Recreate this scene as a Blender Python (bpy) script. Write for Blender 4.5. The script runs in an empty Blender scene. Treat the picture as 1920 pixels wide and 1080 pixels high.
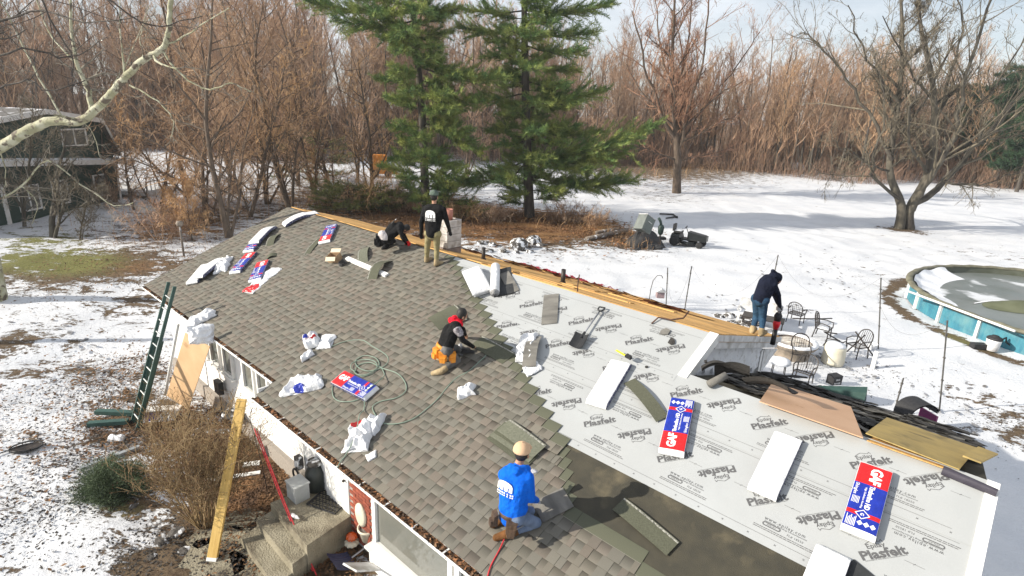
import bpy, math, random
import numpy as np
from mathutils import Vector, Matrix, noise as mnoise

SC = bpy.context.scene
COL = SC.collection
# ------------------------------------------------------------------ camera
PITCH, ROLL, FPX, CAMH = 0.311787, -0.0465575, 1040.1, 7.8
_cp, _sp, _cr, _sr = math.cos(PITCH), math.sin(PITCH), math.cos(ROLL), math.sin(ROLL)
_rt, _dn = Vector((1, 0, 0)), Vector((0, -_sp, -_cp))
CR = _cr * _rt + _sr * _dn
CD = -_sr * _rt + _cr * _dn
CF = Vector((0, _cp, -_sp))
cam_d = bpy.data.cameras.new('camera')
cam = bpy.data.objects.new('camera', cam_d)
COL.objects.link(cam)
_m = Matrix((CR, -CD, -CF)).transposed().to_4x4()
_m.translation = (0, 0, CAMH)
cam.matrix_world = _m
cam_d.sensor_width = 36
cam_d.lens = 36 * FPX / 1920
cam_d.clip_start = 0.1
cam_d.clip_end = 3000
SC.camera = cam
SC.render.resolution_x, SC.render.resolution_y = 1024, 576
# ------------------------------------------------------------------ sky and sun
SUN_AZ, SUN_EL = math.radians(79), math.radians(25)     # travel azimuth (from +Y to +X), elevation
travel = Vector((math.sin(SUN_AZ) * math.cos(SUN_EL), math.cos(SUN_AZ) * math.cos(SUN_EL), -math.sin(SUN_EL)))
sun_d = bpy.data.lights.new('sun', 'SUN')
sun_d.energy = 5.0
sun_d.angle = math.radians(0.6)
sun_d.color = (1.0, 0.925, 0.80)
sun = bpy.data.objects.new('sun', sun_d)
sun.rotation_euler = travel.to_track_quat('-Z', 'Y').to_euler()
sun.location = (-40, -10, 40)
COL.objects.link(sun)
world = bpy.data.worlds.new('World')
SC.world = world
world.use_nodes = True
nt = world.node_tree
bg = nt.nodes['Background']
sky = nt.nodes.new('ShaderNodeTexSky')
sky.sky_type = 'NISHITA'
sky.sun_disc = False
sky.sun_elevation = SUN_EL
sky.sun_rotation = math.atan2(-travel.x, -travel.y)
sky.air_density = 1.0
sky.dust_density = 0.6
# thin high cloud veil, the same all round
tc = nt.nodes.new('ShaderNodeTexCoord')
mp = nt.nodes.new('ShaderNodeMapping'); mp.inputs['Scale'].default_value = (1, 1, 3.5)
cn = nt.nodes.new('ShaderNodeTexNoise'); cn.inputs['Scale'].default_value = 2.2; cn.inputs['Detail'].default_value = 7
cn.inputs['Roughness'].default_value = 0.6
cr_ = nt.nodes.new('ShaderNodeMapRange'); cr_.inputs[1].default_value = 0.36; cr_.inputs[2].default_value = 0.66
cr_.inputs[3].default_value = 0.34; cr_.inputs[4].default_value = 0.84
mx = nt.nodes.new('ShaderNodeMixRGB'); mx.inputs['Color2'].default_value = (11.4, 11.8, 12.4, 1)
nt.links.new(tc.outputs['Generated'], mp.inputs['Vector'])
nt.links.new(mp.outputs[0], cn.inputs['Vector'])
nt.links.new(cn.outputs['Fac'], cr_.inputs[0])
nt.links.new(cr_.outputs[0], mx.inputs['Fac'])
nt.links.new(sky.outputs[0], mx.inputs['Color1'])
nt.links.new(mx.outputs[0], bg.inputs['Color'])
bg.inputs['Strength'].default_value = 0.066
SC.view_settings.view_transform = 'Standard'
SC.view_settings.look = 'None'
SC.view_settings.gamma = 1
SC.view_settings.exposure = 0.56
SC.view_settings.use_curve_mapping = False
try:
    SC.cycles.max_bounces = 5; SC.cycles.diffuse_bounces = 3; SC.cycles.transparent_max_bounces = 6
except Exception: pass
# ------------------------------------------------------------------ places: rays through the measured photo points
PSI, AL, DD, BE, BEH = -0.720904, 0.384008, 6.3839, math.radians(18.0), math.radians(16.4)
U = Vector((math.cos(PSI), math.sin(PSI), 0))
N0 = Vector((-math.sin(PSI), math.cos(PSI), 0))
Z = Vector((0, 0, 1))
V = N0 * math.cos(AL) + Z * math.sin(AL)
NN = U.cross(V)
O0 = Vector((0, 0, CAMH))
ORG = O0 - NN * DD                       # (u, v) = (0, 0) on the front roof plane
def ray(x, y): return CR * ((x - 960) / FPX) + CD * ((y - 540) / FPX) + CF
def RV(u, v, h=0): return ORG + U * u + V * v + NN * h
def uv(x, y, h=0):
    D = ray(x, y); X = D * ((-DD + h) / D.dot(NN)); return X.dot(U), X.dot(V)
def G(x, y, z=0):
    D = ray(x, y); return O0 + D * ((z - CAMH) / D.z)
def at(x, y, Y):
    D = ray(x, y); return O0 + D * (Y / D.y)
def HN(u, n, z): return U * u + N0 * n + Z * z      # house frame: along the eaves, towards the back, height
HOUSE = Matrix((U, N0, Z)).transposed().to_4x4()
RIDGE_HI = RV(0, 6.73); RIDGE_LO = RV(0, 5.7)
NHI, ZHI = RIDGE_HI.dot(N0), RIDGE_HI.z
NLO, ZLO = RIDGE_LO.dot(N0), RIDGE_LO.z
VE1, VE2 = 2.035, 1.575
UL, UJ, UG, UR = -17.49, -9.65, -3.05, 0.57
def roof_frame(u, v, rot=0, h=0):
    c, s = math.cos(rot), math.sin(rot)
    X = U * c + V * s; Y = -U * s + V * c
    m = Matrix((X, Y, NN)).transposed().to_4x4(); m.translation = RV(u, v, h); return m
def back_frame(u, s, hi=True, rot=0, h=0):
    """point s metres down the back slope from the ridge"""
    be = BEH if hi else BE; W = N0 * math.cos(be) - Z * math.sin(be); n = U.cross(W)
    P = (RIDGE_HI if hi else RIDGE_LO) + U * u + W * s + n * h
    c, q = math.cos(rot), math.sin(rot)
    m = Matrix((U * c + W * q, -U * q + W * c, n)).transposed().to_4x4(); m.translation = P; return m
def zrot(p, a=0):
    m = Matrix.Rotation(a, 4, 'Z'); m.translation = Vector(p); return m
# ------------------------------------------------------------------ objects
def tag(o, label=None, cat=None, group=None, kind=None):
    if label: o['label'] = label
    if cat: o['category'] = cat
    if group: o['group'] = group
    if kind: o['kind'] = kind
    return o
def thing(name, mw, label, cat, group=None):
    o = bpy.data.objects.new(name, None); o.empty_display_size = 0.2; COL.objects.link(o)
    o.matrix_world = mw if isinstance(mw, Matrix) else Matrix.Translation(mw)
    return tag(o, label, cat, group)
def link(name, me, parent=None, mw=None, local=None):
    o = bpy.data.objects.new(name, me); COL.objects.link(o)
    if parent is not None: o.parent = parent
    if local is not None: o.matrix_local = local
    elif mw is not None and parent is None: o.matrix_world = mw
    return o
def copy_tree(o, parent=None):
    c = o.copy(); COL.objects.link(c)
    if parent is not None: c.parent = parent
    for ch in list(o.children): copy_tree(ch, c)
    return c
ID = Matrix.Identity(4)
class MB:
    def __init__(s, M=None): s.v = []; s.f = []; s.m = []; s.c = []; s.M = M or ID; s.mi = 0; s.col = None
    def add(s, vs, fs, mi=None, M=None):
        b = len(s.v); MM = s.M @ M if M is not None else s.M
        s.v += [tuple(MM @ Vector(p)) for p in vs]
        s.f += [tuple(i + b for i in f) for f in fs]; s.m += [s.mi if mi is None else mi] * len(fs)
        s.c += [s.col] * len(fs); return s
    def box(s, c, d, mi=None, M=None, taper=1.0):
        x, y, z = d[0] / 2, d[1] / 2, d[2] / 2; t = taper
        vs = [(c[0] + a * x * (t if k > 0 else 1), c[1] + b * y * (t if k > 0 else 1), c[2] + k * z) for k in (-1, 1) for a, b in ((-1, -1), (1, -1), (1, 1), (-1, 1))]
        return s.add(vs, [(3, 2, 1, 0), (4, 5, 6, 7), (0, 1, 5, 4), (1, 2, 6, 5), (2, 3, 7, 6), (3, 0, 4, 7)], mi, M)
    def prism(s, poly, z0, z1, mi=None, M=None):
        n = len(poly); vs = [(p[0], p[1], z0) for p in poly] + [(p[0], p[1], z1) for p in poly]
        fs = [tuple(range(n - 1, -1, -1)), tuple(range(n, 2 * n))] + [(i, (i + 1) % n, n + (i + 1) % n, n + i) for i in range(n)]
        return s.add(vs, fs, mi, M)
    def hexa(s, a, b, mi=None):
        """a, b: two quads (4 points each), joined into a solid"""
        return s.add(list(a) + list(b), [(3, 2, 1, 0), (4, 5, 6, 7), (0, 1, 5, 4), (1, 2, 6, 5), (2, 3, 7, 6), (3, 0, 4, 7)], mi)
    def tube(s, pts, r, n=8, mi=None, cap=True, M=None):
        pts = [Vector(p) for p in pts]; N = len(pts); R = r if hasattr(r, '__len__') else [r] * N
        vs = []; up = None
        for i in range(N):
            t = (pts[min(i + 1, N - 1)] - pts[max(i - 1, 0)]).normalized()
            if up is None: up = t.orthogonal().normalized()
            else:
                up = up - t * up.dot(t)
                up = up.normalized() if up.length > 1e-6 else t.orthogonal().normalized()
            w = t.cross(up)
            for k in range(n):
                a = 2 * math.pi * k / n; vs.append(pts[i] + (up * math.cos(a) + w * math.sin(a)) * R[i])
        fs = [(i * n + k, i * n + (k + 1) % n, (i + 1) * n + (k + 1) % n, (i + 1) * n + k) for i in range(N - 1) for k in range(n)]
        if cap: fs += [tuple(range(n - 1, -1, -1)), tuple(range((N - 1) * n, N * n))]
        return s.add(vs, fs, mi, M)
    def lathe(s, prof, n=20, mi=None, M=None, cap=True):
        vs = []; fs = []
        for r, z in prof:
            for k in range(n): a = 2 * math.pi * k / n; vs.append((r * math.cos(a), r * math.sin(a), z))
        for i in range(len(prof) - 1):
            for k in range(n): fs.append((i * n + k, i * n + (k + 1) % n, (i + 1) * n + (k + 1) % n, (i + 1) * n + k))
        if cap: fs.append(tuple(range(n - 1, -1, -1))); fs.append(tuple(range((len(prof) - 1) * n, len(prof) * n)))
        return s.add(vs, fs, mi, M)
    def grid(s, fn, nu, nv, mi=None, M=None):
        vs = [fn(i / nu, j / nv) for j in range(nv + 1) for i in range(nu + 1)]
        fs = [(j * (nu + 1) + i, j * (nu + 1) + i + 1, (j + 1) * (nu + 1) + i + 1, (j + 1) * (nu + 1) + i) for j in range(nv) for i in range(nu)]
        return s.add(vs, fs, mi, M)
    def mesh(s, name, mats, smooth=False):
        me = bpy.data.meshes.new(name); me.from_pydata(s.v, [], s.f)
        if not isinstance(mats, (list, tuple)): mats = [mats]
        for m in mats: me.materials.append(m)
        me.polygons.foreach_set('material_index', s.m)
        if smooth: me.polygons.foreach_set('use_smooth', [True] * len(s.f))
        if any(c is not None for c in s.c):
            ca = me.color_attributes.new('tint', 'FLOAT_COLOR', 'CORNER'); arr = []
            for p, c in zip(me.polygons, s.c):
                c = c or (1, 1, 1)
                if callable(c):
                    for vi in p.vertices: arr += list(c(s.v[vi])) + [1]
                else: arr += (list(c) + [1]) * len(p.vertices)
            ca.data.foreach_set('color', arr)
        me.update(); return me
    def obj(s, name, mats, parent=None, smooth=False, mw=None, local=None):
        return link(name, s.mesh(name, mats, smooth), parent, mw, local)
# ------------------------------------------------------------------ materials
def mat(name, c1, c2=None, rough=0.75, scale=8.0, bump=0.0, bscale=40.0, metal=0.0, tint=False, stretch=None, spec=0.4,
        lo=0.35, hi=0.65, rnd=0.0, dirt=None, dscale=2.0, dlo=0.55, dhi=0.7, trans=0.0, backlit=0.0, alpha=1.0):
    m = bpy.data.materials.new(name); m.use_nodes = True; nt = m.node_tree; L = nt.links.new; N = nt.nodes.new
    b = nt.nodes['Principled BSDF']; c2 = c2 or tuple(x * 0.8 for x in c1)
    tc = N('ShaderNodeTexCoord'); src = tc.outputs['Object']
    if stretch:
        mp = N('ShaderNodeMapping'); mp.inputs['Scale'].default_value = stretch; L(src, mp.inputs['Vector']); src = mp.outputs[0]
    ns = N('ShaderNodeTexNoise'); ns.inputs['Scale'].default_value = scale; ns.inputs['Detail'].default_value = 6; L(src, ns.inputs['Vector'])
    r = N('ShaderNodeMapRange'); r.inputs[1].default_value = lo; r.inputs[2].default_value = hi; L(ns.outputs['Fac'], r.inputs[0])
    mx = N('ShaderNodeMixRGB'); mx.inputs['Color1'].default_value = (*c1, 1); mx.inputs['Color2'].default_value = (*c2, 1)
    L(r.outputs[0], mx.inputs['Fac']); out = mx.outputs[0]
    if dirt:
        n2 = N('ShaderNodeTexNoise'); n2.inputs['Scale'].default_value = dscale; n2.inputs['Detail'].default_value = 8; L(src, n2.inputs['Vector'])
        r2 = N('ShaderNodeMapRange'); r2.inputs[1].default_value = dlo; r2.inputs[2].default_value = dhi; L(n2.outputs['Fac'], r2.inputs[0])
        m2 = N('ShaderNodeMixRGB'); L(r2.outputs[0], m2.inputs['Fac']); L(out, m2.inputs['Color1']); m2.inputs['Color2'].default_value = (*dirt, 1); out = m2.outputs[0]
    if tint:
        at_ = N('ShaderNodeVertexColor'); at_.layer_name = 'tint'
        m3 = N('ShaderNodeMixRGB'); m3.blend_type = 'MULTIPLY'; m3.inputs['Fac'].default_value = 1; L(out, m3.inputs['Color1']); L(at_.outputs[0], m3.inputs['Color2']); out = m3.outputs[0]
    if rnd:
        oi = N('ShaderNodeObjectInfo'); rr = N('ShaderNodeMapRange'); rr.inputs[3].default_value = 1 - rnd; rr.inputs[4].default_value = 1 + rnd
        L(oi.outputs['Random'], rr.inputs[0]); m4 = N('ShaderNodeVectorMath'); m4.operation = 'SCALE'; L(out, m4.inputs[0]); L(rr.outputs[0], m4.inputs['Scale']); out = m4.outputs[0]
    L(out, b.inputs['Base Color']); b.inputs['Roughness'].default_value = rough; b.inputs['Metallic'].default_value = metal
    b.inputs['Specular IOR Level'].default_value = spec; b.inputs['Transmission Weight'].default_value = trans; b.inputs['Alpha'].default_value = alpha
    if bump:
        nb = N('ShaderNodeTexNoise'); nb.inputs['Scale'].default_value = bscale; nb.inputs['Detail'].default_value = 5; L(src, nb.inputs['Vector'])
        bp = N('ShaderNodeBump'); bp.inputs['Strength'].default_value = min(1, bump * 2); bp.inputs['Distance'].default_value = bump * 0.05; L(nb.outputs['Fac'], bp.inputs['Height']); L(bp.outputs[0], b.inputs['Normal'])
    return m
W_PAINT = mat('white_paint', (.78, .78, .77), (.68, .68, .66), .55, 3, dirt=(.45, .43, .39), dscale=1.5, dlo=.6, dhi=.8)
W_PLAST = mat('white_plastic', (.82, .82, .83), (.72, .73, .75), .38, 6, .35, 9)
W_DIRTY = mat('weathered_white', (.66, .66, .66), (.5, .5, .5), .6, 5, dirt=(.3, .28, .24), dscale=4, dlo=.5, dhi=.72)
BLACK = mat('black_matt', (.018, .018, .02), (.03, .03, .032), .6, 20, .3, 60)
BLK_METAL = mat('black_iron', (.02, .018, .017), (.045, .035, .03), .5, 15)
PLY = mat('plywood', (.62, .40, .23), (.52, .32, .18), .7, 2.5, .15, 60, stretch=(1, 6, 1), dirt=(.42, .26, .14), dscale=5, dlo=.62, dhi=.72)
PINEW = mat('pine_board', (.62, .40, .17), (.48, .28, .10), .7, 3, .2, 30, stretch=(14, 1, 14), rnd=.12)
DECKW = mat('old_decking', (.64, .38, .13), (.46, .25, .08), .75, 2.2, .2, 40, stretch=(1, 12, 12), rnd=.18, dirt=(.22, .11, .04), dscale=3, dlo=.62, dhi=.75)
# ------------------------------------------------------------------ ground
def ground():
    def axis(lo, hi, n, near0, near1, nn):
        a = list(np.linspace(near0, near1, nn)); k = np.linspace(0, 1, n)[1:]
        return np.array(sorted(list(near0 - (near0 - lo) * k ** 2.5) + a + list(near1 + (hi - near1) * k ** 2.5)))
    xs = axis(-700, 700, 24, -26, 30, 215); ys = axis(-300, 900, 24, 3, 50, 190)
    X, Y = np.meshgrid(xs, ys)
    H = np.zeros_like(X)
    rs = np.random.RandomState(3)
    for i in range(26):
        a = rs.rand() * 6.28; w = 0.25 + rs.rand() * 4.5; ph = rs.rand() * 6.28
        H += np.sin((X * math.cos(a) + Y * math.sin(a)) * w + ph) * 0.012 / (0.5 + w * .4)
    near = np.exp(-((X + 8) ** 2 + (Y - 10) ** 2) / 60)
    for i in range(14):
        a = rs.rand() * 6.28; w = 4 + rs.rand() * 8; ph = rs.rand() * 6.28
        H += np.sin((X * math.cos(a) + Y * math.sin(a)) * w + ph + np.sin(X * 1.3 + i) * 2) * 0.011 * near
    bare = np.zeros_like(X); green = np.zeros_like(X); leaf = np.zeros_like(X)
    def blob(A, x, y, r, k, ry=None):
        c = G(x, y); A += k * np.exp(-(((X - c.x) / r) ** 2 + ((Y - c.y) / (ry or r)) ** 2))
    left = 1 / (1 + np.exp((X + 3.5 - (Y - 12) * .05) * 1.2)) * (Y < 60)
    bare += .15 * left
    for x, y, r, k in [(60, 490, 2.6, .40), (150, 512, 2.4, .40), (240, 485, 2.0, .30), (330, 500, 2.0, .22), (330, 430, 3.6, .27), (400, 400, 4, .20), (80, 450, 1.8, .25),
                       (280, 560, 1.5, .35), (20, 640, 1.2, .35), (90, 690, .9, .25), (215, 690, .8, .2), (260, 720, .9, .2), (230, 790, .8, .28), (310, 800, 1.1, .3),
                       (420, 850, 1.3, .45), (460, 920, 1.1, .5), (540, 1000, 1.3, .5), (380, 1010, .7, .3), (300, 1040, .7, .25), (440, 1060, 1.2, .45), (600, 1040, 1.2, .6), (235, 960, .3, .4),
                       (1240, 370, 5, .25), (1690, 430, 1.6, .7), (950, 420, 7, .42), (1060, 415, 5, .4), (800, 400, 6, .4), (1140, 440, 3.0, .4), (1000, 455, 3, .3), (1200, 462, 1.4, .5), (700, 380, 8, .35),
                       (1880, 770, 1.3, .34), (1900, 820, .8, .3), (1600, 500, 3, .10), (1800, 700, 1.5, .14), (1500, 585, 1.2, .12), (1640, 690, .8, .16), (1680, 520, 2, .08), (1870, 480, 4, .2), (1850, 340, 9, .35), (1560, 312, 8, .3), (1220, 330, 14, .35), (150, 430, 3, .0)]:
        blob(bare, x, y, r, k)
    dist = np.hypot(X - 24.5, Y - 22.1); bare += .65 * np.exp(-((dist - 7.25) / .38) ** 2)
    far = 1 / (1 + np.exp(-(Y - 88 + 8 * np.sin(X * .07)) * .35)); bare += .6 * far
    side = 1 / (1 + np.exp((X + 6 + (90 - Y) * .12) * .5)) * (Y > 45); bare += .12 * side
    for x, y, r, k in [(80, 485, 2.8, .75), (60, 450, 2.4, .9), (170, 500, 2.2, .45), (30, 440, 2, .6), (235, 960, .4, .4), (1800, 640, 1.2, .5), (460, 1070, .8, .3)]: blob(green, x, y, r, k)
    for x, y, r, k in [(460, 920, .8, .8), (430, 870, 1.0, .4), (350, 430, 4, .7), (930, 420, 5, 1.2), (1080, 415, 4, .8), (850, 410, 6, 1.), (260, 500, 2, .4)]: blob(leaf, x, y, r, k)
    leaf += .35 * far
    n, m = X.shape
    v = np.stack([X.ravel(), Y.ravel(), H.ravel()], 1)
    idx = np.arange(n * m).reshape(n, m)
    f = np.stack([idx[:-1, :-1].ravel(), idx[:-1, 1:].ravel(), idx[1:, 1:].ravel(), idx[1:, :-1].ravel()], 1)
    me = bpy.data.meshes.new('ground'); me.vertices.add(len(v)); me.vertices.foreach_set('co', v.ravel())
    me.loops.add(f.size); me.loops.foreach_set('vertex_index', f.ravel().astype(np.int32)); me.polygons.add(len(f))
    me.polygons.foreach_set('loop_start', np.arange(0, f.size, 4, dtype=np.int32))
    me.update(); me.validate(); me.polygons.foreach_set('use_smooth', [True] * len(f))
    ca = me.color_attributes.new('zone', 'FLOAT_COLOR', 'POINT')
    ca.data.foreach_set('color', np.stack([bare.ravel(), green.ravel(), leaf.ravel(), np.ones(n * m)], 1).ravel())
    mt = bpy.data.materials.new('snowy_lawn'); mt.use_nodes = True; t = mt.node_tree; L = t.links.new; Nn = t.nodes.new
    b = t.nodes['Principled BSDF']
    tc = Nn('ShaderNodeTexCoord'); at_ = Nn('ShaderNodeVertexColor'); at_.layer_name = 'zone'
    sp = Nn('ShaderNodeSeparateColor'); L(at_.outputs[0], sp.inputs[0])
    def noise_(sc, det=8, rough=.6, stretch=None, dist=0):
        src = tc.outputs['Object']
        if stretch:
            q = Nn('ShaderNodeMapping'); q.inputs['Scale'].default_value = stretch; q.inputs['Rotation'].default_value = (0, 0, .45); L(src, q.inputs['Vector']); src = q.outputs[0]
        x = Nn('ShaderNodeTexNoise'); x.inputs['Scale'].default_value = sc; x.inputs['Detail'].default_value = det; x.inputs['Roughness'].default_value = rough; x.inputs['Distortion'].default_value = dist; L(src, x.inputs['Vector']); return x.outputs['Fac']
    def math_(op, a, b_=None, c=None):
        x = Nn('ShaderNodeMath'); x.operation = op
        for i, q in enumerate((a, b_, c)):
            if q is None: continue
            if isinstance(q, (int, float)): x.inputs[i].default_value = q
            else: L(q, x.inputs[i])
        return x.outputs[0]
    def rng(a, lo, hi, o0=0, o1=1):
        x = Nn('ShaderNodeMapRange'); x.inputs[1].default_value = lo; x.inputs[2].default_value = hi; x.inputs[3].default_value = o0; x.inputs[4].default_value = o1
        x.interpolation_type = 'SMOOTHSTEP'; L(a, x.inputs[0]); return x.outputs[0]
    def mix(fac, a, b_):
        x = Nn('ShaderNodeMixRGB')
        L(fac, x.inputs['Fac']) if not isinstance(fac, float) else setattr(x.inputs['Fac'], 'default_value', fac)
        for i, q in (('Color1', a), ('Color2', b_)):
            if isinstance(q, tuple): x.inputs[i].default_value = (*q, 1)
            else: L(q, x.inputs[i])
        return x.outputs[0]
    big = noise_(1.15, 9, .66, (1, 1.5, 1), .5); fine = noise_(7, 6, .7, (1, 1.6, 1))
    fin2 = noise_(16, 5, .7, (1, 1.5, 1))
    patt = math_('ADD', math_('ADD', math_('MULTIPLY', big, .60), math_('MULTIPLY', fine, .29)), math_('MULTIPLY', fin2, .11))
    lvl = math_('ADD', patt, math_('MULTIPLY', sp.outputs[0], .33))
    fac = rng(lvl, .604, .640)
    soil = mix(rng(noise_(9, 8, .75), .35, .65), (.075, .05, .032), (.165, .12, .075))
    grass = mix(rng(noise_(14, 8, .75, (1, 2, 1)), .35, .65), (.10, .115, .028), (.23, .21, .075))
    leafc = mix(rng(noise_(12, 6, .8), .35, .62), (.13, .06, .025), (.36, .20, .085))
    base = mix(rng(math_('ADD', sp.outputs[1], math_('MULTIPLY', noise_(2.2), .5)), .4, .95), soil, grass)
    base = mix(rng(math_('ADD', sp.outputs[2], math_('MULTIPLY', noise_(3.1), .5)), .45, .9), base, leafc)
    snow = mix(rng(noise_(.45, 6), .35, .7), (.74, .75, .775), (.64, .66, .70))
    snow = mix(rng(noise_(2.3, 9, .7, (1, 1.7, 1)), .6, .82, 0, .5), snow, (.45, .43, .40))
    L(mix(fac, snow, base), b.inputs['Base Color'])
    L(rng(fac, 0, 1, .55, .95), b.inputs['Roughness']); b.inputs['Specular IOR Level'].default_value = .25
    hgt = math_('ADD', math_('MULTIPLY', fac, -1.0), math_('ADD', math_('MULTIPLY', noise_(6, 8, .7, (1, 1.5, 1)), 1.2), math_('MULTIPLY', noise_(30, 3), .25)))
    bp = Nn('ShaderNodeBump'); bp.inputs['Strength'].default_value = .75; bp.inputs['Distance'].default_value = .06; L(hgt, bp.inputs['Height']); L(bp.outputs[0], b.inputs['Normal'])
    me.materials.append(mt)
    tag(link('snowy_ground', me), kind='structure')
ground()

# ------------------------------------------------------------------ house
house = thing('house', HOUSE.copy(), 'long single storey white house with its roof half reshingled', 'house')
SHING = mat('shingle_granules', (1, 1, 1), (.80, .80, .80), .9, 230, .25, 500, tint=True, lo=.3, hi=.7, spec=.2, rnd=.05)
FELT_G = mat('grey_underlayment', (.385, .395, .395), (.365, .378, .38), .42, 1.1, .22, 3.5, spec=.5, dirt=(.40, .415, .42), dscale=.7, dlo=.5, dhi=.65)
FELT_D = mat('dark_felt', (.056, .050, .034), (.040, .037, .027), .8, 5, .25, 90, dirt=(.17, .14, .085), dscale=1.8, dlo=.58, dhi=.78)
PRINT = mat('underlayment_print', (.085, .085, .09), (.12, .12, .12), .6, 60)
SIDING = mat('white_siding', (.76, .76, .75), (.70, .70, .69), .5, 2, dirt=(.6, .58, .54), dscale=1, dlo=.6, dhi=.8)
SID_OLD = mat('old_siding', (.76, .77, .79), (.66, .67, .70), .6, 4, dirt=(.42, .41, .40), dscale=5, dlo=.52, dhi=.72)
GLASSD = mat('window_glass', (.10, .11, .10), (.16, .16, .14), .06, .8, spec=.8)
LEAFD = mat('gutter_leaves', (.10, .055, .03), (.26, .15, .08), .9, 60, tint=True)
OLDSH = mat('old_shingle', (.20, .075, .05), (.30, .12, .075), .9, 14, .4, 60, stretch=(1, 6, 1), rnd=.25, dirt=(.05, .03, .025), dscale=6, dlo=.5, dhi=.6)
TORN = mat('torn_tar_shingle', (.030, .028, .026), (.060, .055, .05), .75, 22, .5, 60, stretch=(1, 3, 1), rnd=.3)
TORN_L = mat('torn_shingle_light', (.20, .19, .17), (.10, .095, .085), .85, 12, .4, 60, stretch=(1, 3, 1), rnd=.3)
BRICK = mat('red_brick', (.34, .09, .05), (.22, .055, .035), .85, 14, .4, 80, rnd=.25)
MORTAR = mat('mortar', (.35, .31, .27), (.28, .25, .22), .9, 20)
HI = HOUSE.inverted()
# front roof deck (solid slab), back decks
mb = MB()
def slab(mb, a, b, c, d, t, mi=0):
    n = (Vector(b) - Vector(a)).cross(Vector(d) - Vector(a)).normalized(); n = n if n.z > 0 else -n
    top = [Vector(p) for p in (a, b, c, d)]; bot = [p - n * t for p in top]
    if (top[1] - top[0]).cross(top[3] - top[0]).z < 0: top.reverse(); bot.reverse()
    mb.hexa([HI @ p for p in bot], [HI @ p for p in top], mi)
slab(mb, RV(UL, VE1, -.012), RV(UJ, VE1, -.012), RV(UJ, 6.73, -.012), RV(UL, 6.73, -.012), .1)
slab(mb, RV(UJ, VE2, -.012), RV(UG, VE2, -.012), RV(UG, 6.73, -.012), RV(UJ, 6.73, -.012), .1)
slab(mb, RV(UG, VE2, -.012), RV(UR, VE2, -.012), RV(UR, 5.70, -.012), RV(UG, 5.70, -.012), .1)
roof = mb.obj('roof', [PLY], house)
def backpt(u, s, hi=True, h=0): return back_frame(u, s, hi, 0, h).translation
mb = MB()
slab(mb, backpt(UL, 0.02, True, -.012), backpt(UG, .02, True, -.012), backpt(UG, 4.1, True, -.012), backpt(UL, 4.1, True, -.012), .1)
roofb = mb.obj('rear_roof', [PLY], house); mb = MB()
slab(mb, backpt(UG + .02, 0.02, False, -.012), backpt(UR, .02, False, -.012), backpt(UR, 4.4, False, -.012), backpt(UG + .02, 4.4, False, -.012), .1)
mb.obj('low_rear_roof', [FELT_D], house)
# decking boards of the stripped rear slope, laid along the ridge
rnd = random.Random(5)
for k in range(24):
    s0 = .03 + k * .198
    if s0 > 3.9: break
    u = UL + .1
    while u < UG - .05:
        ln = rnd.uniform(2.6, 4.9); u1 = min(u + ln, UG + .0)
        if k >= 13 and u < -8.6 and u1 < -8: u = u1; continue
        m = MB(); m.box(((u1 - u) / 2, .095, .009), (u1 - u - .006, .186, .02 + rnd.uniform(0, .004)))
        m.obj('deck_board', [DECKW], roofb, local=HI @ back_frame(u, s0, True, rnd.uniform(-.002, .002), .012 if u > -9 else .03)); u = u1
# remaining old shingle courses down the rear slope, left half, curled
for k in range(9):
    s0 = 2.5 + k * .15; u0 = -15 + rnd.uniform(-.3, .3) ; u1 = -5.2 + rnd.uniform(-.9, .9) - k * .05
    u = u0
    while u < u1:
        w = rnd.uniform(.7, 1.0); m = MB(); bend = rnd.uniform(.0, .06)
        m.grid(lambda a, b: (a * (w - .01), b * .24, .03 + bend * (1 - b) ** 2 * (.5 + .5 * math.sin(a * 5 + k)) + .012 * (1 - b)), 6, 3)
        m.obj('old_shingle', [OLDSH], roofb, local=HI @ back_frame(u, s0, True, rnd.uniform(-.02, .02))); u += w
# walls
mb = MB()
nf1, nf2 = 4.278 + .38, 4.50; nb1 = 12.0; nbl = 11.95
def zroof(n, hi=True):  # underside height of the roof at depth n
    zf = RIDGE_HI.z - (NHI - n) * math.tan(AL) if n < (NHI if hi else NLO) else ((ZHI if hi else ZLO) - (n - (NHI if hi else NLO)) * math.tan(BEH if hi else BE))
    return zf - .13
mb.box(((UL + .35 + UJ + .1) / 2, nf1 + .08, 1.23), (UJ - UL - .25, .16, 2.75)); 
mb.box(((UJ + .35 + UR - .2) / 2, nf2 + .08, 1.17), (UR - UJ - .55, .16, 2.6))
mb.box((UJ + .43, (nf2 + nf1) / 2 + .1, 1.17), (.16, nf1 - nf2, 2.6))
mb.box(((UL + UR) / 2 + .07, nb1 - .05, 1.3), (UR - UL - .55, .12, 2.1))
for u0, hi in ((UL + .42, True), (UR - .28, False)):
    nr = NHI if hi else NLO; zr = zroof(nr, hi)
    fr = nf1 if u0 < UJ else nf2
    mb.hexa([(u0 - .06, fr + .1, -.1), (u0 + .06, fr + .1, -.1), (u0 + .06, nb1, -.1), (u0 - .06, nb1, -.1)], [(u0 - .06, fr + .1, zroof(fr + .1)), (u0 + .06, fr + .1, zroof(fr + .1)), (u0 + .06, nb1, zroof(nb1, hi)), (u0 - .06, nb1, zroof(nb1, hi))])
    mb.hexa([(u0 - .06, fr + .1, zroof(fr + .1)), (u0 + .06, fr + .1, zroof(fr + .1)), (u0 + .06, nb1, zroof(nb1, hi)), (u0 - .06, nb1, zroof(nb1, hi))],
            [(u0 - .06, nr - .01, zr), (u0 + .06, nr - .01, zr), (u0 + .06, nr + .01, zr), (u0 - .06, nr + .01, zr)])
wall = mb.obj('wall', [SIDING], house)
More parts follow.
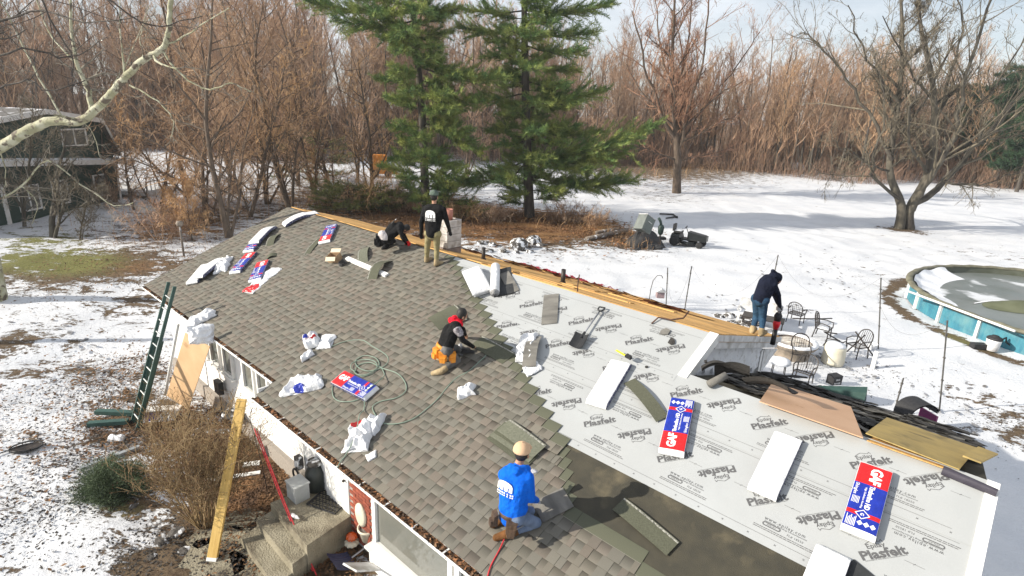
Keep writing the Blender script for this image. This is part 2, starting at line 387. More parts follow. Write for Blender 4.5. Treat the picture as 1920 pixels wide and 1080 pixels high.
mb = MB(); mb.box(((UL + UR) / 2, 8.2, .15), (UR - UL - .7, 7.3, .5)); mb.obj('foundation', [MORTAR], house)
# lap siding boards on the front walls
def lap(u0, u1, n, z0, z1, skip=()):
    z = z0; k = 0
    while z < z1 - .02:
        segs = [(u0, u1)]
        for (a, b, c, d) in skip:
            if c < z + .1 and d > z + .02:
                segs = [s for p, q in segs for s in ((p, min(q, a)), (max(p, b), q)) if s[1] - s[0] > .02 and not (s[0] >= a and s[1] <= b)]
        for p, q in segs:
            h = min(.125, z1 - z); m = MB()
            m.hexa([(p, n - .016, z), (q, n - .016, z), (q, n, z), (p, n, z)], [(p, n - .004, z + h), (q, n - .004, z + h), (q, n, z + h), (p, n, z + h)])
            m.obj('siding_board', [SIDING], wall)
        z += .125; k += 1
WIN1 = [(-15.0, -14.3), (-14.1, -13.5), (-13.3, -12.75), (-12.2, -11.6), (-11.45, -10.9), (-10.75, -10.25)]
lap(UL + .4, UJ + .28, nf1, .35, 2.3, [(a - .05, b + .05, 1.35, 2.3) for a, b in WIN1])
lap(UJ + .35, -8.42, nf2, .4, 2.2); 
def window(u0, u1, n, z0, z1, parent, fw=.06, mull=0):
    f = MB(); uc = (u0 + u1) / 2
    f.box((u0 + fw / 2, n - .04, (z0 + z1) / 2), (fw, .08, z1 - z0)); f.box((u1 - fw / 2, n - .04, (z0 + z1) / 2), (fw, .08, z1 - z0))
    f.box((uc, n - .042, z0 + fw / 2), (u1 - u0 - 2 * fw, .08, fw)); f.box((uc, n - .042, z1 - fw / 2), (u1 - u0 - 2 * fw, .08, fw))
    for k in range(mull): f.box((u0 + (u1 - u0) * (k + 1) / (mull + 1), n - .04, (z0 + z1) / 2), (fw, .07, z1 - z0 - 2 * fw))
    f.box((uc, n - .06, z0 - .02), (u1 - u0 + .08, .13, .035))
    fo = f.obj('window', [W_PAINT], parent)
    g = MB(); g.box((uc, n - .02, (z0 + z1) / 2), (u1 - u0 - fw, .012, z1 - z0 - fw)); g.obj('pane', [GLASSD], fo); return fo
for a, b in WIN1: window(a, b, nf1, 1.35, 2.28, wall)
# picture window bay on the right, brick panel between
window(-6.80, -4.78, nf2 - .03, .50, 2.05, wall, .09)
window(-4.72, -3.6, nf2 - .03, .50, 2.05, wall, .09)
mb = MB(); mb.box((-4.7, nf2 - .08, .24), (4.3, .16, .46)); mb.box((-4.7, nf2 - .12, .475), (4.35, .24, .04)); mb.obj('bay_panel', [W_PAINT], wall)
door = MB(); door.box((-8.0, nf2 - .03, 1.5), (.78, .05, 1.85)); dd = door.obj('door', [W_PAINT], wall)
h = MB(); h.lathe([(.0, 0), (.025, .01), (.03, .04), (.0, .06)], 10, M=Matrix.Translation((-7.7, nf2 - .06, 1.3)) @ Matrix.Rotation(math.pi / 2, 4, 'X')); h.obj('handle', [BLK_METAL], dd)
bp_ = MB(); bp_.box((-7.2, nf2 - .02, 1.1), (.74, .04, 1.9)); bw = bp_.obj('brick_panel', [MORTAR], wall)
brm = MB(); brm.box((0, 0, 0), (.195, .03, .058)); brme = brm.mesh('brick', [BRICK])
for r in range(26):
    for c in range(4):
        x = -7.56 + (.105 if r % 2 else 0) + c * .205
        if x + .1 > -6.92: continue
        link('brick', brme, bw, local=Matrix.Translation((x + .1, nf2 - .045 + rnd.uniform(-.004, .003), 0.2 + r * .068)))
# gable wall seen above the lower roof
mb = MB(); ug = UG - .22
def gable_quad(m, n0_, n1_, off, zb0, zb1, zt0, zt1, th=.1):
    m.hexa([(ug + off - th, n0_, zb0), (ug + off, n0_, zb0), (ug + off, n1_, zb1), (ug + off - th, n1_, zb1)], [(ug + off - th, n0_, zt0), (ug + off, n0_, zt0), (ug + off, n1_, zt1), (ug + off - th, n1_, zt1)])
def zlow(n): return ZLO - max(0, n - NLO) * math.tan(BE) - max(0, NLO - n) * math.tan(AL)
gable_quad(mb, NLO, NHI, 0, zlow(NLO) - .1, zlow(NHI) - .1, zroof(NLO), zroof(NHI)); gable_quad(mb, NHI, nb1, 0, zlow(NHI) - .1, 0, zroof(NHI), zroof(nb1))
gw = mb.obj('gable_wall', [SID_OLD], house)
z = 2.2
while z < 4.35:      # clapboards, each cut to the roof lines above and below it
    zt = z + .125
    def inv_back(zv, zr, nr): return nr + (zr - zv) / math.tan(BEH if nr == NHI else BE)
    n_hi = inv_back(zt + .13, ZHI, NHI); n_lo = inv_back(z - .02, ZLO, NLO)      # under the rear slope, above the low roof
    nA = max(NLO - .3 if z > ZLO else n_lo - .25, NLO - .5); nB = min(nb1, n_hi)
    nfr = NHI - (ZHI - .13 - zt) / math.tan(AL); nA = max(nA, nfr)
    if nB - nA > .05:
        m = MB(); m.hexa([(ug, nA, z), (ug + .05, nA, z), (ug + .05, nB, z), (ug, nB, z)], [(ug, nA, zt - .02), (ug + .03, nA, zt - .02), (ug + .03, nB, zt - .02), (ug, nB, zt - .02)]); m.obj('siding_board', [SID_OLD], gw)
    z += .125
mb = MB(); mb.box((ug + .03, nb1 - .03, 2.4), (.07, .12, 1.35)); mb.obj('corner_board', [W_PAINT], gw)
# rake boards, fascia, eave drip
mb = MB()
def plank(mb, A, B, up, out, w, t):   # board from A to B, hanging w below
    A, B, up, out = [Vector(q) for q in (A, B, up, out)]
    mb.hexa([HI @ p for p in (A - up * w, A - up * w + out * t, B - up * w + out * t, B - up * w)], [HI @ p for p in (A, A + out * t, B + out * t, B)])
plank(mb, RV(UG - .13, 5.62, .02), RV(UG - .13, 6.76, .02), NN, U, .17, .15)
mb.obj('rake_board', [W_PAINT], house); mb = MB(); plank(mb, RV(UR - .01, VE2, .02), RV(UR - .01, 5.72, .02), NN, U, .17, .115); mb.obj('rake_board', [W_PAINT], house)
mb = MB(); plank(mb, RV(UL - .04, VE1, -.0), RV(UL - .04, 6.73, .0), NN, U, .15, .04); mb.obj('rake_board', [W_PAINT], house)
mb = MB(); nb = back_frame(0, 0)
Wb = (N0 * math.cos(BEH) - Z * math.sin(BEH)); nbk = U.cross(Wb)
plank(mb, backpt(UG - .03, .05, True, .012), backpt(UG - .03, 4.12, True, .012), nbk, U, .11, .05)
plank(mb, backpt(UG - .05, .1, True, -.10), backpt(UG - .05, 4.05, True, -.10), nbk, U, .13, .04)
mb.obj('rear_rake_board', [W_DIRTY], house)
mb = MB(); mb.hexa([HI @ p for p in (backpt(ug - U.x * 0 - 0, 3.6, True, -.14), backpt(ug + .2, 3.6, True, -.14), backpt(ug + .2, 4.05, True, -.14), backpt(ug, 4.05, True, -.14))],
        [HI @ p for p in (backpt(ug, 3.6, True, -.11), backpt(ug + .2, 3.6, True, -.11), backpt(ug + .2, 4.05, True, -.11), backpt(ug, 4.05, True, -.11))])
mb.prism([(3.5 + 8.62, 2.5), (4.55 + 8.62, 2.78), (3.5 + 8.62, 3.1)], 0, .04, M=Matrix(((0, 0, 1, ug + .02), (1, 0, 0, 0), (0, 1, 0, -.05), (0, 0, 0, 1)))); mb.obj('rear_soffit', [W_DIRTY], house)
# gutters: trough + leaves + hangers
def gutter(u0, u1, n, z, hangers):
    g = MB(); prof = [(-.0, 0), (-.0, -.09), (-.085, -.09), (-.115, -.04), (-.12, 0), (-.128, 0), (-.128, -.045), (-.09, -.098), (.006, -.098), (.006, 0)]
    g.prism([(-p[0], p[1]) for p in prof], 0, u1 - u0, M=Matrix(((0, 0, 1, u0), (-1, 0, 0, n), (0, 1, 0, z), (0, 0, 0, 1))))
    g.box((u0 + .003, n - .06, z - .05), (.006, .12, .09)); g.box((u1 - .003, n - .06, z - .05), (.006, .12, .09))
    go = g.obj('gutter', [W_PAINT], house)
    hm = MB(); hm.box((0, -.06, .004), (.025, .125, .006)); hme = hm.mesh('hanger', [W_PAINT])
    for uh in hangers: link('gutter_hanger', hme, go, local=Matrix.Translation((uh, n, z)))
    lv = MB(); r = random.Random(int(u0 * 7))
    lv.col = (.5, .45, .4); lv.box(((u0 + u1) / 2, n - .055, z - .05), (u1 - u0 - .02, .095, .05))
    for k in range(int((u1 - u0) * 260)):
        x = r.uniform(u0 + .02, u1 - .02); y = n - r.uniform(.005, .115); zz = z - r.uniform(-.012, .02); s = r.uniform(.012, .035); c = r.choice([(1, 1, 1), (.6, .55, .5), (1.5, 1.2, 1), (.3, .28, .25), (.2, .2, .2), (2.2, 2.1, 2.0) if r.random() < .3 else (1, .8, .6)])
        lv.col = c; M_ = Matrix.Translation((x, y, zz)) @ Matrix.Rotation(r.uniform(0, 6), 4, 'Z') @ Matrix.Rotation(r.uniform(-.7, .7), 4, 'X')
        lv.add([(-s, -s * .5, 0), (s, -s * .4, .004), (s * .8, s * .5, 0), (-s * .6, s * .6, .005)], [(0, 1, 2, 3)], M=M_)
    tag(lv.obj('leaf_debris', [LEAFD], go), kind='stuff')
E1 = HI @ RV(0, VE1); E2 = HI @ RV(0, VE2)
gutter(UL + .02, UJ - .02, E1.y + .01, E1.z - .03, [UL + .6 + k * .62 for k in range(12)])
gutter(UJ + .02, UR, E2.y + .01, E2.z - .03, [UJ + .45 + k * .62 for k in range(16)])
mb = MB()
mb.box(((UL + UJ) / 2, E1.y + .03, E1.z - .12), (UJ - UL, .03, .17)); mb.box(((UL + UJ) / 2, E1.y + .22, E1.z - .2), (UJ - UL - .05, .4, .012))
mb.box(((UJ + UR) / 2, E2.y + .03, E2.z - .12), (UR - UJ, .03, .17)); mb.box(((UJ + UR) / 2, E2.y + .36, E2.z - .2), (UR - UJ - .05, .66, .012))
mb.box((UJ, (E1.y + E2.y) / 2 + .02, E1.z - .19), (.03, .42, .25))
mb.obj('fascia', [W_PAINT], house)
mb = MB(); mb.hexa([HI @ RV(UL, VE1 - .012, -.016), HI @ RV(UJ, VE1 - .012, -.016), HI @ RV(UJ, VE1 + .03, -.016), HI @ RV(UL, VE1 + .03, -.016)], [HI @ RV(UL, VE1 - .012, .0), HI @ RV(UJ, VE1 - .012, .0), HI @ RV(UJ, VE1 + .03, .0), HI @ RV(UL, VE1 + .03, .0)])
mb.hexa([HI @ RV(UJ, VE2 - .012, -.016), HI @ RV(UR, VE2 - .012, -.016), HI @ RV(UR, VE2 + .03, -.016), HI @ RV(UJ, VE2 + .03, -.016)], [HI @ RV(UJ, VE2 - .012, .0), HI @ RV(UR, VE2 - .012, .0), HI @ RV(UR, VE2 + .03, .0), HI @ RV(UJ, VE2 + .03, .0)])
mb.obj('drip_edge', [W_PAINT], house)

# pale air over the whole yard: far things fade a little
hb = MB(); hb.box((0, 60, 12.9), (420, 340, 27.8)); hz = bpy.data.materials.new('haze_air'); hz.use_nodes = True; _t = hz.node_tree; _t.nodes.remove(_t.nodes['Principled BSDF'])
_v = _t.nodes.new('ShaderNodeVolumePrincipled'); _v.inputs['Color'].default_value = (.93, .95, 1, 1); _v.inputs['Density'].default_value = .0005; _v.inputs['Anisotropy'].default_value = .2
_t.links.new(_v.outputs[0], _t.nodes['Material Output'].inputs['Volume']); tag(hb.obj('haze', [hz], None), 'thin pale winter haze over the yard and wood', 'haze', kind='stuff')
# ------------------------------------------------------------------ roof covering
RFL = HI @ roof_frame(0, 0)           # roof (u,v,h) -> house local (roof object sits at the house origin)
def uend(v):
    if v < 2.60: return UR - .0 if v < 2.0 else -1.5 + (2.6 - v) * 1.2
    if v < 2.75: return -2.15
    if v < 3.4: return -3.25 - (v - 2.75) * .9
    return -3.72 - 1.83 * (v - 3.4)
def shingle_variant(seed, cut=1.0):
    r = random.Random(seed); m = MB(); L = .995 * cut; t = .0045
    def zz(y, e=0): return .0115 * (1 - y / .337) + .0015 + e
    hue = [(.208, .190, .156), (.190, .179, .150), (.215, .186, .154), (.198, .187, .158), (.196, .172, .144)]
    def strip(x0, x1, y0, y1, e, c0, c1, ny=1):
        for k in range(ny):
            a = y0 + (y1 - y0) * k / ny; b = y0 + (y1 - y0) * (k + 1) / ny
            def cf(p, c0=c0, c1=c1):
                q = min(1, max(0, (p[1] - y0) / (y1 - y0))); return tuple(c0[i] + (c1[i] - c0[i]) * q for i in range(3))
            m.col = cf
            m.add([(x0, a, zz(a, e)), (x1, a, zz(a, e)), (x1, b, zz(b, e)), (x0, b, zz(b, e))], [(0, 1, 2, 3)])
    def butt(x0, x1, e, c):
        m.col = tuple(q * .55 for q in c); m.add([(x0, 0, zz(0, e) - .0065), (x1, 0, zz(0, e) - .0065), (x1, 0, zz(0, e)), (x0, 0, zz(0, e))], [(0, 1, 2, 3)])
    # headlap
    hc = (.135, .138, .098); strip(0, L, .143, .335, 0, hc, (.115, .12, .085))
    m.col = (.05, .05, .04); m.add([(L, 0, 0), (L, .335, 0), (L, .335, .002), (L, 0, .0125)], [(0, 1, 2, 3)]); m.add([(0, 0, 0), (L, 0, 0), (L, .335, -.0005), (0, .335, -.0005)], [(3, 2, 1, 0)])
    m.col = (.25, .24, .2); m.add([(0, .15, zz(.15, .0006)), (L, .15, zz(.15, .0006)), (L, .156, zz(.156, .0006)), (0, .156, zz(.156, .0006))], [(0, 1, 2, 3)])
    x = 0; tooth = r.random() < .5
    while x < L - .01:
        w = r.choice([.07, .09, .11, .13, .15, .17]); x1 = min(L, x + w); x1 = L if L - x1 < .05 else x1
        c = r.choice(hue); k = r.uniform(.90, 1.12); c = tuple(q * k for q in c)
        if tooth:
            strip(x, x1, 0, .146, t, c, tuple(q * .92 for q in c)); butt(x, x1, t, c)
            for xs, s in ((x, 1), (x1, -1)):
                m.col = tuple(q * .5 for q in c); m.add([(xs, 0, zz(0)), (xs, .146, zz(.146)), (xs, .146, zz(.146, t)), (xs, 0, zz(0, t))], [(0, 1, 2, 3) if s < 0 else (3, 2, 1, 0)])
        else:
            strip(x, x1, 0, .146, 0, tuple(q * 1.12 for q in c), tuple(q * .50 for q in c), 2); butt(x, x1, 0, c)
        x = x1; tooth = not tooth
    return m
svar = [shingle_variant(s).mesh('shingle', [SHING]) for s in range(14)]
cand = []
rs_ = random.Random(11); k = 0; v = VE2 - .015
v0_first = VE2 - .012
while v < 6.72:
    us = UJ if v < VE1 - .08 else UL
    ue = uend(v + .07); off = (k * .37 + rs_.uniform(-.03, .03)) % 1.0
    u = us - off
    while u < ue - .02:
        a = max(u, us); b = min(u + 1.0, ue)
        if b - a > .03: cand.append((a, b, v, u))
        u += 1.0
    v += .1432; k += 1
camv = Vector((0, 0, CAMH))
def vis(c):
    P = RV((c[0] + c[1]) / 2, c[2] + .07); d = P - camv
    px = d.dot(CR) / d.dot(CF) * FPX + 960; py = d.dot(CD) / d.dot(CF) * FPX + 540
    return (c[1] - c[0]) / d.length ** 3 * (1 if -60 < px < 1980 and -60 < py < 1140 else .001)
full = sorted([c for c in cand if c[1] - c[0] > .985], key=vis, reverse=True)
part = [c for c in cand if c[1] - c[0] <= .985]
allc = sorted(cand, key=vis, reverse=True); near = set(allc[:300])
stuff = MB()
def cut_mesh(c, seed):
    m = shingle_variant(seed); w = c[1] - c[0]; x0 = c[0] - c[3]
    # clip to the piece: clamp vertices in x
    m.v = [(min(max(p[0], x0), x0 + w) - x0, min(p[1], 6.722 - c[2]), p[2]) for p in m.v]
    nf, nm, nc = [], [], []
    for f, mi, cc in zip(m.f, m.m, m.c):
        xs = [m.v[i] for i in f]; e1 = Vector(xs[1]) - Vector(xs[0]); e2 = Vector(xs[2]) - Vector(xs[0])
        if e1.cross(e2).length > 1e-7: nf.append(f); nm.append(mi); nc.append(cc)
    m.f, m.m, m.c = nf, nm, nc; return m
for i, c in enumerate(cand):
    seed = rs_.randrange(14); fullw = c[1] - c[0] > .985 and c[2] < 6.38
    h = .001 if c[2] > VE2 else .0
    M_ = RFL @ Matrix.Translation((c[0], c[2], .002 if c[2] < 3.3 else .016)) @ Matrix.Rotation(rs_.uniform(-.0015, .0015), 4, 'Z')
    if c in near:
        me = svar[seed] if fullw else cut_mesh(c, seed).mesh('shingle', [SHING])
        link('shingle', me, roof, local=M_)
    else:
        m = shingle_variant(seed) if fullw else cut_mesh(c, seed)
        b = len(stuff.v)
        cols = []
        for cc, f in zip(m.c, m.f):
            if callable(cc):
                q = [cc(m.v[i]) for i in f]; cols.append(q)
            else: cols.append([cc] * len(f))
        stuff.v += [tuple(M_ @ Vector(p)) for p in m.v]; stuff.f += [tuple(i + b for i in f) for f in m.f]; stuff.m += m.m; stuff.c += cols
# build stuff mesh with stored corner colours
me = bpy.data.meshes.new('shingle_field'); me.from_pydata(stuff.v, [], stuff.f); me.materials.append(SHING)
ca = me.color_attributes.new('tint', 'FLOAT_COLOR', 'CORNER'); arr = []
for q in stuff.c:
    for c in q: arr += list(c) + [1]
ca.data.foreach_set('color', arr); me.update()
tag(link('shingle_field', me, roof), kind='stuff')
# dark felt at the eave and grey synthetic strips
def sheet(name, pts, h, th, m, wob=.0, sub=.25, parent=None):
    """polygon strip given as lower edge (u0,u1,v0) upper v1, cut by uend"""
    u0f, u1f, va, vb = pts; mb = MB(); nv = max(2, int((vb - va) / .14)); nu = 40
    def fn(a, b):
        v = va + (vb - va) * b; s = u0f(v); e = u1f(v); u = s + (e - s) * a
        hh = h + wob * (mnoise.noise(Vector((u * 1.6, v * 3.2, h * 40))) + .5 * mnoise.noise(Vector((u * 4.5 + 9, v * 2, 3)))) * min(1, b * 4, (1 - b) * 5 + .1)
        return (u, v, max(hh, h - .002))
    mb.grid(fn, nu * 3, nv * 2); 
    return mb.obj(name, [m], parent or roof, smooth=True, local=RFL)
sheet('dark_underlayment', (lambda v: min(uend(v) - 1.0, uend(v + .3) - 1), lambda v: UR, VE2, 3.8), -.002, 0, FELT_D, .0)
ubr = lambda v: UR + .0
gap = lambda v: uend(v) - 1.15
S1 = sheet('underlayment_sheet', (gap, ubr, 3.66, 4.80), .002, 0, FELT_G, .004)
S2 = sheet('underlayment_sheet', (gap, ubr, 4.77, 5.72), .006, 0, FELT_G, .005)
S3 = sheet('underlayment_sheet', (gap, lambda v: UG - .13, 5.47, 6.74), .010, 0, FELT_G, .005)
# ------------------------------------------------------------------ lettering
_tc = {}
def glyphs(s, bold=0.0, spacing=1.0):
    """vertices and faces of a word, baseline from x=0, cap height about 0.7 of the size 1"""
    k = (s, bold, spacing)
    if k in _tc: return _tc[k]
    cu = bpy.data.curves.new('t', 'FONT'); cu.body = s; cu.size = 1; cu.offset = bold; cu.resolution_u = 2; cu.space_character = spacing; cu.fill_mode = 'FRONT'
    o = bpy.data.objects.new('t', cu); me = bpy.data.meshes.new_from_object(o)
    v = [tuple(p.co) for p in me.vertices]; f = [tuple(p.vertices) for p in me.polygons]
    if v:
        x0 = min(p[0] for p in v); x1 = max(p[0] for p in v); h = max(p[1] for p in v)
        v = [(p[0] - x0, p[1], 0) for p in v]
    else: x0, x1, h = 0, 1, 1
    bpy.data.objects.remove(o); bpy.data.curves.remove(cu); bpy.data.meshes.remove(me)
    _tc[k] = (v, f, x1 - x0, h); return _tc[k]
def put_text(mb, s, x, y, width, height, ang=0, fn=None, bold=0.0, spacing=1.0, mi=0, center=True, shear=0.0):
    v, f, w, h = glyphs(s, bold, spacing); sx, sy = width / w, height / h; c, q = math.cos(ang), math.sin(ang)
    vs = []
    for p in v:
        a = p[0] * sx - (width / 2 if center else 0); b = p[1] * sy - (height / 2 if center else 0); a += b * shear
        X = x + a * c - b * q; Y = y + a * q + b * c
        vs.append((X, Y, fn(X, Y) if fn else 0))
    mb.add(vs, f, mi)
def put_poly(mb, pts, fn=None, mi=0):
    mb.add([(p[0], p[1], fn(p[0], p[1]) if fn else 0) for p in pts], [tuple(range(len(pts)))], mi)
def put_line(mb, x0, y0, x1, y1, w, fn=None, mi=0, n=1):
    dx, dy = x1 - x0, y1 - y0; l = math.hypot(dx, dy); nx, ny = -dy / l * w / 2, dx / l * w / 2
    for k in range(n):
        a, b = k / n, (k + 1) / n
        put_poly(mb, [(x0 + dx * a + nx, y0 + dy * a + ny), (x0 + dx * a - nx, y0 + dy * a - ny), (x0 + dx * b - nx, y0 + dy * b - ny), (x0 + dx * b + nx, y0 + dy * b + ny)], fn, mi)
def felt_print(parent, v0, wd, hgt, wob, phase, xmax, umin_f, vtop):
    r = random.Random(int(v0 * 100)); va, vb = v0, v0 + wd
    def fn(u, v):
        b = (v - va) / (vb - va)
        hh = hgt + wob * (mnoise.noise(Vector((u * 1.6, v * 3.2, hgt * 40))) + .5 * mnoise.noise(Vector((u * 4.5 + 9, v * 2, 3)))) * min(1, max(0, b * 4), max(0, (1 - b) * 5 + .1))
        return max(hh, hgt - .002) + .0022
    m = MB()
    def ok(u, v): return u > uend(v) - .25 and u < xmax and v < vtop
    def logo(u, v, flip):
        if not (ok(u - .25, v) and ok(u + .1, v)): return
        if u + .2 > xmax or v + .2 > vtop: return
        a = math.radians(43) + (math.pi if flip else 0); c, s = math.cos(a), math.sin(a)
        def P(x, y): return u + x * c - y * s, v + x * s + y * c
        x, y = P(0, -.035); put_text(m, 'Plasfelt', x, y, .47, .098, a, fn, .035, 1.0)
        x, y = P(-.03, .052); put_text(m, 'Epilay', x, y, .19, .052, a, fn, .012)
        p = [P(-.13, .078), P(-.05, .112), P(.03, .085), P(.05, .105), P(.062, .075)]
        for q, w in zip(p, p[1:]): put_line(m, *q, *w, .006, fn)
        x, y = P(0, -.098); put_text(m, 'SYNTHETIC ROOFING UNDERLAYMENT', x, y, .43, .012, a, fn)
    def url(u, v, flip):
        s = -1 if flip else 1
        if not (ok(u - .25, v) and ok(u + .25, v)): return
        a = math.pi if flip else 0
        put_text(m, 'www.epilay.com', u, v + .075 * s, .44, .042, a, fn, .004, 1.25)
        put_text(m, 'Synthetic Roofing Underlayment', u + .02 * s, v + .036 * s, .46, .018, a, fn)
        put_text(m, 'FL# 18550', u + .14 * s, v - .012 * s, .17, .026, a, fn, 0, 1.2)
        pc = u - .12 * s; L_, R_ = .10, .026; ring = []
        for rr in (R_, R_ - .012):
            ring.append([(pc + (L_ - R_) * (1 if math.cos(t) > 0 else -1) + rr * math.cos(t), v + rr * math.sin(t)) for t in [2 * math.pi * (i + .5) / 20 for i in range(20)]])
        for i in range(20): put_poly(m, [ring[0][i], ring[0][(i + 1) % 20], ring[1][(i + 1) % 20], ring[1][i]], fn)
        put_text(m, 'EPILAY', pc, v, .10, .014, a, fn)
        for k in range(2):
            yy = v - (.055 + k * .022) * s; x = u - .30
            while x < u + .32:
                l = r.uniform(.012, .05); put_line(m, x, yy, x + l, yy, .0085, fn); x += l + .007
    k = -30
    while k < 30:
        up = phase + 1.2 * k; iv = up - .6; vc = v0 + .61
        logo(up, vc, False); logo(iv, vc, True)
        for cx in (up - .3, iv - .3):
            if ok(cx - .1, vc) and cx + .1 < xmax and vc < vtop: put_line(m, cx - .09, vc, cx + .09, vc, .0035, fn, 0, 2); put_line(m, cx - .01, vc - .012, cx + .01, vc + .012, .004, fn)
        url(up + .31, v0 + .265, False)
        if v0 + .96 < vtop: url(up + .28 - .0, v0 + .955, True)
        for j in range(4):
            x = up + j * .3
            for vv in (v0 + .065,):
                if ok(x, vv): put_line(m, x - .01, vv - .01, x + .01, vv + .01, .004, fn); put_line(m, x - .01, vv + .01, x + .01, vv - .01, .004, fn)
            for vv in ((v0 + .115, v0 + 1.085) if v0 + 1.0 < vtop else (v0 + .115,)):
                if ok(x, vv) and x + .3 < xmax: put_line(m, x, vv, x + .3, vv, .004, fn, 0, 3)
        k += 1
    tag(m.obj('printed_lettering', [PRINT], parent), kind='stuff')
felt_print(S1, 3.66, 1.14, .002, .004, -.14, UR - .03, gap, 4.76)
felt_print(S2, 4.77, .95, .006, .005, -.53, UR - .03, gap, 5.70)
felt_print(S3, 5.47, 1.27, .010, .005, -.53, UG - .16, gap, 6.72)

# ------------------------------------------------------------------ shingle bundles
BW = mat('bundle_white', (.80, .80, .80), (.66, .67, .68), .35, 7, .5, 11)
BRED = mat('bundle_red', (.62, .012, .014), (.50, .01, .012), .33, 12, .3, 15, spec=.5)
BBLU = mat('bundle_blue', (.010, .030, .33), (.008, .022, .26), .33, 12, .3, 15, spec=.5)
BTXT = mat('bundle_letter_white', (.80, .80, .80), (.75, .75, .75), .35)
BGRY = mat('bundle_faint_print', (.52, .54, .57), (.6, .6, .62), .4)
BSID = mat('bundle_side_print', (.04, .045, .12), (.35, .36, .42), .4, 30, lo=.5, hi=.62)
def bundle(name, M_, label, printed=True, L=1.0, W=.335, H=.085, bend=None, group='wrapped shingle bundles on the roof', seed=0, faint=False):
    r = random.Random(seed); t = thing(name, M_, label, 'shingle bundle', group); bend = bend or (lambda x: 0)
    o1, o2 = r.uniform(0, 9), r.uniform(0, 9)
    def top(x, y, e=0):
        X = x / L; ex = min(1, (X + .0) / .035, (1 - X) / .035); ex = math.sin(max(0, ex) * math.pi / 2)
        ey = min(1, (y + W / 2) / .02, (W / 2 - y) / .02); ey = math.sin(max(0, ey) * math.pi / 2)
        return bend(x) + H * (.55 + .45 * min(ex, 1)) * (.88 + .12 * ey) + .004 * mnoise.noise(Vector((x * 9 + o1, y * 12, o2))) + e
    m = MB(); nx, ny = 26, 12
    m.grid(lambda a, b: (a * L, (b - .5) * W, top(a * L, (b - .5) * W)), nx, ny)
    m.grid(lambda a, b: (a * L, (.5 - b) * W, bend(a * L) + .0), nx, 1)
    for s in (-1, 1):
        m.grid(lambda a, b: ((a if s < 0 else 1 - a) * L, s * W / 2 + s * .004 * math.sin(b * 3.14), bend((a if s < 0 else 1 - a) * L) * (1) + (top((a if s < 0 else 1 - a) * L, s * W / 2) - bend((a if s < 0 else 1 - a) * L)) * b), nx, 3, 1)
    for x in (0, L):
        s = 1 if x else -1
        m.grid(lambda a, b: (x + s * .012 * math.sin(b * 3.14), (a - .5) * W * s, bend(x) + (top(x, (a - .5) * W * s) - bend(x)) * b), ny, 3)
    m.obj('wrapper', [BW, BSID], t, smooth=False)
    if printed:
        f = lambda x, y: top(x, y, .0016); f2 = lambda x, y: top(x, y, .0032)
        def panel(x0, x1, y0, y1, mm, nm):
            q = MB(); q.grid(lambda a, b: (x0 + (x1 - x0) * a, y0 + (y1 - y0) * b, f(x0 + (x1 - x0) * a, y0 + (y1 - y0) * b)), max(2, int((x1 - x0) * 26)), 12); q.obj(nm, [mm], t)
        hw = W / 2 - .004
        panel(.66 * L, .955 * L, -hw, hw, BRED, 'red_panel'); panel(.265 * L, .66 * L, -hw, hw, BBLU, 'blue_panel')
        panel(.21 * L, .265 * L, -hw, hw, BRED, 'red_stripe'); panel(.035 * L, .21 * L, -hw, hw, BBLU, 'blue_panel')
        g = MB(); a = math.pi
        put_text(g, 'GAF', .80 * L, -.03, .235, .115, a, f2, .045, .92)
        put_text(g, 'Timberline', .535 * L, -.02, .24, .05, a, f2, .03, .85); put_text(g, 'HD', .355 * L, -.02, .085, .05, a, f2, .045, .85)
        put_text(g, 'High Definition Roofing', .46 * L, .035, .30, .018, a, f2, .02)
        put_text(g, 'Shingles', .56 * L, .125, .17, .035, a, f2, .01)
        for k in range(6): put_line(g, (.36 - .004 * (k % 2)) * L, .075 + k * .013, (.455) * L, .075 + k * .013, .006, f2)
        for k in range(7): put_line(g, .05 * L, .055 + k * .014, (.19 - .02 * (k % 3)) * L, .055 + k * .014, .007, f2)
        def dia(x, y, rx, ry, mi=0, ff=f2): put_poly(g, [(x - rx, y), (x, y - ry), (x + rx, y), (x, y + ry)], ff, mi)
        for k in range(3): dia(.12 * L, -.115 + k * .062, .035, .030)
        dia(.237 * L, .005, .066, .075); dia(.237 * L, .005, .054, .062, 1, lambda x, y: top(x, y, .0040)); put_text(g, 'G', .237 * L, .005, .034, .036, a, lambda x, y: top(x, y, .0050), .03)
        g.obj('lettering', [BTXT, BBLU], t)
    elif faint:
        g = MB(); f2 = lambda x, y: top(x, y, .002)
        for k in range(5):
            for j in range(2):
                x0, y0 = (.08 + k * .18) * L, -.13 + j * .15
                for q in range(5):
                    if r.random() < .8: put_line(g, x0, y0 + q * .022, x0 + r.uniform(.06, .14), y0 + q * .022, .006, f2)
        g.obj('faint_print', [BGRY], t)
    return t
def rb(x, y, h=0.06): return uv(x, y, h)
def bundle_px(name, p0, p1, label, h0=.012, **k):
    """p0: measured centre of the diamond end, p1: of the lettered end (bundle top)"""
    a, b = rb(*p0, h0 + .075), rb(*p1, h0 + .075); ang = math.atan2(b[1] - a[1], b[0] - a[0]); L = k.get('L', 1.0)
    cx, cy = (a[0] + b[0]) / 2 - math.cos(ang) * L / 2, (a[1] + b[1]) / 2 - math.sin(ang) * L / 2
    return bundle(name, roof_frame(cx, cy, ang, h0), label, **k)
bundle_px('shingle_bundle', (1281, 746), (1258, 848), 'red and blue shingle bundle on grey felt near the fallen siding wall, letters reading upward', seed=1)
bundle_px('shingle_bundle', (1608, 1000), (1645, 870), 'red and blue shingle bundle nearest the right end of the roof', seed=2)
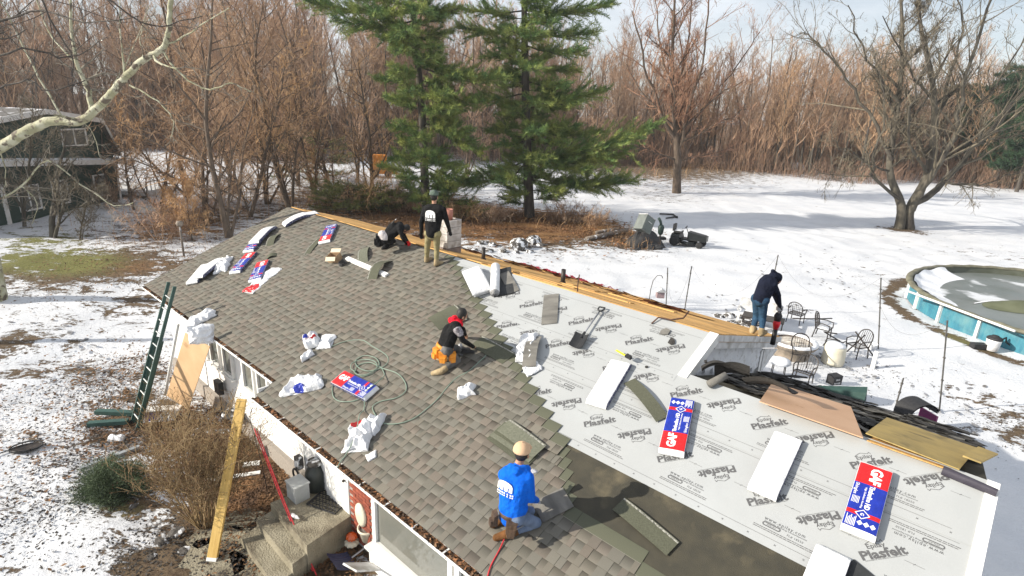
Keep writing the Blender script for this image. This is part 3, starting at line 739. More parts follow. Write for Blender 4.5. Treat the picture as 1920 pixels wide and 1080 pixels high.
bundle_px('shingle_bundle', (1428, 923), (1480, 813), 'white face-down shingle bundle between the two red and blue bundles on the felt', printed=False, faint=True, seed=3)
bundle_px('shingle_bundle', (1115, 759), (1167, 673), 'plain white shingle bundle with a tape measure on its upper end', printed=False, seed=4)
bundle_px('shingle_bundle', (1520, 1145), (1551, 1064), 'white shingle bundle cut off by the lower picture edge beside the black patch', printed=False, faint=True, seed=5)
bundle_px('shingle_bundle', (697, 737), (630, 704), 'red and blue shingle bundle under the green hose coil on the laid shingles', seed=6, h0=.026)
bundle_px('shingle_bundle', (622, 421), (607, 453), 'red and blue shingle bundle closest to the ridge, left of the crouching man', seed=7, h0=.026)
bundle_px('shingle_bundle', (440, 508), (470, 474), 'red and blue shingle bundle right of the crumpled white plastic near the left rake', seed=8, h0=.026)
bundle_px('shingle_bundle', (476, 526), (494, 487), 'red and blue shingle bundle above the opened red wrapper', seed=9, h0=.026)
bundle_px('shingle_bundle', (470, 463), (486, 444), 'printed shingle bundle buried under a draped white bundle', seed=10, h0=.026)
bundle_px('shingle_bundle', (477, 451), (505, 422), 'white shingle bundle draped over a printed one, upper left of roof', printed=False, seed=11, h0=.115, L=1.05, bend=lambda x: -.07 * max(0, (x - .6) / .4) ** 2)
bundle_px('shingle_bundle', (362, 524), (384, 498), 'short showing end of a white bundle under another at the left rake', printed=False, seed=12, h0=.026, L=.95)
bundle_px('shingle_bundle', (375, 513), (411, 482), 'long white bundle sagging over another beside the left rake', printed=False, seed=13, h0=.115, L=1.05, bend=lambda x: -.075 * max(0, (x - .55) / .45) ** 2)
bundle_px('shingle_bundle', (546, 413), (578, 398), 'white bundle bent over the far left ridge end', printed=False, seed=14, h0=.03, L=1.1, bend=lambda x: -.30 * max(0, (x - .72)) * (x > .72) + .05 * math.sin(min(1, x / .8) * 3.14))
bundle_px('shingle_bundle', (906, 549), (884, 503), 'lower of two stacked white bundles beside the felt roll', printed=False, seed=15, h0=.014, W=.40)
bundle_px('shingle_bundle', (903, 546), (880, 501), 'upper of two stacked white bundles beside the felt roll', printed=False, seed=16, h0=.102, W=.40)
# ------------------------------------------------------------------ loose shingles
OLIVE = mat('shingle_back', (.105, .108, .075), (.075, .078, .052), .9, 60, .3, 200)
OLIVE2 = mat('shingle_back_pale', (.17, .175, .13), (.125, .13, .095), .9, 30, .3, 200)
SHF = mat('shingle_face', (.21, .20, .18), (.12, .115, .105), .9, 7, .3, 200, stretch=(1, .3, 1))
ADH = mat('tar_strip', (.42, .41, .36), (.08, .08, .07), .7, 40)
def loose(p0, p1, label, w=.30, L=None, arch=.05, m=OLIVE, strip=True, h=.014, name='loose_shingle', tw=0.0, group='loose shingles lying on the roof'):
    a, b = uv(*p0, h), uv(*p1, h); ang = math.atan2(b[1] - a[1], b[0] - a[0]); l = L or math.hypot(b[0] - a[0], b[1] - a[1])
    t = thing(name, roof_frame(a[0], a[1], ang, h), label, 'shingle', group)
    mb = MB(); f = lambda x, y: .012 + arch * math.sin(max(0, min(1, x / l)) * 3.14) + tw * y * x / l + .004 * math.sin(x * 9)
    mb.grid(lambda i, j: (i * l, (j - .5) * w, f(i * l, (j - .5) * w)), 14, 4); mb.grid(lambda i, j: (i * l, (.5 - j) * w, f(i * l, (.5 - j) * w) - .006), 14, 4)
    for s in (-1, 1):
        mb.grid(lambda i, j: ((i if s < 0 else 1 - i) * l, s * w / 2, f((i if s < 0 else 1 - i) * l, s * w / 2) - .006 * (1 - j)), 14, 1)
    for x in (0, l):
        s = 1 if x else -1; mb.grid(lambda i, j: (x, (i - .5) * w * s, f(x, (i - .5) * w * s) - .006 * (1 - j)), 4, 1)
    mb.obj('shingle_mat', [m], t)
    if strip:
        q = MB(); y0 = w * .46
        q.grid(lambda i, j: (i * l, y0 - .022 * (1 - j), f(i * l, y0) + .0015), 14, 1); q.obj('tar_strip', [ADH], t)
    return t
loose((1160, 945), (1262, 1030), 'olive loose shingle with a pale sealing strip on the dark felt', .23, arch=.02)
loose((1180, 715), (1242, 787), 'dark olive shingle arching against the red and blue bundle', .20, arch=.07, strip=False)
loose((1030, 608), (1034, 553), 'grey shingle lying face up on the felt left of the shovel', .30, arch=.01, m=SHF, strip=False)
loose((697, 525), (728, 490), 'curved olive shingle lying across the white metal flashing', .28, arch=.16)
loose((681, 495), (684, 466), 'olive shingle standing up behind the white flashing', .26, arch=.10, m=OLIVE2)
loose((487, 456), (512, 423), 'olive shingle beside the draped white bundle near the left rake', .22, arch=.05, m=OLIVE2)
loose((505, 462), (520, 440), 'folded olive shingle lying upper right of the red and blue pair', .25, arch=.08, m=OLIVE)
loose((575, 478), (600, 448), 'olive shingle lying below the bundle closest to the ridge', .2, arch=.03, m=OLIVE)
loose((500, 485), (520, 478), 'scrap of olive shingle above the opened wrapper', .2, arch=.06, strip=False)
loose((815, 590), (838, 612), 'olive shingle leaning behind the man in the red hood', .34, arch=.05, m=OLIVE, h=.03)
loose((840, 578), (862, 606), 'upper olive shingle behind the hood of the man with the orange pouch', .34, arch=.05, m=OLIVE, h=.05)
for i, (a, b, lb) in enumerate([((925, 812), (1000, 865), 'lowest olive shingle of the pile ahead of the man in blue'), ((930, 806), (1004, 856), 'second olive shingle of the pile ahead of the man in blue'),
        ((938, 800), (1008, 846), 'third olive shingle of the pile ahead of the man in blue'), ((944, 797), (1012, 848), 'topmost olive shingle of the pile ahead of the man in blue')]):
    loose(a, b, lb, .28, arch=.004 + .006 * i, m=OLIVE2 if i % 2 else OLIVE, h=.018 + i * .014)
loose((1008, 962), (1050, 940), 'dark shingle held under the hands of the man in blue', .33, L=.45, arch=.0, m=SHF, strip=False, h=.02)
loose((893, 640), (945, 668), 'dark shingle being set by the man in the red hood', .33, L=.9, arch=.02, m=OLIVE, h=.02)
BLKP = mat('black_sheet', (.02, .022, .024), (.03, .032, .034), .7, 8)
t = thing('black_patch', roof_frame(*uv(1606, 1054), math.radians(-20), .012), 'square black membrane patch on the felt at the lower picture edge', 'patch')
m = MB(); m.box((.15, -.25, .004), (.36, .5, .006)); m.obj('membrane', [BLKP], t)
t = thing('felt_roll', roof_frame(*uv(928, 551, .09), math.radians(131), .014), 'white felt roll with black core end lying beside stacked white bundles', 'roll')
m = MB(); Rr = .10
m.lathe([(Rr, 0), (Rr, 1.02), (Rr - .01, 1.03)], 24, M=Matrix.Translation((0, 0, Rr)) @ Matrix.Rotation(math.pi / 2, 4, 'Y')); m.obj('rolled_felt', [BW], t, smooth=True)
m = MB()
for k in range(5):
    r0, r1 = .098 - k * .019, .088 - k * .019; n = 22
    m.add([(-.004 - .002 * k, rr * math.cos(2 * math.pi * i / n), Rr + rr * math.sin(2 * math.pi * i / n)) for rr in (r0, r1) for i in range(n)], [(i, (i + 1) % n, n + (i + 1) % n, n + i) for i in range(n)])
m.obj('roll_end', [BLACK], t)
t = thing('black_membrane', roof_frame(*uv(943, 530), math.radians(134), .012), 'folded black membrane lying between felt roll and ridge boards', 'membrane')
m = MB(); m.grid(lambda a, b: ((a - .5) * 1.0, (b - .5) * .42, .02 + .02 * math.sin(a * 7)), 10, 3); m.grid(lambda a, b: ((.5 - a) * 1.0, (b - .5) * .42, .0), 2, 1); m.obj('membrane_sheet', [BLKP], t)
loose((965, 548), (945, 512), 'grey shingle lying right of the folded black membrane', .22, m=SHF, strip=False, arch=.02)
# white flashing and cardboard box
t = thing('metal_flashing', roof_frame(*uv(652, 487, .03), 0, .03), 'long white metal flashing strip lying across the left shingles', 'flashing')
a, b = uv(652, 487), uv(727, 519); l = math.hypot(b[0] - a[0], b[1] - a[1]); t.matrix_world = roof_frame(a[0], a[1], math.atan2(b[1] - a[1], b[0] - a[0]), .026)
m = MB(); m.hexa([(0, -.07, 0), (l, -.07, 0), (l, .07, 0), (0, .07, 0)], [(0, -.05, .05), (l, -.05, .05), (l, .05, .05), (0, .05, .05)]); m.obj('flashing_strip', [W_PAINT], t)
CARD = mat('cardboard', (.42, .29, .17), (.34, .23, .13), .85, 4)
CARDI = mat('cardboard_light', (.66, .55, .40), (.6, .5, .36), .85, 4)
def carton(M_, label, d=(.30, .22, .18), name='cardboard_box', m1=CARD, fl=True):
    t = thing(name, M_, label, 'box'); m = MB(); x, y, z = d; w = .006
    m.box((0, 0, w / 2), (x, y, w)); m.box((0, -y / 2, z / 2), (x, w, z)); m.box((0, y / 2, z / 2), (x, w, z)); m.box((-x / 2, 0, z / 2), (w, y - w, z)); m.box((x / 2, 0, z / 2), (w, y - w, z)); m.obj('box_body', [m1], t)
    if fl:
        for a, px, py, sx, sy in ((2.2, 0, -y / 2, x, y * .5), (-.4, 0, y / 2, x, y * .5)):
            q = MB(); q.box((0, sy / 2, 0), (sx, sy, w), M=Matrix.Translation((px, py, z)) @ Matrix.Rotation(math.pi * (a > 1) * 0 + (-2.4 if a > 1 else .5), 4, 'X')); q.obj('flap', [CARDI], t)
    return t
carton(roof_frame(*uv(630, 490), .4, .026), 'open cardboard nail box beside the white flashing')
coil = MB()
for j in range(3): coil.tube([(.10 * math.cos(i * .5), .10 * math.sin(i * .5), .02 + .03 * j) for i in range(14)], .012, 6)
t = thing('nail_coil', roof_frame(*uv(645, 498), 0, .026), 'black strap coil lying between the nail box and the flashing', 'coil'); coil.obj('strap_coil', [BLACK], t)
# ------------------------------------------------------------------ crumpled wrappers
WRAPC = mat('wrapper_plastic', (.80, .80, .80), (.70, .71, .74), .2, 7, .5, 22, tint=True, spec=.6)
def wrapper(M_, label, a, b, h, seed, patches=(), name='empty_wrapper', flat=1.0):
    r = random.Random(seed); o = Vector((r.uniform(0, 50), r.uniform(0, 50), 0)); t = thing(name, M_, label, 'wrapper', 'empty plastic wrappers on the roof')
    m = MB(); nu, nv = 44, 30
    def P(i, j):
        x, y = (i - .5) * a, (j - .5) * b
        e = mnoise.noise(Vector((x * 4, y * 4, 3)) + o); x2 = x * (1 + .35 * e) + .05 * mnoise.noise(Vector((y * 7, x * 3, 1)) + o); y2 = y * (1 + .35 * mnoise.noise(Vector((x * 4, y * 3, 9)) + o)) + .05 * mnoise.noise(Vector((x * 7, 1, 5)) + o)
        edge = min(i, 1 - i, j, 1 - j) * 7; edge = min(1, edge)
        rg = 1 - abs(mnoise.noise(Vector((x * 5, y * 6, 0)) + o)) * 2; r2 = 1 - abs(mnoise.noise(Vector((x * 13, y * 11, 4)) + o)) * 2
        return (x2, y2, .006 + max(0, h * .85 * (.35 + .65 * rg) * edge ** .5 + h * .16 * r2 * edge + .01 * (1 - edge) * (r2 > .5)))
    vs = [P(i / nu, j / nv) for j in range(nv + 1) for i in range(nu + 1)]; m.v = [tuple(p) for p in vs]
    for j in range(nv):
        for i in range(nu):
            c = (1, 1, 1); x, y = (i + .5) / nu, (j + .5) / nv
            for (px, py, pr, pc) in patches:
                if math.hypot(x - px, (y - py) * b / a * 1.3) + .08 * mnoise.noise(Vector((x * 9, y * 9, seed))) < pr: c = pc
            k = j * (nu + 1) + i; m.f.append((k, k + 1, k + nu + 2, k + nu + 1)); m.m.append(0); m.c.append(c)
    m.col = (1, 1, 1); m.add([(vs[k][0] * .98, vs[k][1] * .98, .0) for k in (0, nu, (nu + 1) * (nv + 1) - 1, (nu + 1) * nv)], [(3, 2, 1, 0)])
    m.obj('plastic_film', [WRAPC], t, smooth=True); return t
RD, BU = (.75, .015, .02), (.02, .045, .45)
def wp(p0, p1, label, b, h, seed, patches=(), hh=.02, ext=1.0):
    A, B = uv(*p0), uv(*p1); ang = math.atan2(B[1] - A[1], B[0] - A[0]); L = math.hypot(B[0] - A[0], B[1] - A[1]) * ext
    return wrapper(roof_frame((A[0] + B[0]) / 2, (A[1] + B[1]) / 2, ang, hh), label, L, b, h, seed, patches)
wp((356, 612), (402, 588), 'white wrapper hanging over the left gutter above the plywood', .42, .14, 21)
wp((414, 512), (424, 488), 'crumpled white wrapper beside the sagging white bundle', .36, .16, 22)
wp((468, 548), (518, 506), 'opened wrapper with a red panel at its lower end', .40, .05, 23, [(.1, .5, .22, RD)], ext=1.1)
wp((572, 650), (600, 636), 'crumpled red white and blue wrapper left of the loose hose loop', .45, .18, 24, [(.25, .7, .2, BU), (.6, .4, .25, RD)])
wp((600, 645), (626, 640), 'white flap of plastic joined to the red and blue crumpled wrapper', .42, .08, 25)
wp((562, 680), (592, 662), 'small white torn wrapper strip below the red and blue crumple', .16, .09, 26, ext=.9)
wp((532, 732), (610, 715), 'long white folded wrapper left of the bundle under the hose', .42, .14, 27, [(.48, .18, .16, BU)], ext=.85)
wp((664, 852), (684, 795), 'tall crumpled white wrapper near the gutter with red corner', .40, .18, 28, [(.92, .7, .16, RD)], ext=.9)
wp((684, 800), (716, 802), 'white wrapper fold opening right of the red corner', .42, .15, 29)
wp((690, 862), (708, 852), 'small white scrap at the foot of the tall crumpled wrapper', .14, .03, 30)
wp((858, 742), (892, 732), 'small tented white wrapper scrap below the man with the orange pouch', .26, .14, 31)
wp((985, 682), (992, 632), 'white wrapper standing open around a shingle bundle on the felt edge', .34, .14, 32, hh=.02)
wp((985, 700), (1012, 688), 'white paper scrap lying at the felt edge', .25, .04, 33)
loose((992, 688), (1004, 632), 'grey shingles showing inside the standing open wrapper', .24, m=SHF, strip=False, arch=.10, h=.05)
# ------------------------------------------------------------------ shovel, tape, bars, hose
SHV = mat('shovel_black', (.02, .021, .023), (.03, .03, .03), .4, 9); ALU = mat('grey_handle', (.42, .43, .45), (.3, .3, .32), .35, 9, metal=.5)
A, B = uv(1126, 588), uv(1093, 636); ang = math.atan2(B[1] - A[1], B[0] - A[0]); l = math.hypot(B[0] - A[0], B[1] - A[1])
t = thing('shovel', roof_frame(A[0], A[1], ang, .02), 'black scoop shovel with grey shaft lying on the grey felt', 'shovel')
m = MB(); m.tube([(.05, 0, .05), (l, 0, .06)], .016, 8); m.obj('shaft', [ALU], t, smooth=True)
m = MB(); m.tube([(.1, 0, .052), (.02, .0, .05), (-.02, .05, .05), (-.06, .06, .05), (-.10, .055, .05), (-.10, -.055, .05), (-.06, -.06, .05), (-.02, -.05, .05), (.02, 0, .05)], .015, 7); m.obj('grip', [SHV], t, smooth=True)
m = MB(); m.grid(lambda a, b: (l - .02 + a * .30, (b - .5) * .26, .02 + .05 * (2 * b - 1) ** 2 + .05 * (1 - a) ** 2), 6, 6); m.grid(lambda a, b: (l - .02 + a * .30, (.5 - b) * .26, .012 + .05 * (2 * b - 1) ** 2 + .05 * (1 - a) ** 2), 6, 6); m.tube([(l - .1, 0, .06), (l + .06, 0, .05)], .024, 8); m.obj('blade', [SHV], t)
TAPE = mat('yellow_tape', (.75, .70, .03), (.65, .6, .02), .4, 9)
t = thing('tape_measure', roof_frame(*uv(1176, 668, .12), math.radians(-12), .10), 'yellow tape measure with black case lying on the plain white bundle', 'tape measure')
m = MB(); m.box((.04, 0, .03), (.09, .05, .06)); m.tube([(.0, -.03, .03), (.0, .03, .03)], .03, 10); m.obj('case', [BLACK], t)
m = MB(); m.box((-.14, 0, .012), (.22, .035, .004)); m.obj('blade', [TAPE], t)
RUST = mat('rusty_iron', (.10, .045, .028), (.05, .03, .022), .7, 18)
def bar(pts, label, name='pry_bar', r=.014, mtl=RUST):
    P = [RV(*uv(x, y), h) for x, y, h in pts]; t = thing(name, Matrix.Translation(P[0]), label, name.replace('_', ' '))
    m = MB(); m.tube([p - P[0] for p in P], r, 6); m.obj('bar_body', [mtl], t, smooth=True)
bar([(1222, 609, .03), (1235, 600, .06), (1258, 604, .05), (1282, 603, .08), (1292, 592, .10)], 'rusty hooked pry bar lying on the ridge boards near the far hut end')
bar([(1083, 549, .03), (1086, 541, .16), (1090, 535, .26)], 'thin upright iron bar standing at the ridge', r=.012)
HOSE = mat('green_hose', (.22, .29, .23), (.17, .24, .19), .45, 9); HOSE2 = mat('dark_hose', (.10, .11, .08), (.08, .09, .06), .5, 9); REDL = mat('red_rope', (.55, .03, .04), (.45, .02, .03), .6, 30)
def smooth_pts(P, n=5):
    out = []
    for i in range(len(P) - 1):
        p0, p1, p2, p3 = P[max(i - 1, 0)], P[i], P[i + 1], P[min(i + 2, len(P) - 1)]
        for k in range(n):
            s = k / n; out.append(.5 * ((2 * p1) + (p2 - p0) * s + (2 * p0 - 5 * p1 + 4 * p2 - p3) * s * s + (3 * p1 - p0 - 3 * p2 + p3) * s ** 3))
    return out + [P[-1]]
def hose(px, label, name='air_hose', r=.0085, m=HOSE, cat='hose', h=.035):
    P = [RV(*uv(q[0], q[1]), q[2] if len(q) > 2 else h) for q in px]; P = smooth_pts(P)
    t = MB(Matrix.Translation(-P[0])); t.tube(P, r, 7); o = t.obj(name, [m], None, smooth=True, mw=Matrix.Translation(P[0])); tag(o, label, cat)
hose([(622, 652), (650, 642), (680, 640), (700, 652), (725, 668), (728, 682), (712, 694), (690, 698), (672, 690), (668, 678), (685, 669), (706, 674), (712, 688), (700, 702), (680, 708), (668, 700), (672, 688), (695, 682), (716, 692), (745, 702), (760, 718), (762, 735), (745, 748), (715, 755), (700, 765), (705, 780), (718, 795), (745, 797), (775, 788), (800, 770), (822, 750), (840, 728), (858, 710), (880, 698), (900, 680), (912, 668), (905, 660)],
     'long green air hose looping from the crumpled wrapper to the nail gun', h=.032)
hose([(715, 690), (722, 705), (716, 722, .12), (700, 735, .12), (688, 745, .1), (684, 770), (680, 790, .15), (672, 830, .15), (650, 855), (640, 868), (634, 878, .02)],
     'second green hose running over the bundle and down across the gutter', h=.034)
hose([(668, 700), (660, 695), (663, 684), (685, 678), (705, 682), (708, 694), (690, 706), (672, 706), (664, 698)], 'inner coil of green hose above the red and blue bundle', h=.055)
hose([(634, 705), (625, 722, .03), (626, 745, .03), (640, 755), (665, 754), (686, 745)], 'thin green hose loop curling below the lettered bundle end', h=.032)
P = [RV(*uv(x, y), h) for x, y, h in [(975, 955, .55), (965, 978, .3), (955, 1000, .1), (940, 1028, .03), (922, 1062, .03), (915, 1085, .03)]]
P = smooth_pts(P); q = MB(Matrix.Translation(-P[0])); q.tube(P, .009, 6); tag(q.obj('safety_rope', [REDL], None, True, Matrix.Translation(P[0])), 'red rope running from the belt of the man in blue down to the eave', 'rope')
# scraps of black shingle on the felt
def scrap(x, y, s, label, m_=TORN, seed=0, name='shingle_scrap'):
    r = random.Random(seed); n = 7; pl = [(s * (.6 + .5 * r.random()) * math.cos(i * 6.283 / n), s * .8 * (.6 + .5 * r.random()) * math.sin(i * 6.283 / n)) for i in range(n)]
    t = MB(); t.prism(pl, 0, .02); tag(t.obj(name, [m_], None, mw=roof_frame(*uv(x, y), r.uniform(0, 3), .014)), label, 'scrap', 'shingle scraps on the felt')
scrap(1248, 624, .12, 'torn dark scrap just below the ridge boards on the felt', SHF, 1); scrap(1260, 642, .09, 'small black scrap below the torn dark one on the felt', TORN, 2); scrap(1323, 680, .04, 'tiny black scrap beside the white rake board', TORN, 3)
scrap(1213, 690, .03, 'tiny black crumb above the plain white bundle', TORN, 4)
# ------------------------------------------------------------------ plywood sheets and torn shingles at the low ridge
def lowpt(u, s, h): return back_frame(u, s, False, 0, h).translation
def quad_sheet(name, label, C, th, m_, cat='plywood'):
    C = [Vector(c) for c in C]; n = (C[1] - C[0]).cross(C[3] - C[0]).normalized(); n = n if n.z > 0 else -n
    o = C[0]; mb = MB(); mb.hexa([c - o for c in C], [c - o + n * th for c in C]); X = (C[1] - C[0]).normalized()
    tag(mb.obj(name, [m_], None, mw=Matrix.Translation(o)), label, cat)
PLYF = mat('fresh_plywood', (.56, .36, .23), (.50, .31, .19), .7, 1.6, .1, 50, stretch=(1, 1, 3), dirt=(.36, .2, .1), dscale=5, dlo=.66, dhi=.76)
PLYO = mat('weathered_plywood', (.42, .30, .10), (.30, .22, .08), .75, 2.4, .2, 40, dirt=(.16, .12, .05), dscale=3, dlo=.55, dhi=.7)
quad_sheet('plywood_sheet', 'clean tan plywood sheet lying across the low ridge', [RV(-1.92, 5.56, .125), RV(-.66, 5.58, .115), lowpt(-1.05, 1.45, .16), lowpt(-2.15, 1.25, .16)], .014, PLYF)
quad_sheet('plywood_sheet', 'weathered yellow plywood sheet near the right roof end', [RV(-.66, 5.72, .06), RV(.30, 5.66, .07), lowpt(.48, 1.9, .12), lowpt(-.62, 2.0, .12)], .014, PLYO)
quad_sheet('plywood_sheet', 'orange edged plywood sheet under the weathered yellow one', [RV(-.62, 5.61, .06), RV(.22, 5.61, .06), lowpt(.3, 1.0, .06), lowpt(-.5, 1.0, .06)], .012, DECKW)
quad_sheet('board_offcut', 'narrow board offcut hanging past the right rake', [lowpt(.30, .15, .16), lowpt(.47, .1, .16), lowpt(.66, 1.2, .20), lowpt(.46, 1.3, .20)], .02, PLYO, 'board')
r = random.Random(77); tm = MB(); tl = MB()
shme = []
for kk in range(5):
    q = MB(); rr = random.Random(kk); w, l = rr.uniform(.12, .3), rr.uniform(.4, .95); cu = rr.uniform(-.02, .03)
    q.grid(lambda a, b: (a * l + .02 * math.sin(b * 9), (b - .5) * w * (1 + .2 * math.sin(a * 9 + kk)), .012 + cu * (2 * a - 1) ** 2 + .012 * math.sin(a * 12 + b * 5)), 7, 3); q.grid(lambda a, b: (a * l, (.5 - b) * w, cu * (2 * a - 1) ** 2), 4, 1); shme.append(q)
mds = [q.mesh('torn_shingle', [TORN]) for q in shme] + [q.mesh('torn_shingle', [TORN_L]) for q in shme]
for i in range(230):
    u, s = r.uniform(UG - .0, UR), r.uniform(.0, 4.3)
    me = mds[r.randrange(5) + (5 if r.random() < .24 else 0)]
    r_dummy = 0; inply = (-3.0 < u < -.3 and s < 1.75) or (u > -1.6 and s < 2.3)
    M_ = back_frame(u, s, False, r.gauss(0, .3), .008 + r.uniform(0, .012 if inply else .03)) @ Matrix.Rotation(0 if inply else r.gauss(0, .08), 4, 'X') @ Matrix.Rotation(0 if inply else r.gauss(0, .05), 4, 'Y')
    if inply and (s < .7 or u > -.6 and s < 1.3): continue
    if M_.translation.dot(U) + .9 * math.cos(.3) > UR + .1: M_ = back_frame(UR - 1.0 + r.uniform(-.1, .1), s, False, r.gauss(0, .2), .02 + r.uniform(0, .08))
    link('torn_shingle', me, roofb, local=HI @ M_)
for (u, v, rt, ti, l, lb) in [(-2.75, 5.95, .2, -.9, .5, 'black torn shingle sheet propped against the siding wall'), (-2.3, 6.1, -.35, -.5, .7, 'long curled black shingle sheet standing up on the torn roofing'), (-2.9, 5.80, .4, -.3, .4, 'curled black sheet at the foot of the white rake board')]:
    q = MB(); q.grid(lambda a, b: (a * l, (b - .5) * .33, .08 * math.sin(a * 3) + .05 * (2 * b - 1) ** 2), 10, 4); q.grid(lambda a, b: (a * l, (.5 - b) * .33, .08 * math.sin(a * 3) + .05 * (2 * b - 1) ** 2 - .012), 10, 4)
    tag(q.obj('torn_sheet', [TORN], None, mw=Matrix.Translation(lowpt(u, (v - 5.7), .12)) @ Matrix.Rotation(PSI + rt, 4, 'Z') @ Matrix.Rotation(ti, 4, 'X') @ Matrix.Rotation(-.25, 4, 'Y')), lb, 'roofing sheet')
a, b = Vector(RV(*uv(1328, 722, .06), .07)), Vector(RV(*uv(1362, 705, .1), .12))
q = MB(Matrix.Translation(-a)); q.tube([a, b], .055, 12); tag(q.obj('rolled_shingle', [SHF], None, True, Matrix.Translation(a)), 'grey rolled shingle at the foot of the siding wall', 'shingle')
t = thing('felt_edge_tube', roof_frame(.16, 5.60, math.radians(-6), .03), 'dark curled membrane roll at the right ridge end', 'membrane')
q = MB(); q.grid(lambda a, b: (a * .5, .055 * math.cos(b * 3.6) * (1 - .3 * a), .06 * math.sin(b * 3.6) + .01), 8, 8); q.grid(lambda a, b: (a * .5, .045 * math.cos(b * 3.6) * (1 - .3 * a), .048 * math.sin(b * 3.6) + .01), 8, 8); q.obj('curled_membrane', [mat('dark_purple_membrane', (.035, .03, .045), (.05, .045, .06), .5)], t, smooth=True)
# vent pipes and chimney
def backuv(x, y, hi=True, h=0):
    be = BEH if hi else BE; W = N0 * math.cos(be) - Z * math.sin(be); n = U.cross(W); P = RIDGE_HI if hi else RIDGE_LO
    D = ray(x, y); X = O0 + D * (((P - O0).dot(n) + h) / D.dot(n)); return X.dot(U), (X - P).dot(W)
for (x, n0, lb) in [(-9.68, 9.85, 0), (-7.05, 9.75, 1)]:
    zb = ZHI - (n0 - NHI) * math.tan(BEH); q = MB(); q.lathe([(.055, -.05), (.05, .36), (.04, .36), (.04, .1)], 12, M=Matrix.Translation((x, n0, zb))); q.lathe([(.12, -.03), (.07, .05), (.06, .08)], 12, M=Matrix.Translation((x, n0, zb))); q.obj('vent_pipe', [BLK_METAL], roofb, smooth=True)
CHW = mat('chimney_block', (.58, .56, .54), (.44, .42, .40), .85, 5, .4, 30, dirt=(.3, .27, .24), dscale=6, dlo=.5, dhi=.68, rnd=.08); CHB = mat('chimney_base', (.30, .23, .20), (.2, .16, .15), .9, 6, .4, 30, rnd=.1)
ch = MB(); cu, cn = -10.66, 9.52; ch.box((cu, cn, 4.35), (.44, .44, 1.3)); cho = ch.obj('chimney', [MORTAR], roofb)
z0 = 3.95
for k in range(6):
    for dx, dy, sx, sy in ((-.115, -.225, .225, .03), (.115, -.225, .225, .03), (-.225, 0, .03, .44), (.225, 0, .03, .44), (0, .225, .46, .03)):
        b = MB(); b.box((cu + dx * 1.02, cn + dy * 1.02, z0 + k * .18 + .088), (sx * 1.0, sy, .168)); b.obj('chimney_block', [CHB if k < 2 else CHW], roofb)
fl = MB(); fl.lathe([(.11, 0), (.12, .28), (.10, .28), (.09, .05)], 12, M=Matrix.Translation((cu, cn, 5.0))); fl.obj('flue_tile', [mat('clay_flue', (.45, .2, .15), (.35, .15, .11), .8)], roofb, smooth=True)
# red netting / cloth strip along the far ridge
for k in range(26):
    s0 = 3.6 + rnd.uniform(0, .7); u = -10.6 + k * .12; q = MB(); q.grid(lambda a, b: (a * .3, b * .18, .05 + .03 * math.sin(a * 7 + k) + .02 * math.sin(b * 5)), 4, 2); q.obj('red_flashing', [mat('red_film', (.6, .02, .05), (.5, .02, .04), .5) if k == 0 else bpy.data.materials['red_film']], roofb, local=HI @ back_frame(u, s0, True, rnd.uniform(-.3, .3)))
# ------------------------------------------------------------------ neighbour house, far left
GREENW = mat('dark_green_siding', (.022, .050, .042), (.034, .066, .054), .7, 4, stretch=(1, 1, 12)); SNOWM = mat('settled_snow', (.80, .81, .83), (.72, .74, .78), .6, 3, .6, 7, spec=.3)
ROOFG = mat('neighbour_roofing', (.16, .15, .14), (.10, .095, .09), .9, 5, dirt=(.7, .7, .72), dscale=1.2, dlo=.55, dhi=.6)
nb_ = thing('neighbour_house', zrot((-30, 30, 0)), 'dark green house with a gambrel gable and white trim behind the left branches', 'house')
def wallbox(n, m, c, d, p=nb_, **k): q = MB(); q.box(c, d); return q.obj(n, [m], p, **k)
wl = wallbox('wall', GREENW, (-4, 5, 1.3), (8, 13.4, 4.0))
for k in range(16):
    q = MB(); q.hexa([(0, -1.7, .1 + k * .2), (.03, -1.7, .1 + k * .2), (.03, 11.7, .1 + k * .2), (0, 11.7, .1 + k * .2)], [(0, -1.7, .29 + k * .2), (.008, -1.7, .29 + k * .2), (.008, 11.7, .29 + k * .2), (0, 11.7, .29 + k * .2)]); q.obj('siding_board', [GREENW], wl)
q = MB(); prof = [(-.5, 3.2), (12.1, 3.2), (10.8, 5.7), (6, 6.35), (1.3, 5.7)]; q.prism(prof, -8, -.02, M=Matrix(((0, 0, 1, 0), (1, 0, 0, 0), (0, 1, 0, 0), (0, 0, 0, 1)))); up = q.obj('upper_wall', [GREENW], nb_)
q = MB()
for a, b in zip(prof[1:], prof[2:] + prof[:1]):
    if a[1] == b[1]: continue
    q.hexa([(-8, a[0], a[1]), (.35, a[0], a[1]), (.35, b[0], b[1]), (-8, b[0], b[1])], [(-8, a[0] * 1.0, a[1] + .16), (.35, a[0], a[1] + .16), (.35, b[0], b[1] + .16), (-8, b[0], b[1] + .16)])
q.obj('roof', [ROOFG], nb_)
for a, b in zip(prof[1:4], prof[2:5]):
    q = MB(); q.hexa([(.36, a[0], a[1] - .14), (.42, a[0], a[1] - .14), (.42, b[0], b[1] - .14), (.36, b[0], b[1] - .14)], [(.36, a[0], a[1] + .17), (.42, a[0], a[1] + .17), (.42, b[0], b[1] + .17), (.36, b[0], b[1] + .17)]); q.obj('rake_trim', [W_PAINT], nb_)
q = MB(); q.hexa([(-.1, -1.8, 3.9), (.5, -1.8, 3.7), (.5, 13.2, 2.55), (-.1, 13.2, 2.75)], [(-.1, -1.8, 4.12), (.5, -1.8, 3.95), (.5, 13.2, 2.8), (-.1, 13.2, 2.97)]); pr = q.obj('porch_roof', [SNOWM], nb_)
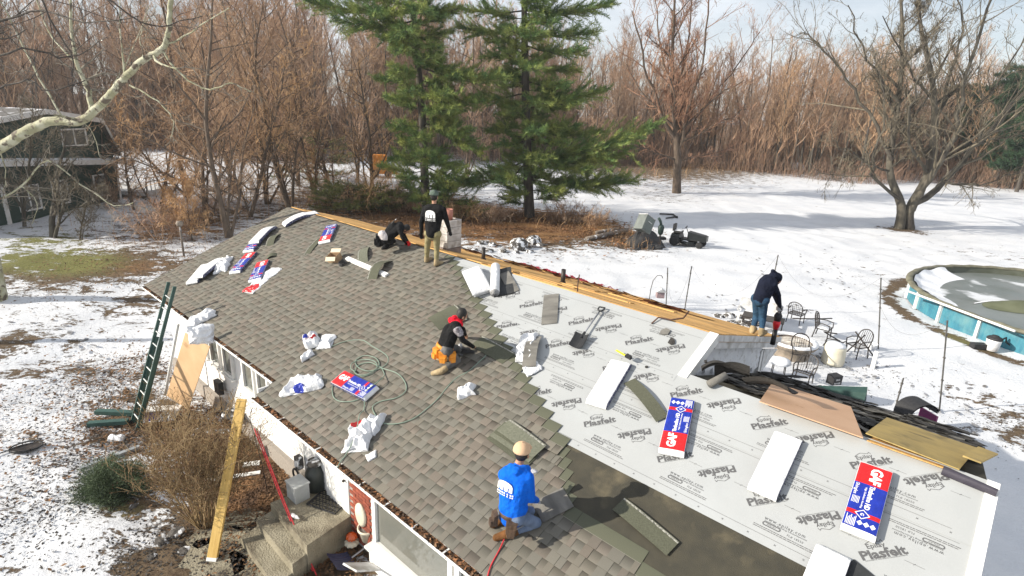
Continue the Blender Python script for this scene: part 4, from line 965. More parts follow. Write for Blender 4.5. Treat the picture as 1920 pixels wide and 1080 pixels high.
q = MB(); q.hexa([(.5, -1.8, 3.66), (.56, -1.8, 3.66), (.56, 13.2, 2.5), (.5, 13.2, 2.5)], [(.5, -1.8, 3.97), (.56, -1.8, 3.97), (.56, 13.2, 2.82), (.5, 13.2, 2.82)]); q.obj('fascia', [W_PAINT], pr)
def nwin(y0, y1, z0, z1, par, bars=1):
    q = MB(); w = .09
    q.box((.05, y0 + w / 2, (z0 + z1) / 2), (.08, w, z1 - z0)); q.box((.05, y1 - w / 2, (z0 + z1) / 2), (.08, w, z1 - z0)); q.box((.052, (y0 + y1) / 2, z0 + w / 2), (.08, y1 - y0 - 2 * w, w)); q.box((.052, (y0 + y1) / 2, z1 - w / 2), (.08, y1 - y0 - 2 * w, w))
    for k in range(bars): q.box((.05, y0 + (y1 - y0) * (k + 1) / (bars + 1), (z0 + z1) / 2), (.07, w * .7, z1 - z0 - 2 * w))
    o = q.obj('window', [W_PAINT], par); g = MB(); g.box((.03, (y0 + y1) / 2, (z0 + z1) / 2), (.01, y1 - y0 - w, z1 - z0 - w)); g.obj('pane', [GLASSD], o)
nwin(7.2, 9.4, 4.1, 5.25, up); nwin(9.25, 10.6, .5, 2.05, wl, 0); nwin(3.0, 4.6, .5, 2.05, wl, 1); nwin(5.6, 6.9, .5, 2.05, wl, 1)
wallbox('corner_board', W_PAINT, (.03, 2.1, 1.1), (.1, .25, 2.6)); wallbox('corner_board', W_PAINT, (.03, 11.72, 1.2), (.1, .16, 2.9))
dk = thing('garden_deck', zrot((-29, 42.4, 0)), 'snowy railed wooden deck beside the dark green house', 'deck')
q = MB(); q.box((-1.5, 2, .35), (4.4, 4.2, .3)); q.obj('platform', [W_DIRTY], dk)
for k in range(9): wallbox('baluster', W_DIRTY, (.65, .1 + k * .48, 1.0), (.06, .06, 1.0), dk)
wallbox('handrail', W_DIRTY, (.65, 2, 1.52), (.12, 4.2, .06), dk); wallbox('kick_board', W_DIRTY, (.66, 2, .25), (.04, 4.2, .6), dk)
# ------------------------------------------------------------------ pool
PB = mat('pool_wall_blue', (.055, .22, .28), (.03, .15, .22), .5, 3, .0, dirt=(.13, .27, .29), dscale=2, dlo=.5, dhi=.75, stretch=(1, 1, .5)); RIM = mat('weathered_rim', (.20, .19, .135), (.12, .115, .08), .7, 3)
ICE = mat('pool_ice', (.19, .205, .20), (.14, .16, .15), .3, .8, .2, 3, spec=.5, dirt=(.7, .72, .75), dscale=.28, dlo=.56, dhi=.6); LIN = mat('pool_liner', (.13, .14, .11), (.09, .10, .07), .6, 2)
MOSS = mat('mossy_cover', (.13, .14, .085), (.09, .10, .055), .8, 1.2)
PX, PY, PR_ = 24.85, 22.20, 6.85
pool = thing('above_ground_pool', zrot((PX, PY, 0)), 'round blue above ground pool with ice and a sunken cover', 'pool')
NP = 24; bm_ = MB()
for k in range(NP):
    a0, a1 = 2 * math.pi * k / NP, 2 * math.pi * (k + 1) / NP; q = MB()
    def fn(i, j, a0=a0, a1=a1):
        a = a0 + (a1 - a0) * i; rr = PR_ - .12 + .012 * math.sin(i * 3.14159 * 18); return (rr * math.cos(a), rr * math.sin(a), .02 + .86 * j)
    q.grid(fn, 36, 1); q.obj('wall_panel', [PB], pool, smooth=True)
    ca, sa = math.cos(a0), math.sin(a0); q = MB(Matrix.Rotation(a0, 4, 'Z')); q.box((PR_ - .06, 0, .45), (.1, .11, .9)); q.obj('post', [W_PAINT], pool)
    q = MB()
    def rimf(i, j, a0=a0, a1=a1):
        a = a0 + (a1 - a0) * i; t_ = j * 2 * math.pi; rr = PR_ - .05 + .15 * math.cos(t_); return (rr * math.cos(a), rr * math.sin(a), .87 + .085 * math.sin(t_) + .02 * math.sin(a * 40))
    q.grid(rimf, 5, 8); q.obj('rim_rail', [RIM], pool, smooth=True)
q = MB(); q.grid(lambda i, j: ((PR_ - .16) * math.cos(6.28319 * i), (PR_ - .16) * math.sin(6.28319 * i), .9 - .35 * j), 60, 1); q.obj('liner', [LIN], pool, smooth=True)
def icef(i, j):
    a = 6.28319 * i; rr = (PR_ - .17) * j; x, y = rr * math.cos(a), rr * math.sin(a); return (x, y, .56 + .42 * math.exp(-(((x + 3.0) / 1.5) ** 2 + ((y - .4) / .75) ** 2)) + .015 * math.sin(x * 2) * math.cos(y * 3))
q = MB(); q.grid(icef, 72, 30); q.obj('ice_sheet', [ICE], pool, smooth=True)
q = MB()
def hump(i, j): a = 6.28319 * i; x, y = -3.0 + 1.7 * j * math.cos(a), .35 + .8 * j * math.sin(a); return (x, y, icef(0, 0)[2] * 0 + .565 + .42 * math.exp(-(((x + 3.0) / 1.5) ** 2 + ((y - .4) / .75) ** 2)) + .012)
q.grid(hump, 30, 8); q.obj('cover_hump', [MOSS], pool, smooth=True)
def snow_patch(c0, c1, w0, hh=.02, n=20, name='snow_patch'):
    q = MB()
    def f(i, j):
        P = [Vector(p) for p in c0]; s = i * (len(P) - 1); k = min(int(s), len(P) - 2); p = P[k].lerp(P[k + 1], s - k); d = (P[k + 1] - P[k]).normalized(); w = w0 * math.sin(max(.02, i) * 3.1) ** .7
        x, y = p.x - d.y * w * (j - .5), p.y + d.x * w * (j - .5); z = .575 + .42 * math.exp(-(((x + 3.0) / 1.5) ** 2 + ((y - .4) / .75) ** 2)) + hh * math.sin(j * 3.14) + .014
        return (x, y, z)
    q.grid(f, n, 6); q.obj(name, [SNOWM], pool, smooth=True)
snow_patch([(-4.8, .8), (-3.6, 1.25), (-2.4, .9), (-1.4, -.1), (-1.2, -.5)], None, .42); snow_patch([(-5.9, -2.0), (-4.6, -2.9), (-3.0, -3.9), (-1.4, -4.3)], None, 1.3, .03); snow_patch([(-1.6, 1.8), (0, 1.4), (1.8, .5)], None, 1.2, .03)
q = MB()
q.grid(lambda i, j: ((PR_ - .25 - 1.1 * j) * math.cos(1.9 + 1.15 * i), (PR_ - .25 - 1.1 * j) * math.sin(1.9 + 1.15 * i), .88 - .32 * j ** .5 + .05 * math.sin(i * 30) * (1 - j)), 40, 6); q.obj('snow_on_liner', [SNOWM], pool, smooth=True)
a, b = G(1700, 545, 1.0), G(1903, 621, 1.0); q = MB(Matrix.Translation(-a)); q.tube([a, b], .045, 10); tag(q.obj('pool_pole', [W_PAINT], None, True, Matrix.Translation(a)), 'long white pipe laid across the pool rim', 'pipe')
t = thing('pool_filter', zrot(G(1858, 657)), 'white pool filter canister with black lid beside the pool', 'pool filter')
q = MB(); q.lathe([(.16, 0), (.2, .03), (.235, .42), (.24, .46)], 20); q.obj('canister', [W_PLAST], t, True); q = MB(); q.lathe([(.25, .455), (.25, .50), (.2, .54), (.12, .56), (.11, .60), (.03, .61)], 20); q.obj('lid', [BLACK], t, True)
q = MB(); q.tube([(.2, 0, .4), (.5, .1, .5), (.6, .15, .3), (.85, .05, .12), (1.3, -.1, .05), (2.2, 0, .05)], .03, 7); q.obj('hose', [BLACK], t, True); q = MB(); q.box((-.42, .1, .12), (.5, .25, .2)); q.tube([(-.2, .1, .5), (.1, 0, .53)], .02, 6); q.obj('pump', [BLACK], t)
# ------------------------------------------------------------------ wire fence posts
POST = mat('fence_post', (.06, .06, .055), (.12, .11, .10), .6, 9)
posts = [((1252, 502), (1249, 574), 'thin post nearest the bird feeder hook'), ((1297, 499), (1283, 585), 'leaning thin post right of the one by the bird feeder'), ((1459, 478), None, 'thin post rising behind the bent man with the blower'),
         ((1652, 521), (1647, 658), 'tall thin post between the garden chairs and the pool'), ((1776.5, 601), (1762, 770), 'tall thin post in the snow in front of the pool'), ((1694, 709), (1676, 775), 'short dark post left of the black arch')]
tops = []
for (tp, bs, lb) in posts:
    if bs:
        B = G(*bs); T = at(tp[0], tp[1], B.y)
    else: T = G(tp[0], tp[1], 2.6); B = Vector((T.x, T.y, 0))
    tops.append(T); q = MB(Matrix.Translation(-B)); q.tube([B - Vector((0, 0, .05)), B.lerp(T, .5), T], .022, 6)
    for f in (.35, .6, .85): c = B.lerp(T, f); q.box(c, (.05, .05, .04))
    tag(q.obj('fence_post', [POST], None, False, Matrix.Translation(B)), lb, 'post', 'thin posts of the wire line')
WIRE = mat('thin_wire', (.12, .12, .12), (.2, .2, .2), .5, 9)
def wire(a, b, sag, label):
    P = [a.lerp(b, k / 14) - Z * sag * 4 * (k / 14) * (1 - k / 14) for k in range(15)]; q = MB(Matrix.Translation(-a)); q.tube(P, .004, 4); tag(q.obj('wire', [WIRE], None, False, Matrix.Translation(a)), label, 'wire')
wire(tops[0], tops[1], 1.6, 'sagging wire between the two posts near the bird feeder'); wire(tops[1], tops[2], 1.5, 'sagging wire running behind the bent man'); wire(tops[2], tops[3], 1.2, 'sagging wire over the garden chairs')
wire(tops[3], G(1700, 545, 1.0), .1, 'wire from the tall post to the pool edge'); wire(tops[4], tops[3] - Z * .6, .9, 'low sagging wire beside the pool wall')
T = G(1235, 524, 2.0); B = Vector((T.x - .25, T.y, 0)); t = thing('bird_feeder', zrot(B), 'pinkish bird feeder on a hooked iron stake in the snow', 'bird feeder')
q = MB(); q.tube([(0, 0, 0), (0, 0, 1.6), (.05, 0, 1.95), (.18, 0, 2.15), (.35, 0, 2.15), (.4, 0, 2.05)], .014, 6); q.obj('hook', [POST], t, True)
q = MB(); q.box((.38, 0, 1.42), (.28, .22, .24)); q.obj('seed_box', [mat('feeder_pink', (.42, .30, .30), (.33, .24, .24), .7)], t); q = MB(); q.prism([(-.2, 0), (.2, 0), (0, .14)], -.16, .16, M=Matrix.Translation((.38, 0, 1.54)) @ Matrix.Rotation(math.pi / 2, 4, 'X')); q.obj('feeder_roof', [W_DIRTY], t)
# ------------------------------------------------------------------ garden furniture
def chair(M_, label, mesh=True, snow=False, group='black iron garden chairs'):
    t = thing('garden_chair', M_, label, 'chair', group); r = .02
    def tb(n, pts, rr=r, m=BLK_METAL): q = MB(); q.tube(pts, rr, 6); q.obj(n, [m], t, True)
    for sx in (-.25, .25):
        tb('leg', [(sx, .24, 0), (sx * .96, .22, .42)]); tb('leg', [(sx * 1.05, -.28, 0), (sx * .96, -.22, .42)]); tb('armrest', [(sx, .25, .42), (sx * 1.12, .24, .62), (sx * 1.15, 0, .66), (sx * 1.05, -.25, .64)])
    q = MB(); q.tube([(-.25, .24, .42), (.25, .24, .42), (.25, -.22, .42), (-.25, -.22, .42), (-.25, .24, .42)], r, 6)
    for k in range(7): q.tube([(-.2 + k * .067, .24, .42), (-.2 + k * .067, -.22, .42)], .008, 4)
    if mesh:
        for k in range(6): q.tube([(-.25, -.18 + k * .075, .422), (.25, -.18 + k * .075, .422)], .006, 4)
    q.obj('seat', [BLK_METAL], t)
    q = MB(); arch = [(-.25, -.22, .42), (-.27, -.28, .72), (-.2, -.33, .9), (0, -.36, .98), (.2, -.33, .9), (.27, -.28, .72), (.25, -.22, .42)]; q.tube(smooth_pts([Vector(p) for p in arch], 3), r, 6)
    for k in range(6): x = -.17 + k * .068; q.tube([(x, -.22, .42), (x, -.34, .95 - abs(x) * .35)], .008, 4)
    if mesh:
        for k in range(5): z = .52 + k * .085; q.tube([(-.26, -.24 - k * .02, z), (.26, -.24 - k * .02, z)], .006, 4)
    q.obj('backrest', [BLK_METAL], t)
    if snow: q = MB(); q.grid(lambda i, j: ((i - .5) * .44, (j - .5) * .4, .43 + .05 * math.sin(i * 3.14) ** .5 * math.sin(j * 3.14) ** .5), 8, 8); q.obj('seat_snow', [SNOWM], t, True)
    return t
chair(zrot(G(1490, 606), -.8), 'mesh backed iron chair beside the leaf blower'); chair(zrot(G(1540, 634), -2.3), 'iron chair with round mesh back standing clear in the snow', snow=True)
chair(zrot(G(1603, 668), 1.9), 'iron arm chair tangled with poles near the white bucket', mesh=False); chair(zrot(G(1408, 626), .4), 'dark iron chair behind the wooden ridge boards', mesh=False)
chair(zrot(G(1500, 722) + Z * .0, 2.4) @ Matrix.Rotation(.25, 4, 'X'), 'slatted iron chair nearest the torn roofing', mesh=False); chair(zrot(G(1552, 676) + Z * .25, .9) @ Matrix.Rotation(1.5, 4, 'Y'), 'iron chair tipped on its side against the cream barrel', mesh=False)
chair(zrot(G(1495, 682), 2.8), 'iron chair tucked behind the fire pit stand', mesh=False)
STONE = mat('fire_pit_stone', (.30, .25, .20), (.17, .145, .12), .85, 6); ASH = mat('ash_and_snow', (.62, .58, .52), (.3, .26, .22), .9, 5)
c = G(1487, 640, .55); t = thing('fire_pit', zrot((c.x, c.y, 0)), 'round stone fire pit with snow on its rim', 'fire pit')
q = MB(); q.lathe([(.55, .0), (.5, .3), (.74, .42), (.80, .5), (.80, .55)], 32, cap=False); q.obj('bowl', [STONE], t, True)
q = MB(); q.lathe([(.80, .55), (.79, .60), (.72, .625), (.64, .60), (.62, .55)], 32, cap=False); q.obj('rim_snow', [SNOWM], t, True)
q = MB(); q.grid(lambda i, j: ((.63 - .02 * j) * math.cos(6.2832 * i), (.63 - .02 * j) * math.sin(6.2832 * i), .58 - .22 * j), 32, 2); q.obj('inner_wall', [mat('pit_soot', (.11, .09, .08), (.2, .17, .15), .9)], t, True)
q = MB(); q.grid(lambda i, j: (.61 * j * math.cos(6.2832 * i), .61 * j * math.sin(6.2832 * i), .50 + .02 * math.sin(j * 6 + i * 20)), 28, 5); q.obj('ash_bed', [ASH], t, True)
c = G(1463, 678, .5); t = thing('round_side_table', zrot((c.x, c.y, 0)), 'small round table under a cap of snow beside the siding wall', 'table')
q = MB(); q.lathe([(.3, .45), (.33, .48), (.3, .56), (.18, .60), (.02, .61)], 20); q.obj('snow_cap', [SNOWM], t, True)
for k in range(4): q = MB(); a = k * 1.57 + .4; q.tube([(.26 * math.cos(a), .26 * math.sin(a), .0), (.24 * math.cos(a), .24 * math.sin(a), .46)], .014, 6); q.obj('leg', [BLK_METAL], t)
t = thing('garden_bench', zrot(G(1418, 610), -.5), 'white garden bench with snow on its seat behind the bent man', 'bench')
for nme, cc, dd_ in (('seat', (0, 0, .45), (1.5, .5, .08)), ('backrest', (0, .28, .72), (1.5, .06, .5)), ('armrest', (-.76, 0, .6), (.06, .55, .06)), ('armrest', (.76, 0, .6), (.06, .55, .06))): wallbox(nme, W_DIRTY if nme != 'seat' else SNOWM, cc, dd_, t)
for x in (-.72, .72):
    for y in (-.22, .25): wallbox('leg', W_PAINT, (x, y, .3), (.05, .05, .6), t)
t = thing('patio_table', zrot(G(1432, 605), -.5), 'low dark iron table standing before the white bench', 'table'); wallbox('tabletop', BLK_METAL, (0, -.9, .5), (1.5, .7, .03), t)
for x in (-.7, .7):
    for y in (-1.2, -.6): wallbox('leg', BLK_METAL, (x, y, .25), (.035, .035, .5), t)
CREAM = mat('cream_plastic', (.66, .62, .50), (.55, .51, .40), .5, 4)
t = thing('cream_barrel', zrot(G(1560, 680), .3), 'snow topped cream barrel among the black garden chairs', 'barrel'); q = MB(); q.lathe([(.34, 0), (.36, .1), (.33, .6), (.3, .64)], 20); q.obj('barrel_body', [CREAM], t, True); q = MB(); q.lathe([(.31, .64), (.28, .70), (.1, .74), (.01, .745)], 20); q.obj('snow_cap', [SNOWM], t, True)
def poly_pole(px, label, r=.025, m=BLK_METAL, name='iron_pole', cat='pole'):
    P = [G(*p) if len(p) == 2 else G(p[0], p[1], p[2]) for p in px]; q = MB(Matrix.Translation(-P[0])); q.tube(P, r, 6); tag(q.obj(name, [m], None, True, Matrix.Translation(P[0])), label, cat)
poly_pole([(1604, 622, .9), (1638, 668, .02)], 'thin black pole slanting down beside the white bucket'); poly_pole([(1587, 660, .0), (1622, 628, .75)], 'black pole leaning across the tangled chair')
poly_pole([(1486, 597, .7), (1530, 598, .66), (1560, 597, .62)], 'long thin black rail between the two mesh chairs'); poly_pole([(1570, 626, .8), (1545, 622, .75), (1575, 640, .5)], 'bent dark frame above the cream barrel')
t = thing('white_bucket', zrot(G(1634, 658)), 'small white bucket at the end of the chairs', 'bucket'); q = MB(); q.lathe([(.11, 0), (.15, .28), (.16, .29), (.145, .285), (.12, .05)], 16); q.obj('bucket_body', [W_PLAST], t, True)
t = thing('white_stake', zrot(G(1636, 690), .3), 'short white slab post stuck in the snow', 'post'); wallbox('slab', W_PAINT, (0, 0, .3), (.05, .14, .62), t)
t = thing('black_box', zrot(G(1562, 721), .35), 'black printed carton on the snow below the chairs', 'box'); wallbox('carton', BLACK, (0, 0, .17), (.36, .26, .34), t); q = MB(Matrix.Translation((0, -.1325, .1)) @ Matrix.Rotation(math.pi / 2, 4, 'X')); put_text(q, 'POWER', 0, 0, .26, .06, 0, None, .02); put_text(q, 'PRO', 0, .12, .16, .06, 0, None, .02); q.obj('lettering', [BTXT], t)
t = thing('dark_bag', zrot(G(1540, 733), .2), 'dark bag half sunk in snow behind the torn roofing', 'bag'); q = MB(); q.grid(lambda i, j: ((i - .5) * .55, (j - .5) * .36, .16 * max(0, math.sin(i * 3.14) * math.sin(j * 3.14)) ** .4 + .02 * math.sin(i * 17)), 14, 8); q.obj('bag_cloth', [BLACK], t, True)
t = thing('green_tarp', zrot(G(1612, 758), PSI), 'folded dark green tarp along the rear eave', 'tarp'); q = MB(); q.hexa([(-1.6, -.2, 0), (.1, -.2, 0), (.1, .35, 0), (-1.2, .3, 0)], [(-1.5, -.1, .08), (.1, -.1, .45), (.05, .25, .5), (-1.1, .2, .1)]); q.obj('tarp_cloth', [mat('tarp_green', (.02, .055, .045), (.03, .07, .06), .6)], t)
c = G(1712, 790, .3); t = thing('garden_arch', zrot((c.x, c.y, 0), .2), 'black curved awning with a purple end standing behind the rear eave', 'awning')
q = MB(); q.grid(lambda i, j: ((-.45) * math.cos(i * 2.9) , (j - .5) * .5, .55 + .38 * math.sin(i * 2.9) ** .8), 16, 4); q.grid(lambda i, j: ((-.42) * math.cos(i * 2.9), (.5 - j) * .5, .53 + .36 * math.sin(i * 2.9) ** .8), 16, 4); q.obj('curved_hood', [BLACK], t, True)
q = MB(); q.box((.44, 0, .28), (.05, .5, .56)); q.obj('purple_end', [mat('purple_plastic', (.22, .02, .12), (.18, .015, .1), .4)], t); wallbox('side_support', BLACK, (-.44, 0, .28), (.05, .46, .56), t)
# rocks and debris beside the bench
ROCK = mat('grey_rock', (.13, .12, .11), (.06, .055, .05), .95, 6, .6, 12, dirt=(.75, .76, .78), dscale=5, dlo=.5, dhi=.56, spec=.1)
def rock(P, s, label, seed, m_=ROCK, cat='rock', name='rock', group=None, flat=.6):
    r = random.Random(seed); q = MB(); n = 9; k = 6
    def f(i, j): a = i * 6.2832; b = (j - .5) * 3.1416; rr = s * (1 + .3 * mnoise.noise(Vector((math.cos(a) * math.cos(b) * 1.5, math.sin(a) * math.cos(b) * 1.5, math.sin(b) * 1.5 + seed)))); return (rr * math.cos(a) * math.cos(b) * 1.2, rr * math.sin(a) * math.cos(b), rr * flat * math.sin(b) + s * flat * .5)
    q.grid(f, n, k); return tag(q.obj(name, [m_], None, False, zrot(P, r.uniform(0, 6))), label, cat, group)
r = random.Random(4)
for i in range(22): rock(G(r.uniform(1335, 1400), r.uniform(592, 622)), r.uniform(.1, .24), 'snow dusted grey stone in the pile behind the ridge boards', i, group='stones piled behind the ridge boards')
for i in range(26): rock(G(870 + 100 * r.random() + 60 * r.random(), r.uniform(452, 476)), r.uniform(.08, .26), 'snow dusted dark stone in the rubble beyond the ridge', i + 40, group='rubble stones beyond the ridge')
rock(G(972, 466), .55, 'large dark snow capped stump shaped stone right of the rubble', 90, flat=.8); rock(G(1000, 458), .45, 'second large dark stone touching the stump shaped stone', 91, flat=.8)
for i in range(5): rock(G([250, 300, 330, 285, 345][i], [950, 1015, 1000, 1045, 1035][i]), .08 + .03 * (i % 3), ['flat stone slab with a shadow in the snow path', 'grey flagstone left of the leaning board foot', 'rough stone right of the snowy flagstone', 'dark flagstone nearest the lower picture edge', 'broken stone beside the board foot'][i], 95 + i, flat=.35)
# logs and junk by the brush pile
BARKL = mat('log_bark', (.24, .20, .17), (.13, .11, .09), .9, 8, .5, 30, dirt=(.75, .76, .78), dscale=1.6, dlo=.55, dhi=.6)
poly_pole([(1100, 448, .15), (1175, 431, .25)], 'long grey log lying left of the junk pile', .16, BARKL, 'log', 'log'); poly_pole([(1118, 436, .15), (1160, 428, .15)], 'short log behind the long grey log', .12, BARKL, 'log', 'log')
poly_pole([(1237, 401, .06), (1262, 402, .06), (1270, 408, .06)], 'dark board lying in the snow behind the junk pile', .07, BLACK, 'dark_board', 'board'); poly_pole([(1249, 409, .06), (1270, 406, .06)], 'second dark board crossing the first in the snow', .06, BLACK, 'dark_board', 'board')
c = G(1208, 460); t = thing('scrap_appliance', zrot(c, .5), 'tilted grey appliance cabinet on the junk pile', 'appliance'); Mt = Matrix.Translation((-.2, 0, 1.35)) @ Matrix.Scale(.86, 4) @ Matrix.Rotation(.55, 4, 'Y') @ Matrix.Rotation(-.2, 4, 'X')
APP = mat('appliance_grey', (.17, .19, .18), (.12, .135, .13), .5, 3); q = MB(Mt); q.box((0, 0, 0), (.95, .85, 1.15)); q.obj('cabinet', [APP], t); q = MB(Mt); q.box((0, -.44, .02), (.8, .04, 1.0)); q.obj('front_panel', [mat('appliance_dark', (.13, .15, .14), (.1, .12, .11), .4)], t)
q = MB(Mt); q.box((0, 0, .60), (.98, .9, .05)); q.obj('lid', [W_DIRTY], t); q = MB(Mt); q.tube([(-.2, -.5, .15), (.2, -.5, .15)], .02, 6); q.obj('handle', [W_PAINT], t)
t = thing('black_tarp', zrot(c, .3), 'black tarp bunched under the tilted appliance', 'tarp'); q = MB(); q.grid(lambda i, j: ((i - .5) * 2.2, (j - .5) * 1.6, max(0, math.sin(i * 3.14) * math.sin(j * 3.14)) ** .6 * (1.05 + .3 * mnoise.noise(Vector((i * 5, j * 5, 3))))), 16, 12); q.obj('tarp_cloth', [BLACK], t)
t = thing('outboard_motor', zrot(G(1236, 455), .2), 'dark green machine part standing right of the tilted appliance', 'machine')
GRM = mat('machine_green', (.03, .055, .05), (.02, .035, .03), .5); q = MB(); q.lathe([(.05, .5), (.16, .6), (.2, 1.0), (.14, 1.15), (.02, 1.2)], 12); q.obj('motor_body', [GRM], t, True); q = MB(); q.tube([(0, 0, 1.1), (-.1, 0, 1.4), (-.25, 0, 1.6)], .09, 8); q.obj('neck', [GRM], t, True); q = MB(); q.box((.1, 0, .3), (.5, .4, .16)); q.tube([(0, 0, 0), (0, 0, .6)], .05, 6); q.obj('stand', [BLACK], t); 
for i in range(8): rock(G(r.uniform(1195, 1240), r.uniform(448, 472)), r.uniform(.15, .35), 'dark scrap lump lying in the junk pile', 120 + i, BLACK, 'scrap', 'junk_lump', 'scrap lumps in the junk pile')
# riding mower
MW = mat('mower_paint', (.008, .010, .011), (.014, .016, .016), .35); RUB = mat('rubber', (.015, .015, .016), (.025, .025, .025), .8)
t = thing('riding_mower', zrot(G(1285, 460), -.55) @ Matrix.Scale(1.2, 4), 'black riding mower with snow on its seat in the open yard', 'lawn mower')
q = MB(); q.hexa([(.1, -.26, .35), (1.0, -.24, .35), (1.0, .24, .35), (.1, .26, .35)], [(.1, -.24, .78), (1.0, -.2, .66), (1.0, .2, .66), (.1, .24, .78)]); q.box((1.04, 0, .5), (.08, .42, .28)); q.obj('hood', [MW], t)
q = MB(); q.box((-.25, 0, .34), (.9, .5, .12)); q.hexa([(-.75, -.42, .42), (-.25, -.42, .42), (-.25, .42, .42), (-.75, .42, .42)], [(-.7, -.36, .62), (-.3, -.36, .6), (-.3, .36, .6), (-.7, .36, .62)]); q.obj('fender', [MW], t)
q = MB(); q.box((-.45, 0, .70), (.42, .42, .1)); q.box((-.68, 0, .9), (.1, .4, .36)); q.obj('seat', [BLACK], t); q = MB(); q.grid(lambda i, j: (-.64 + i * .38, (j - .5) * .38, .755 + .05 * math.sin(i * 3.1) * math.sin(j * 3.1)), 5, 5); q.obj('seat_snow', [SNOWM], t, True)
q = MB(); q.tube([(.05, 0, .7), (-.08, 0, .98)], .02, 6); q.tube([(-.08 + .07 * math.cos(a) * .5, .17 * math.sin(a), .98 + .06 * math.cos(a)) for a in [k * .45 for k in range(15)]], .014, 6); q.obj('steering_wheel', [BLACK], t)
for x, y, rr, ww in ((-.5, -.44, .26, .2), (-.5, .44, .26, .2), (.8, -.36, .18, .14), (.8, .36, .18, .14)):
    q = MB(); q.lathe([(rr * .5, -ww / 2), (rr * .95, -ww / 2), (rr, -ww * .3), (rr, ww * .3), (rr * .95, ww / 2), (rr * .5, ww / 2)], 20, M=Matrix.Translation((x, y, rr)) @ Matrix.Rotation(math.pi / 2, 4, 'X')); w_ = q.obj('wheel', [RUB], t, True); q = MB(); q.lathe([(rr * .5, -ww * .4), (rr * .5, ww * .4)], 14, M=Matrix.Translation((x, y, rr)) @ Matrix.Rotation(math.pi / 2, 4, 'X')); q.obj('rim', [ALU], w_)
q = MB(); q.lathe([(.45, .12), (.5, .2), (.42, .28), (.1, .3)], 20, M=Matrix.Translation((.15, 0, 0))); q.obj('mower_deck', [MW], t, True); q = MB(); q.grid(lambda i, j: (-.1 + i * .3, -.46 + j * .2, .29 + .03 * math.sin(i * 3.1)), 4, 3); q.obj('deck_snow', [SNOWM], t, True)
# snow heap and far orange machine
rock(G(1490, 318), 1.3, 'white heap of snow at the far edge of the yard', 200, SNOWM, 'snow heap', 'snow_heap', flat=.7)
OR = mat('orange_paint', (.75, .26, .02), (.6, .2, .02), .5); P0 = at(713, 332, 62); P0.z = 0; t = thing('orange_machine', zrot(P0, .2), 'small orange machine half hidden behind the branches', 'machine')
q = MB(); q.box((0, 0, 1.6), (1.5, 1.2, 1.6)); q.obj('cab', [OR], t); q = MB(); q.hexa([(-.9, -.7, .4), (2.0, -.6, .4), (2.0, .6, .4), (-.9, .7, .4)], [(-.9, -.7, 1.0), (1.2, -.5, 1.1), (1.2, .5, 1.1), (-.9, .7, 1.0)]); q.obj('chassis', [OR], t)
for x in (-.5, .9):
    q = MB(); q.lathe([(.2, -.7), (.42, -.7), (.42, .7), (.2, .7)], 14, M=Matrix.Translation((x, 0, .42)) @ Matrix.Rotation(math.pi / 2, 4, 'X')); q.obj('wheel', [RUB], t)
# ------------------------------------------------------------------ front of the house
def HP(u, n, z=0): return HN(u, n, z)
def hfr(u, n, z=0, a=0): return zrot(HP(u, n, z), PSI + a)
LADG = mat('green_fibreglass', (.045, .10, .085), (.035, .08, .07), .5, 6); ALU2 = mat('bare_aluminium', (.48, .50, .50), (.38, .40, .40), .4, 9, metal=.6)
A = G(252, 800, .02); B_ = HP(-16.65, 4.05, 3.35)
B_ = RV(*uv(322, 533, .8), .8)
def ladder(A, B, w, mr, label, n, name='extension_ladder'):
    L_ = (B - A).length; X = U.copy(); X = (X - (B - A).normalized() * X.dot((B - A).normalized())).normalized(); Zz = (B - A).normalized(); Y = Zz.cross(X)
    M_ = Matrix((X, Y, Zz)).transposed().to_4x4(); M_.translation = A; t = thing(name, M_, label, 'ladder')
    for s in (-1, 1):
        q = MB(); q.box((s * w / 2, 0, L_ / 2), (.032, .075, L_)); q.obj('rail', [mr], t)
        q = MB(); q.box((s * (w / 2 - .035), .05, L_ * .31), (.03, .07, L_ * .62)); q.obj('lower_rail', [mr], t)
    for k in range(n):
        q = MB(); q.tube([(-w / 2, 0, .25 + k * .305), (w / 2, 0, .25 + k * .305)], .018, 8); q.obj('rung', [ALU2], t)
    for s in (-1, 1): q = MB(); q.box((s * w / 2, 0, .03), (.06, .1, .08)); q.obj('rubber_foot', [RUB], t)
ladder(A, B_, .42, LADG, 'green extension ladder leaning on the left eave', int((B_ - A).length / .305))
# plywood leaning at the left wall
c0, c1, c2, c3 = [at(x, y, Y) for x, y, Y in ((312, 742, 12.7), (352, 768, 12.3), (393, 650, 11.35), (346, 592, 12.6))]
c3 = c0 + (c2 - c1)
quad_sheet('plywood_sheet', 'tall plywood sheet leaning against the left end of the white wall', [c0, c1, c2, c3], .015, mat('leaning_plywood', (.62, .42, .24), (.54, .35, .19), .7, 2, .1, 40, dirt=(.4, .24, .12), dscale=3, dlo=.62, dhi=.75))
a, b = at(310, 738, 13.0), at(334, 608, 13.1); q = MB(Matrix.Translation(-a)); q.tube([a, b], .04, 8); tag(q.obj('downspout', [W_PAINT], None, True, Matrix.Translation(a)), 'white downspout leaning between ladder and plywood', 'downspout')
wrapper(zrot(at(377, 628, 11.3), .4) @ Matrix.Rotation(1.2, 4, 'X'), 'translucent white wrapper hooked over the top of the leaning plywood', .5, .42, .1, 51)
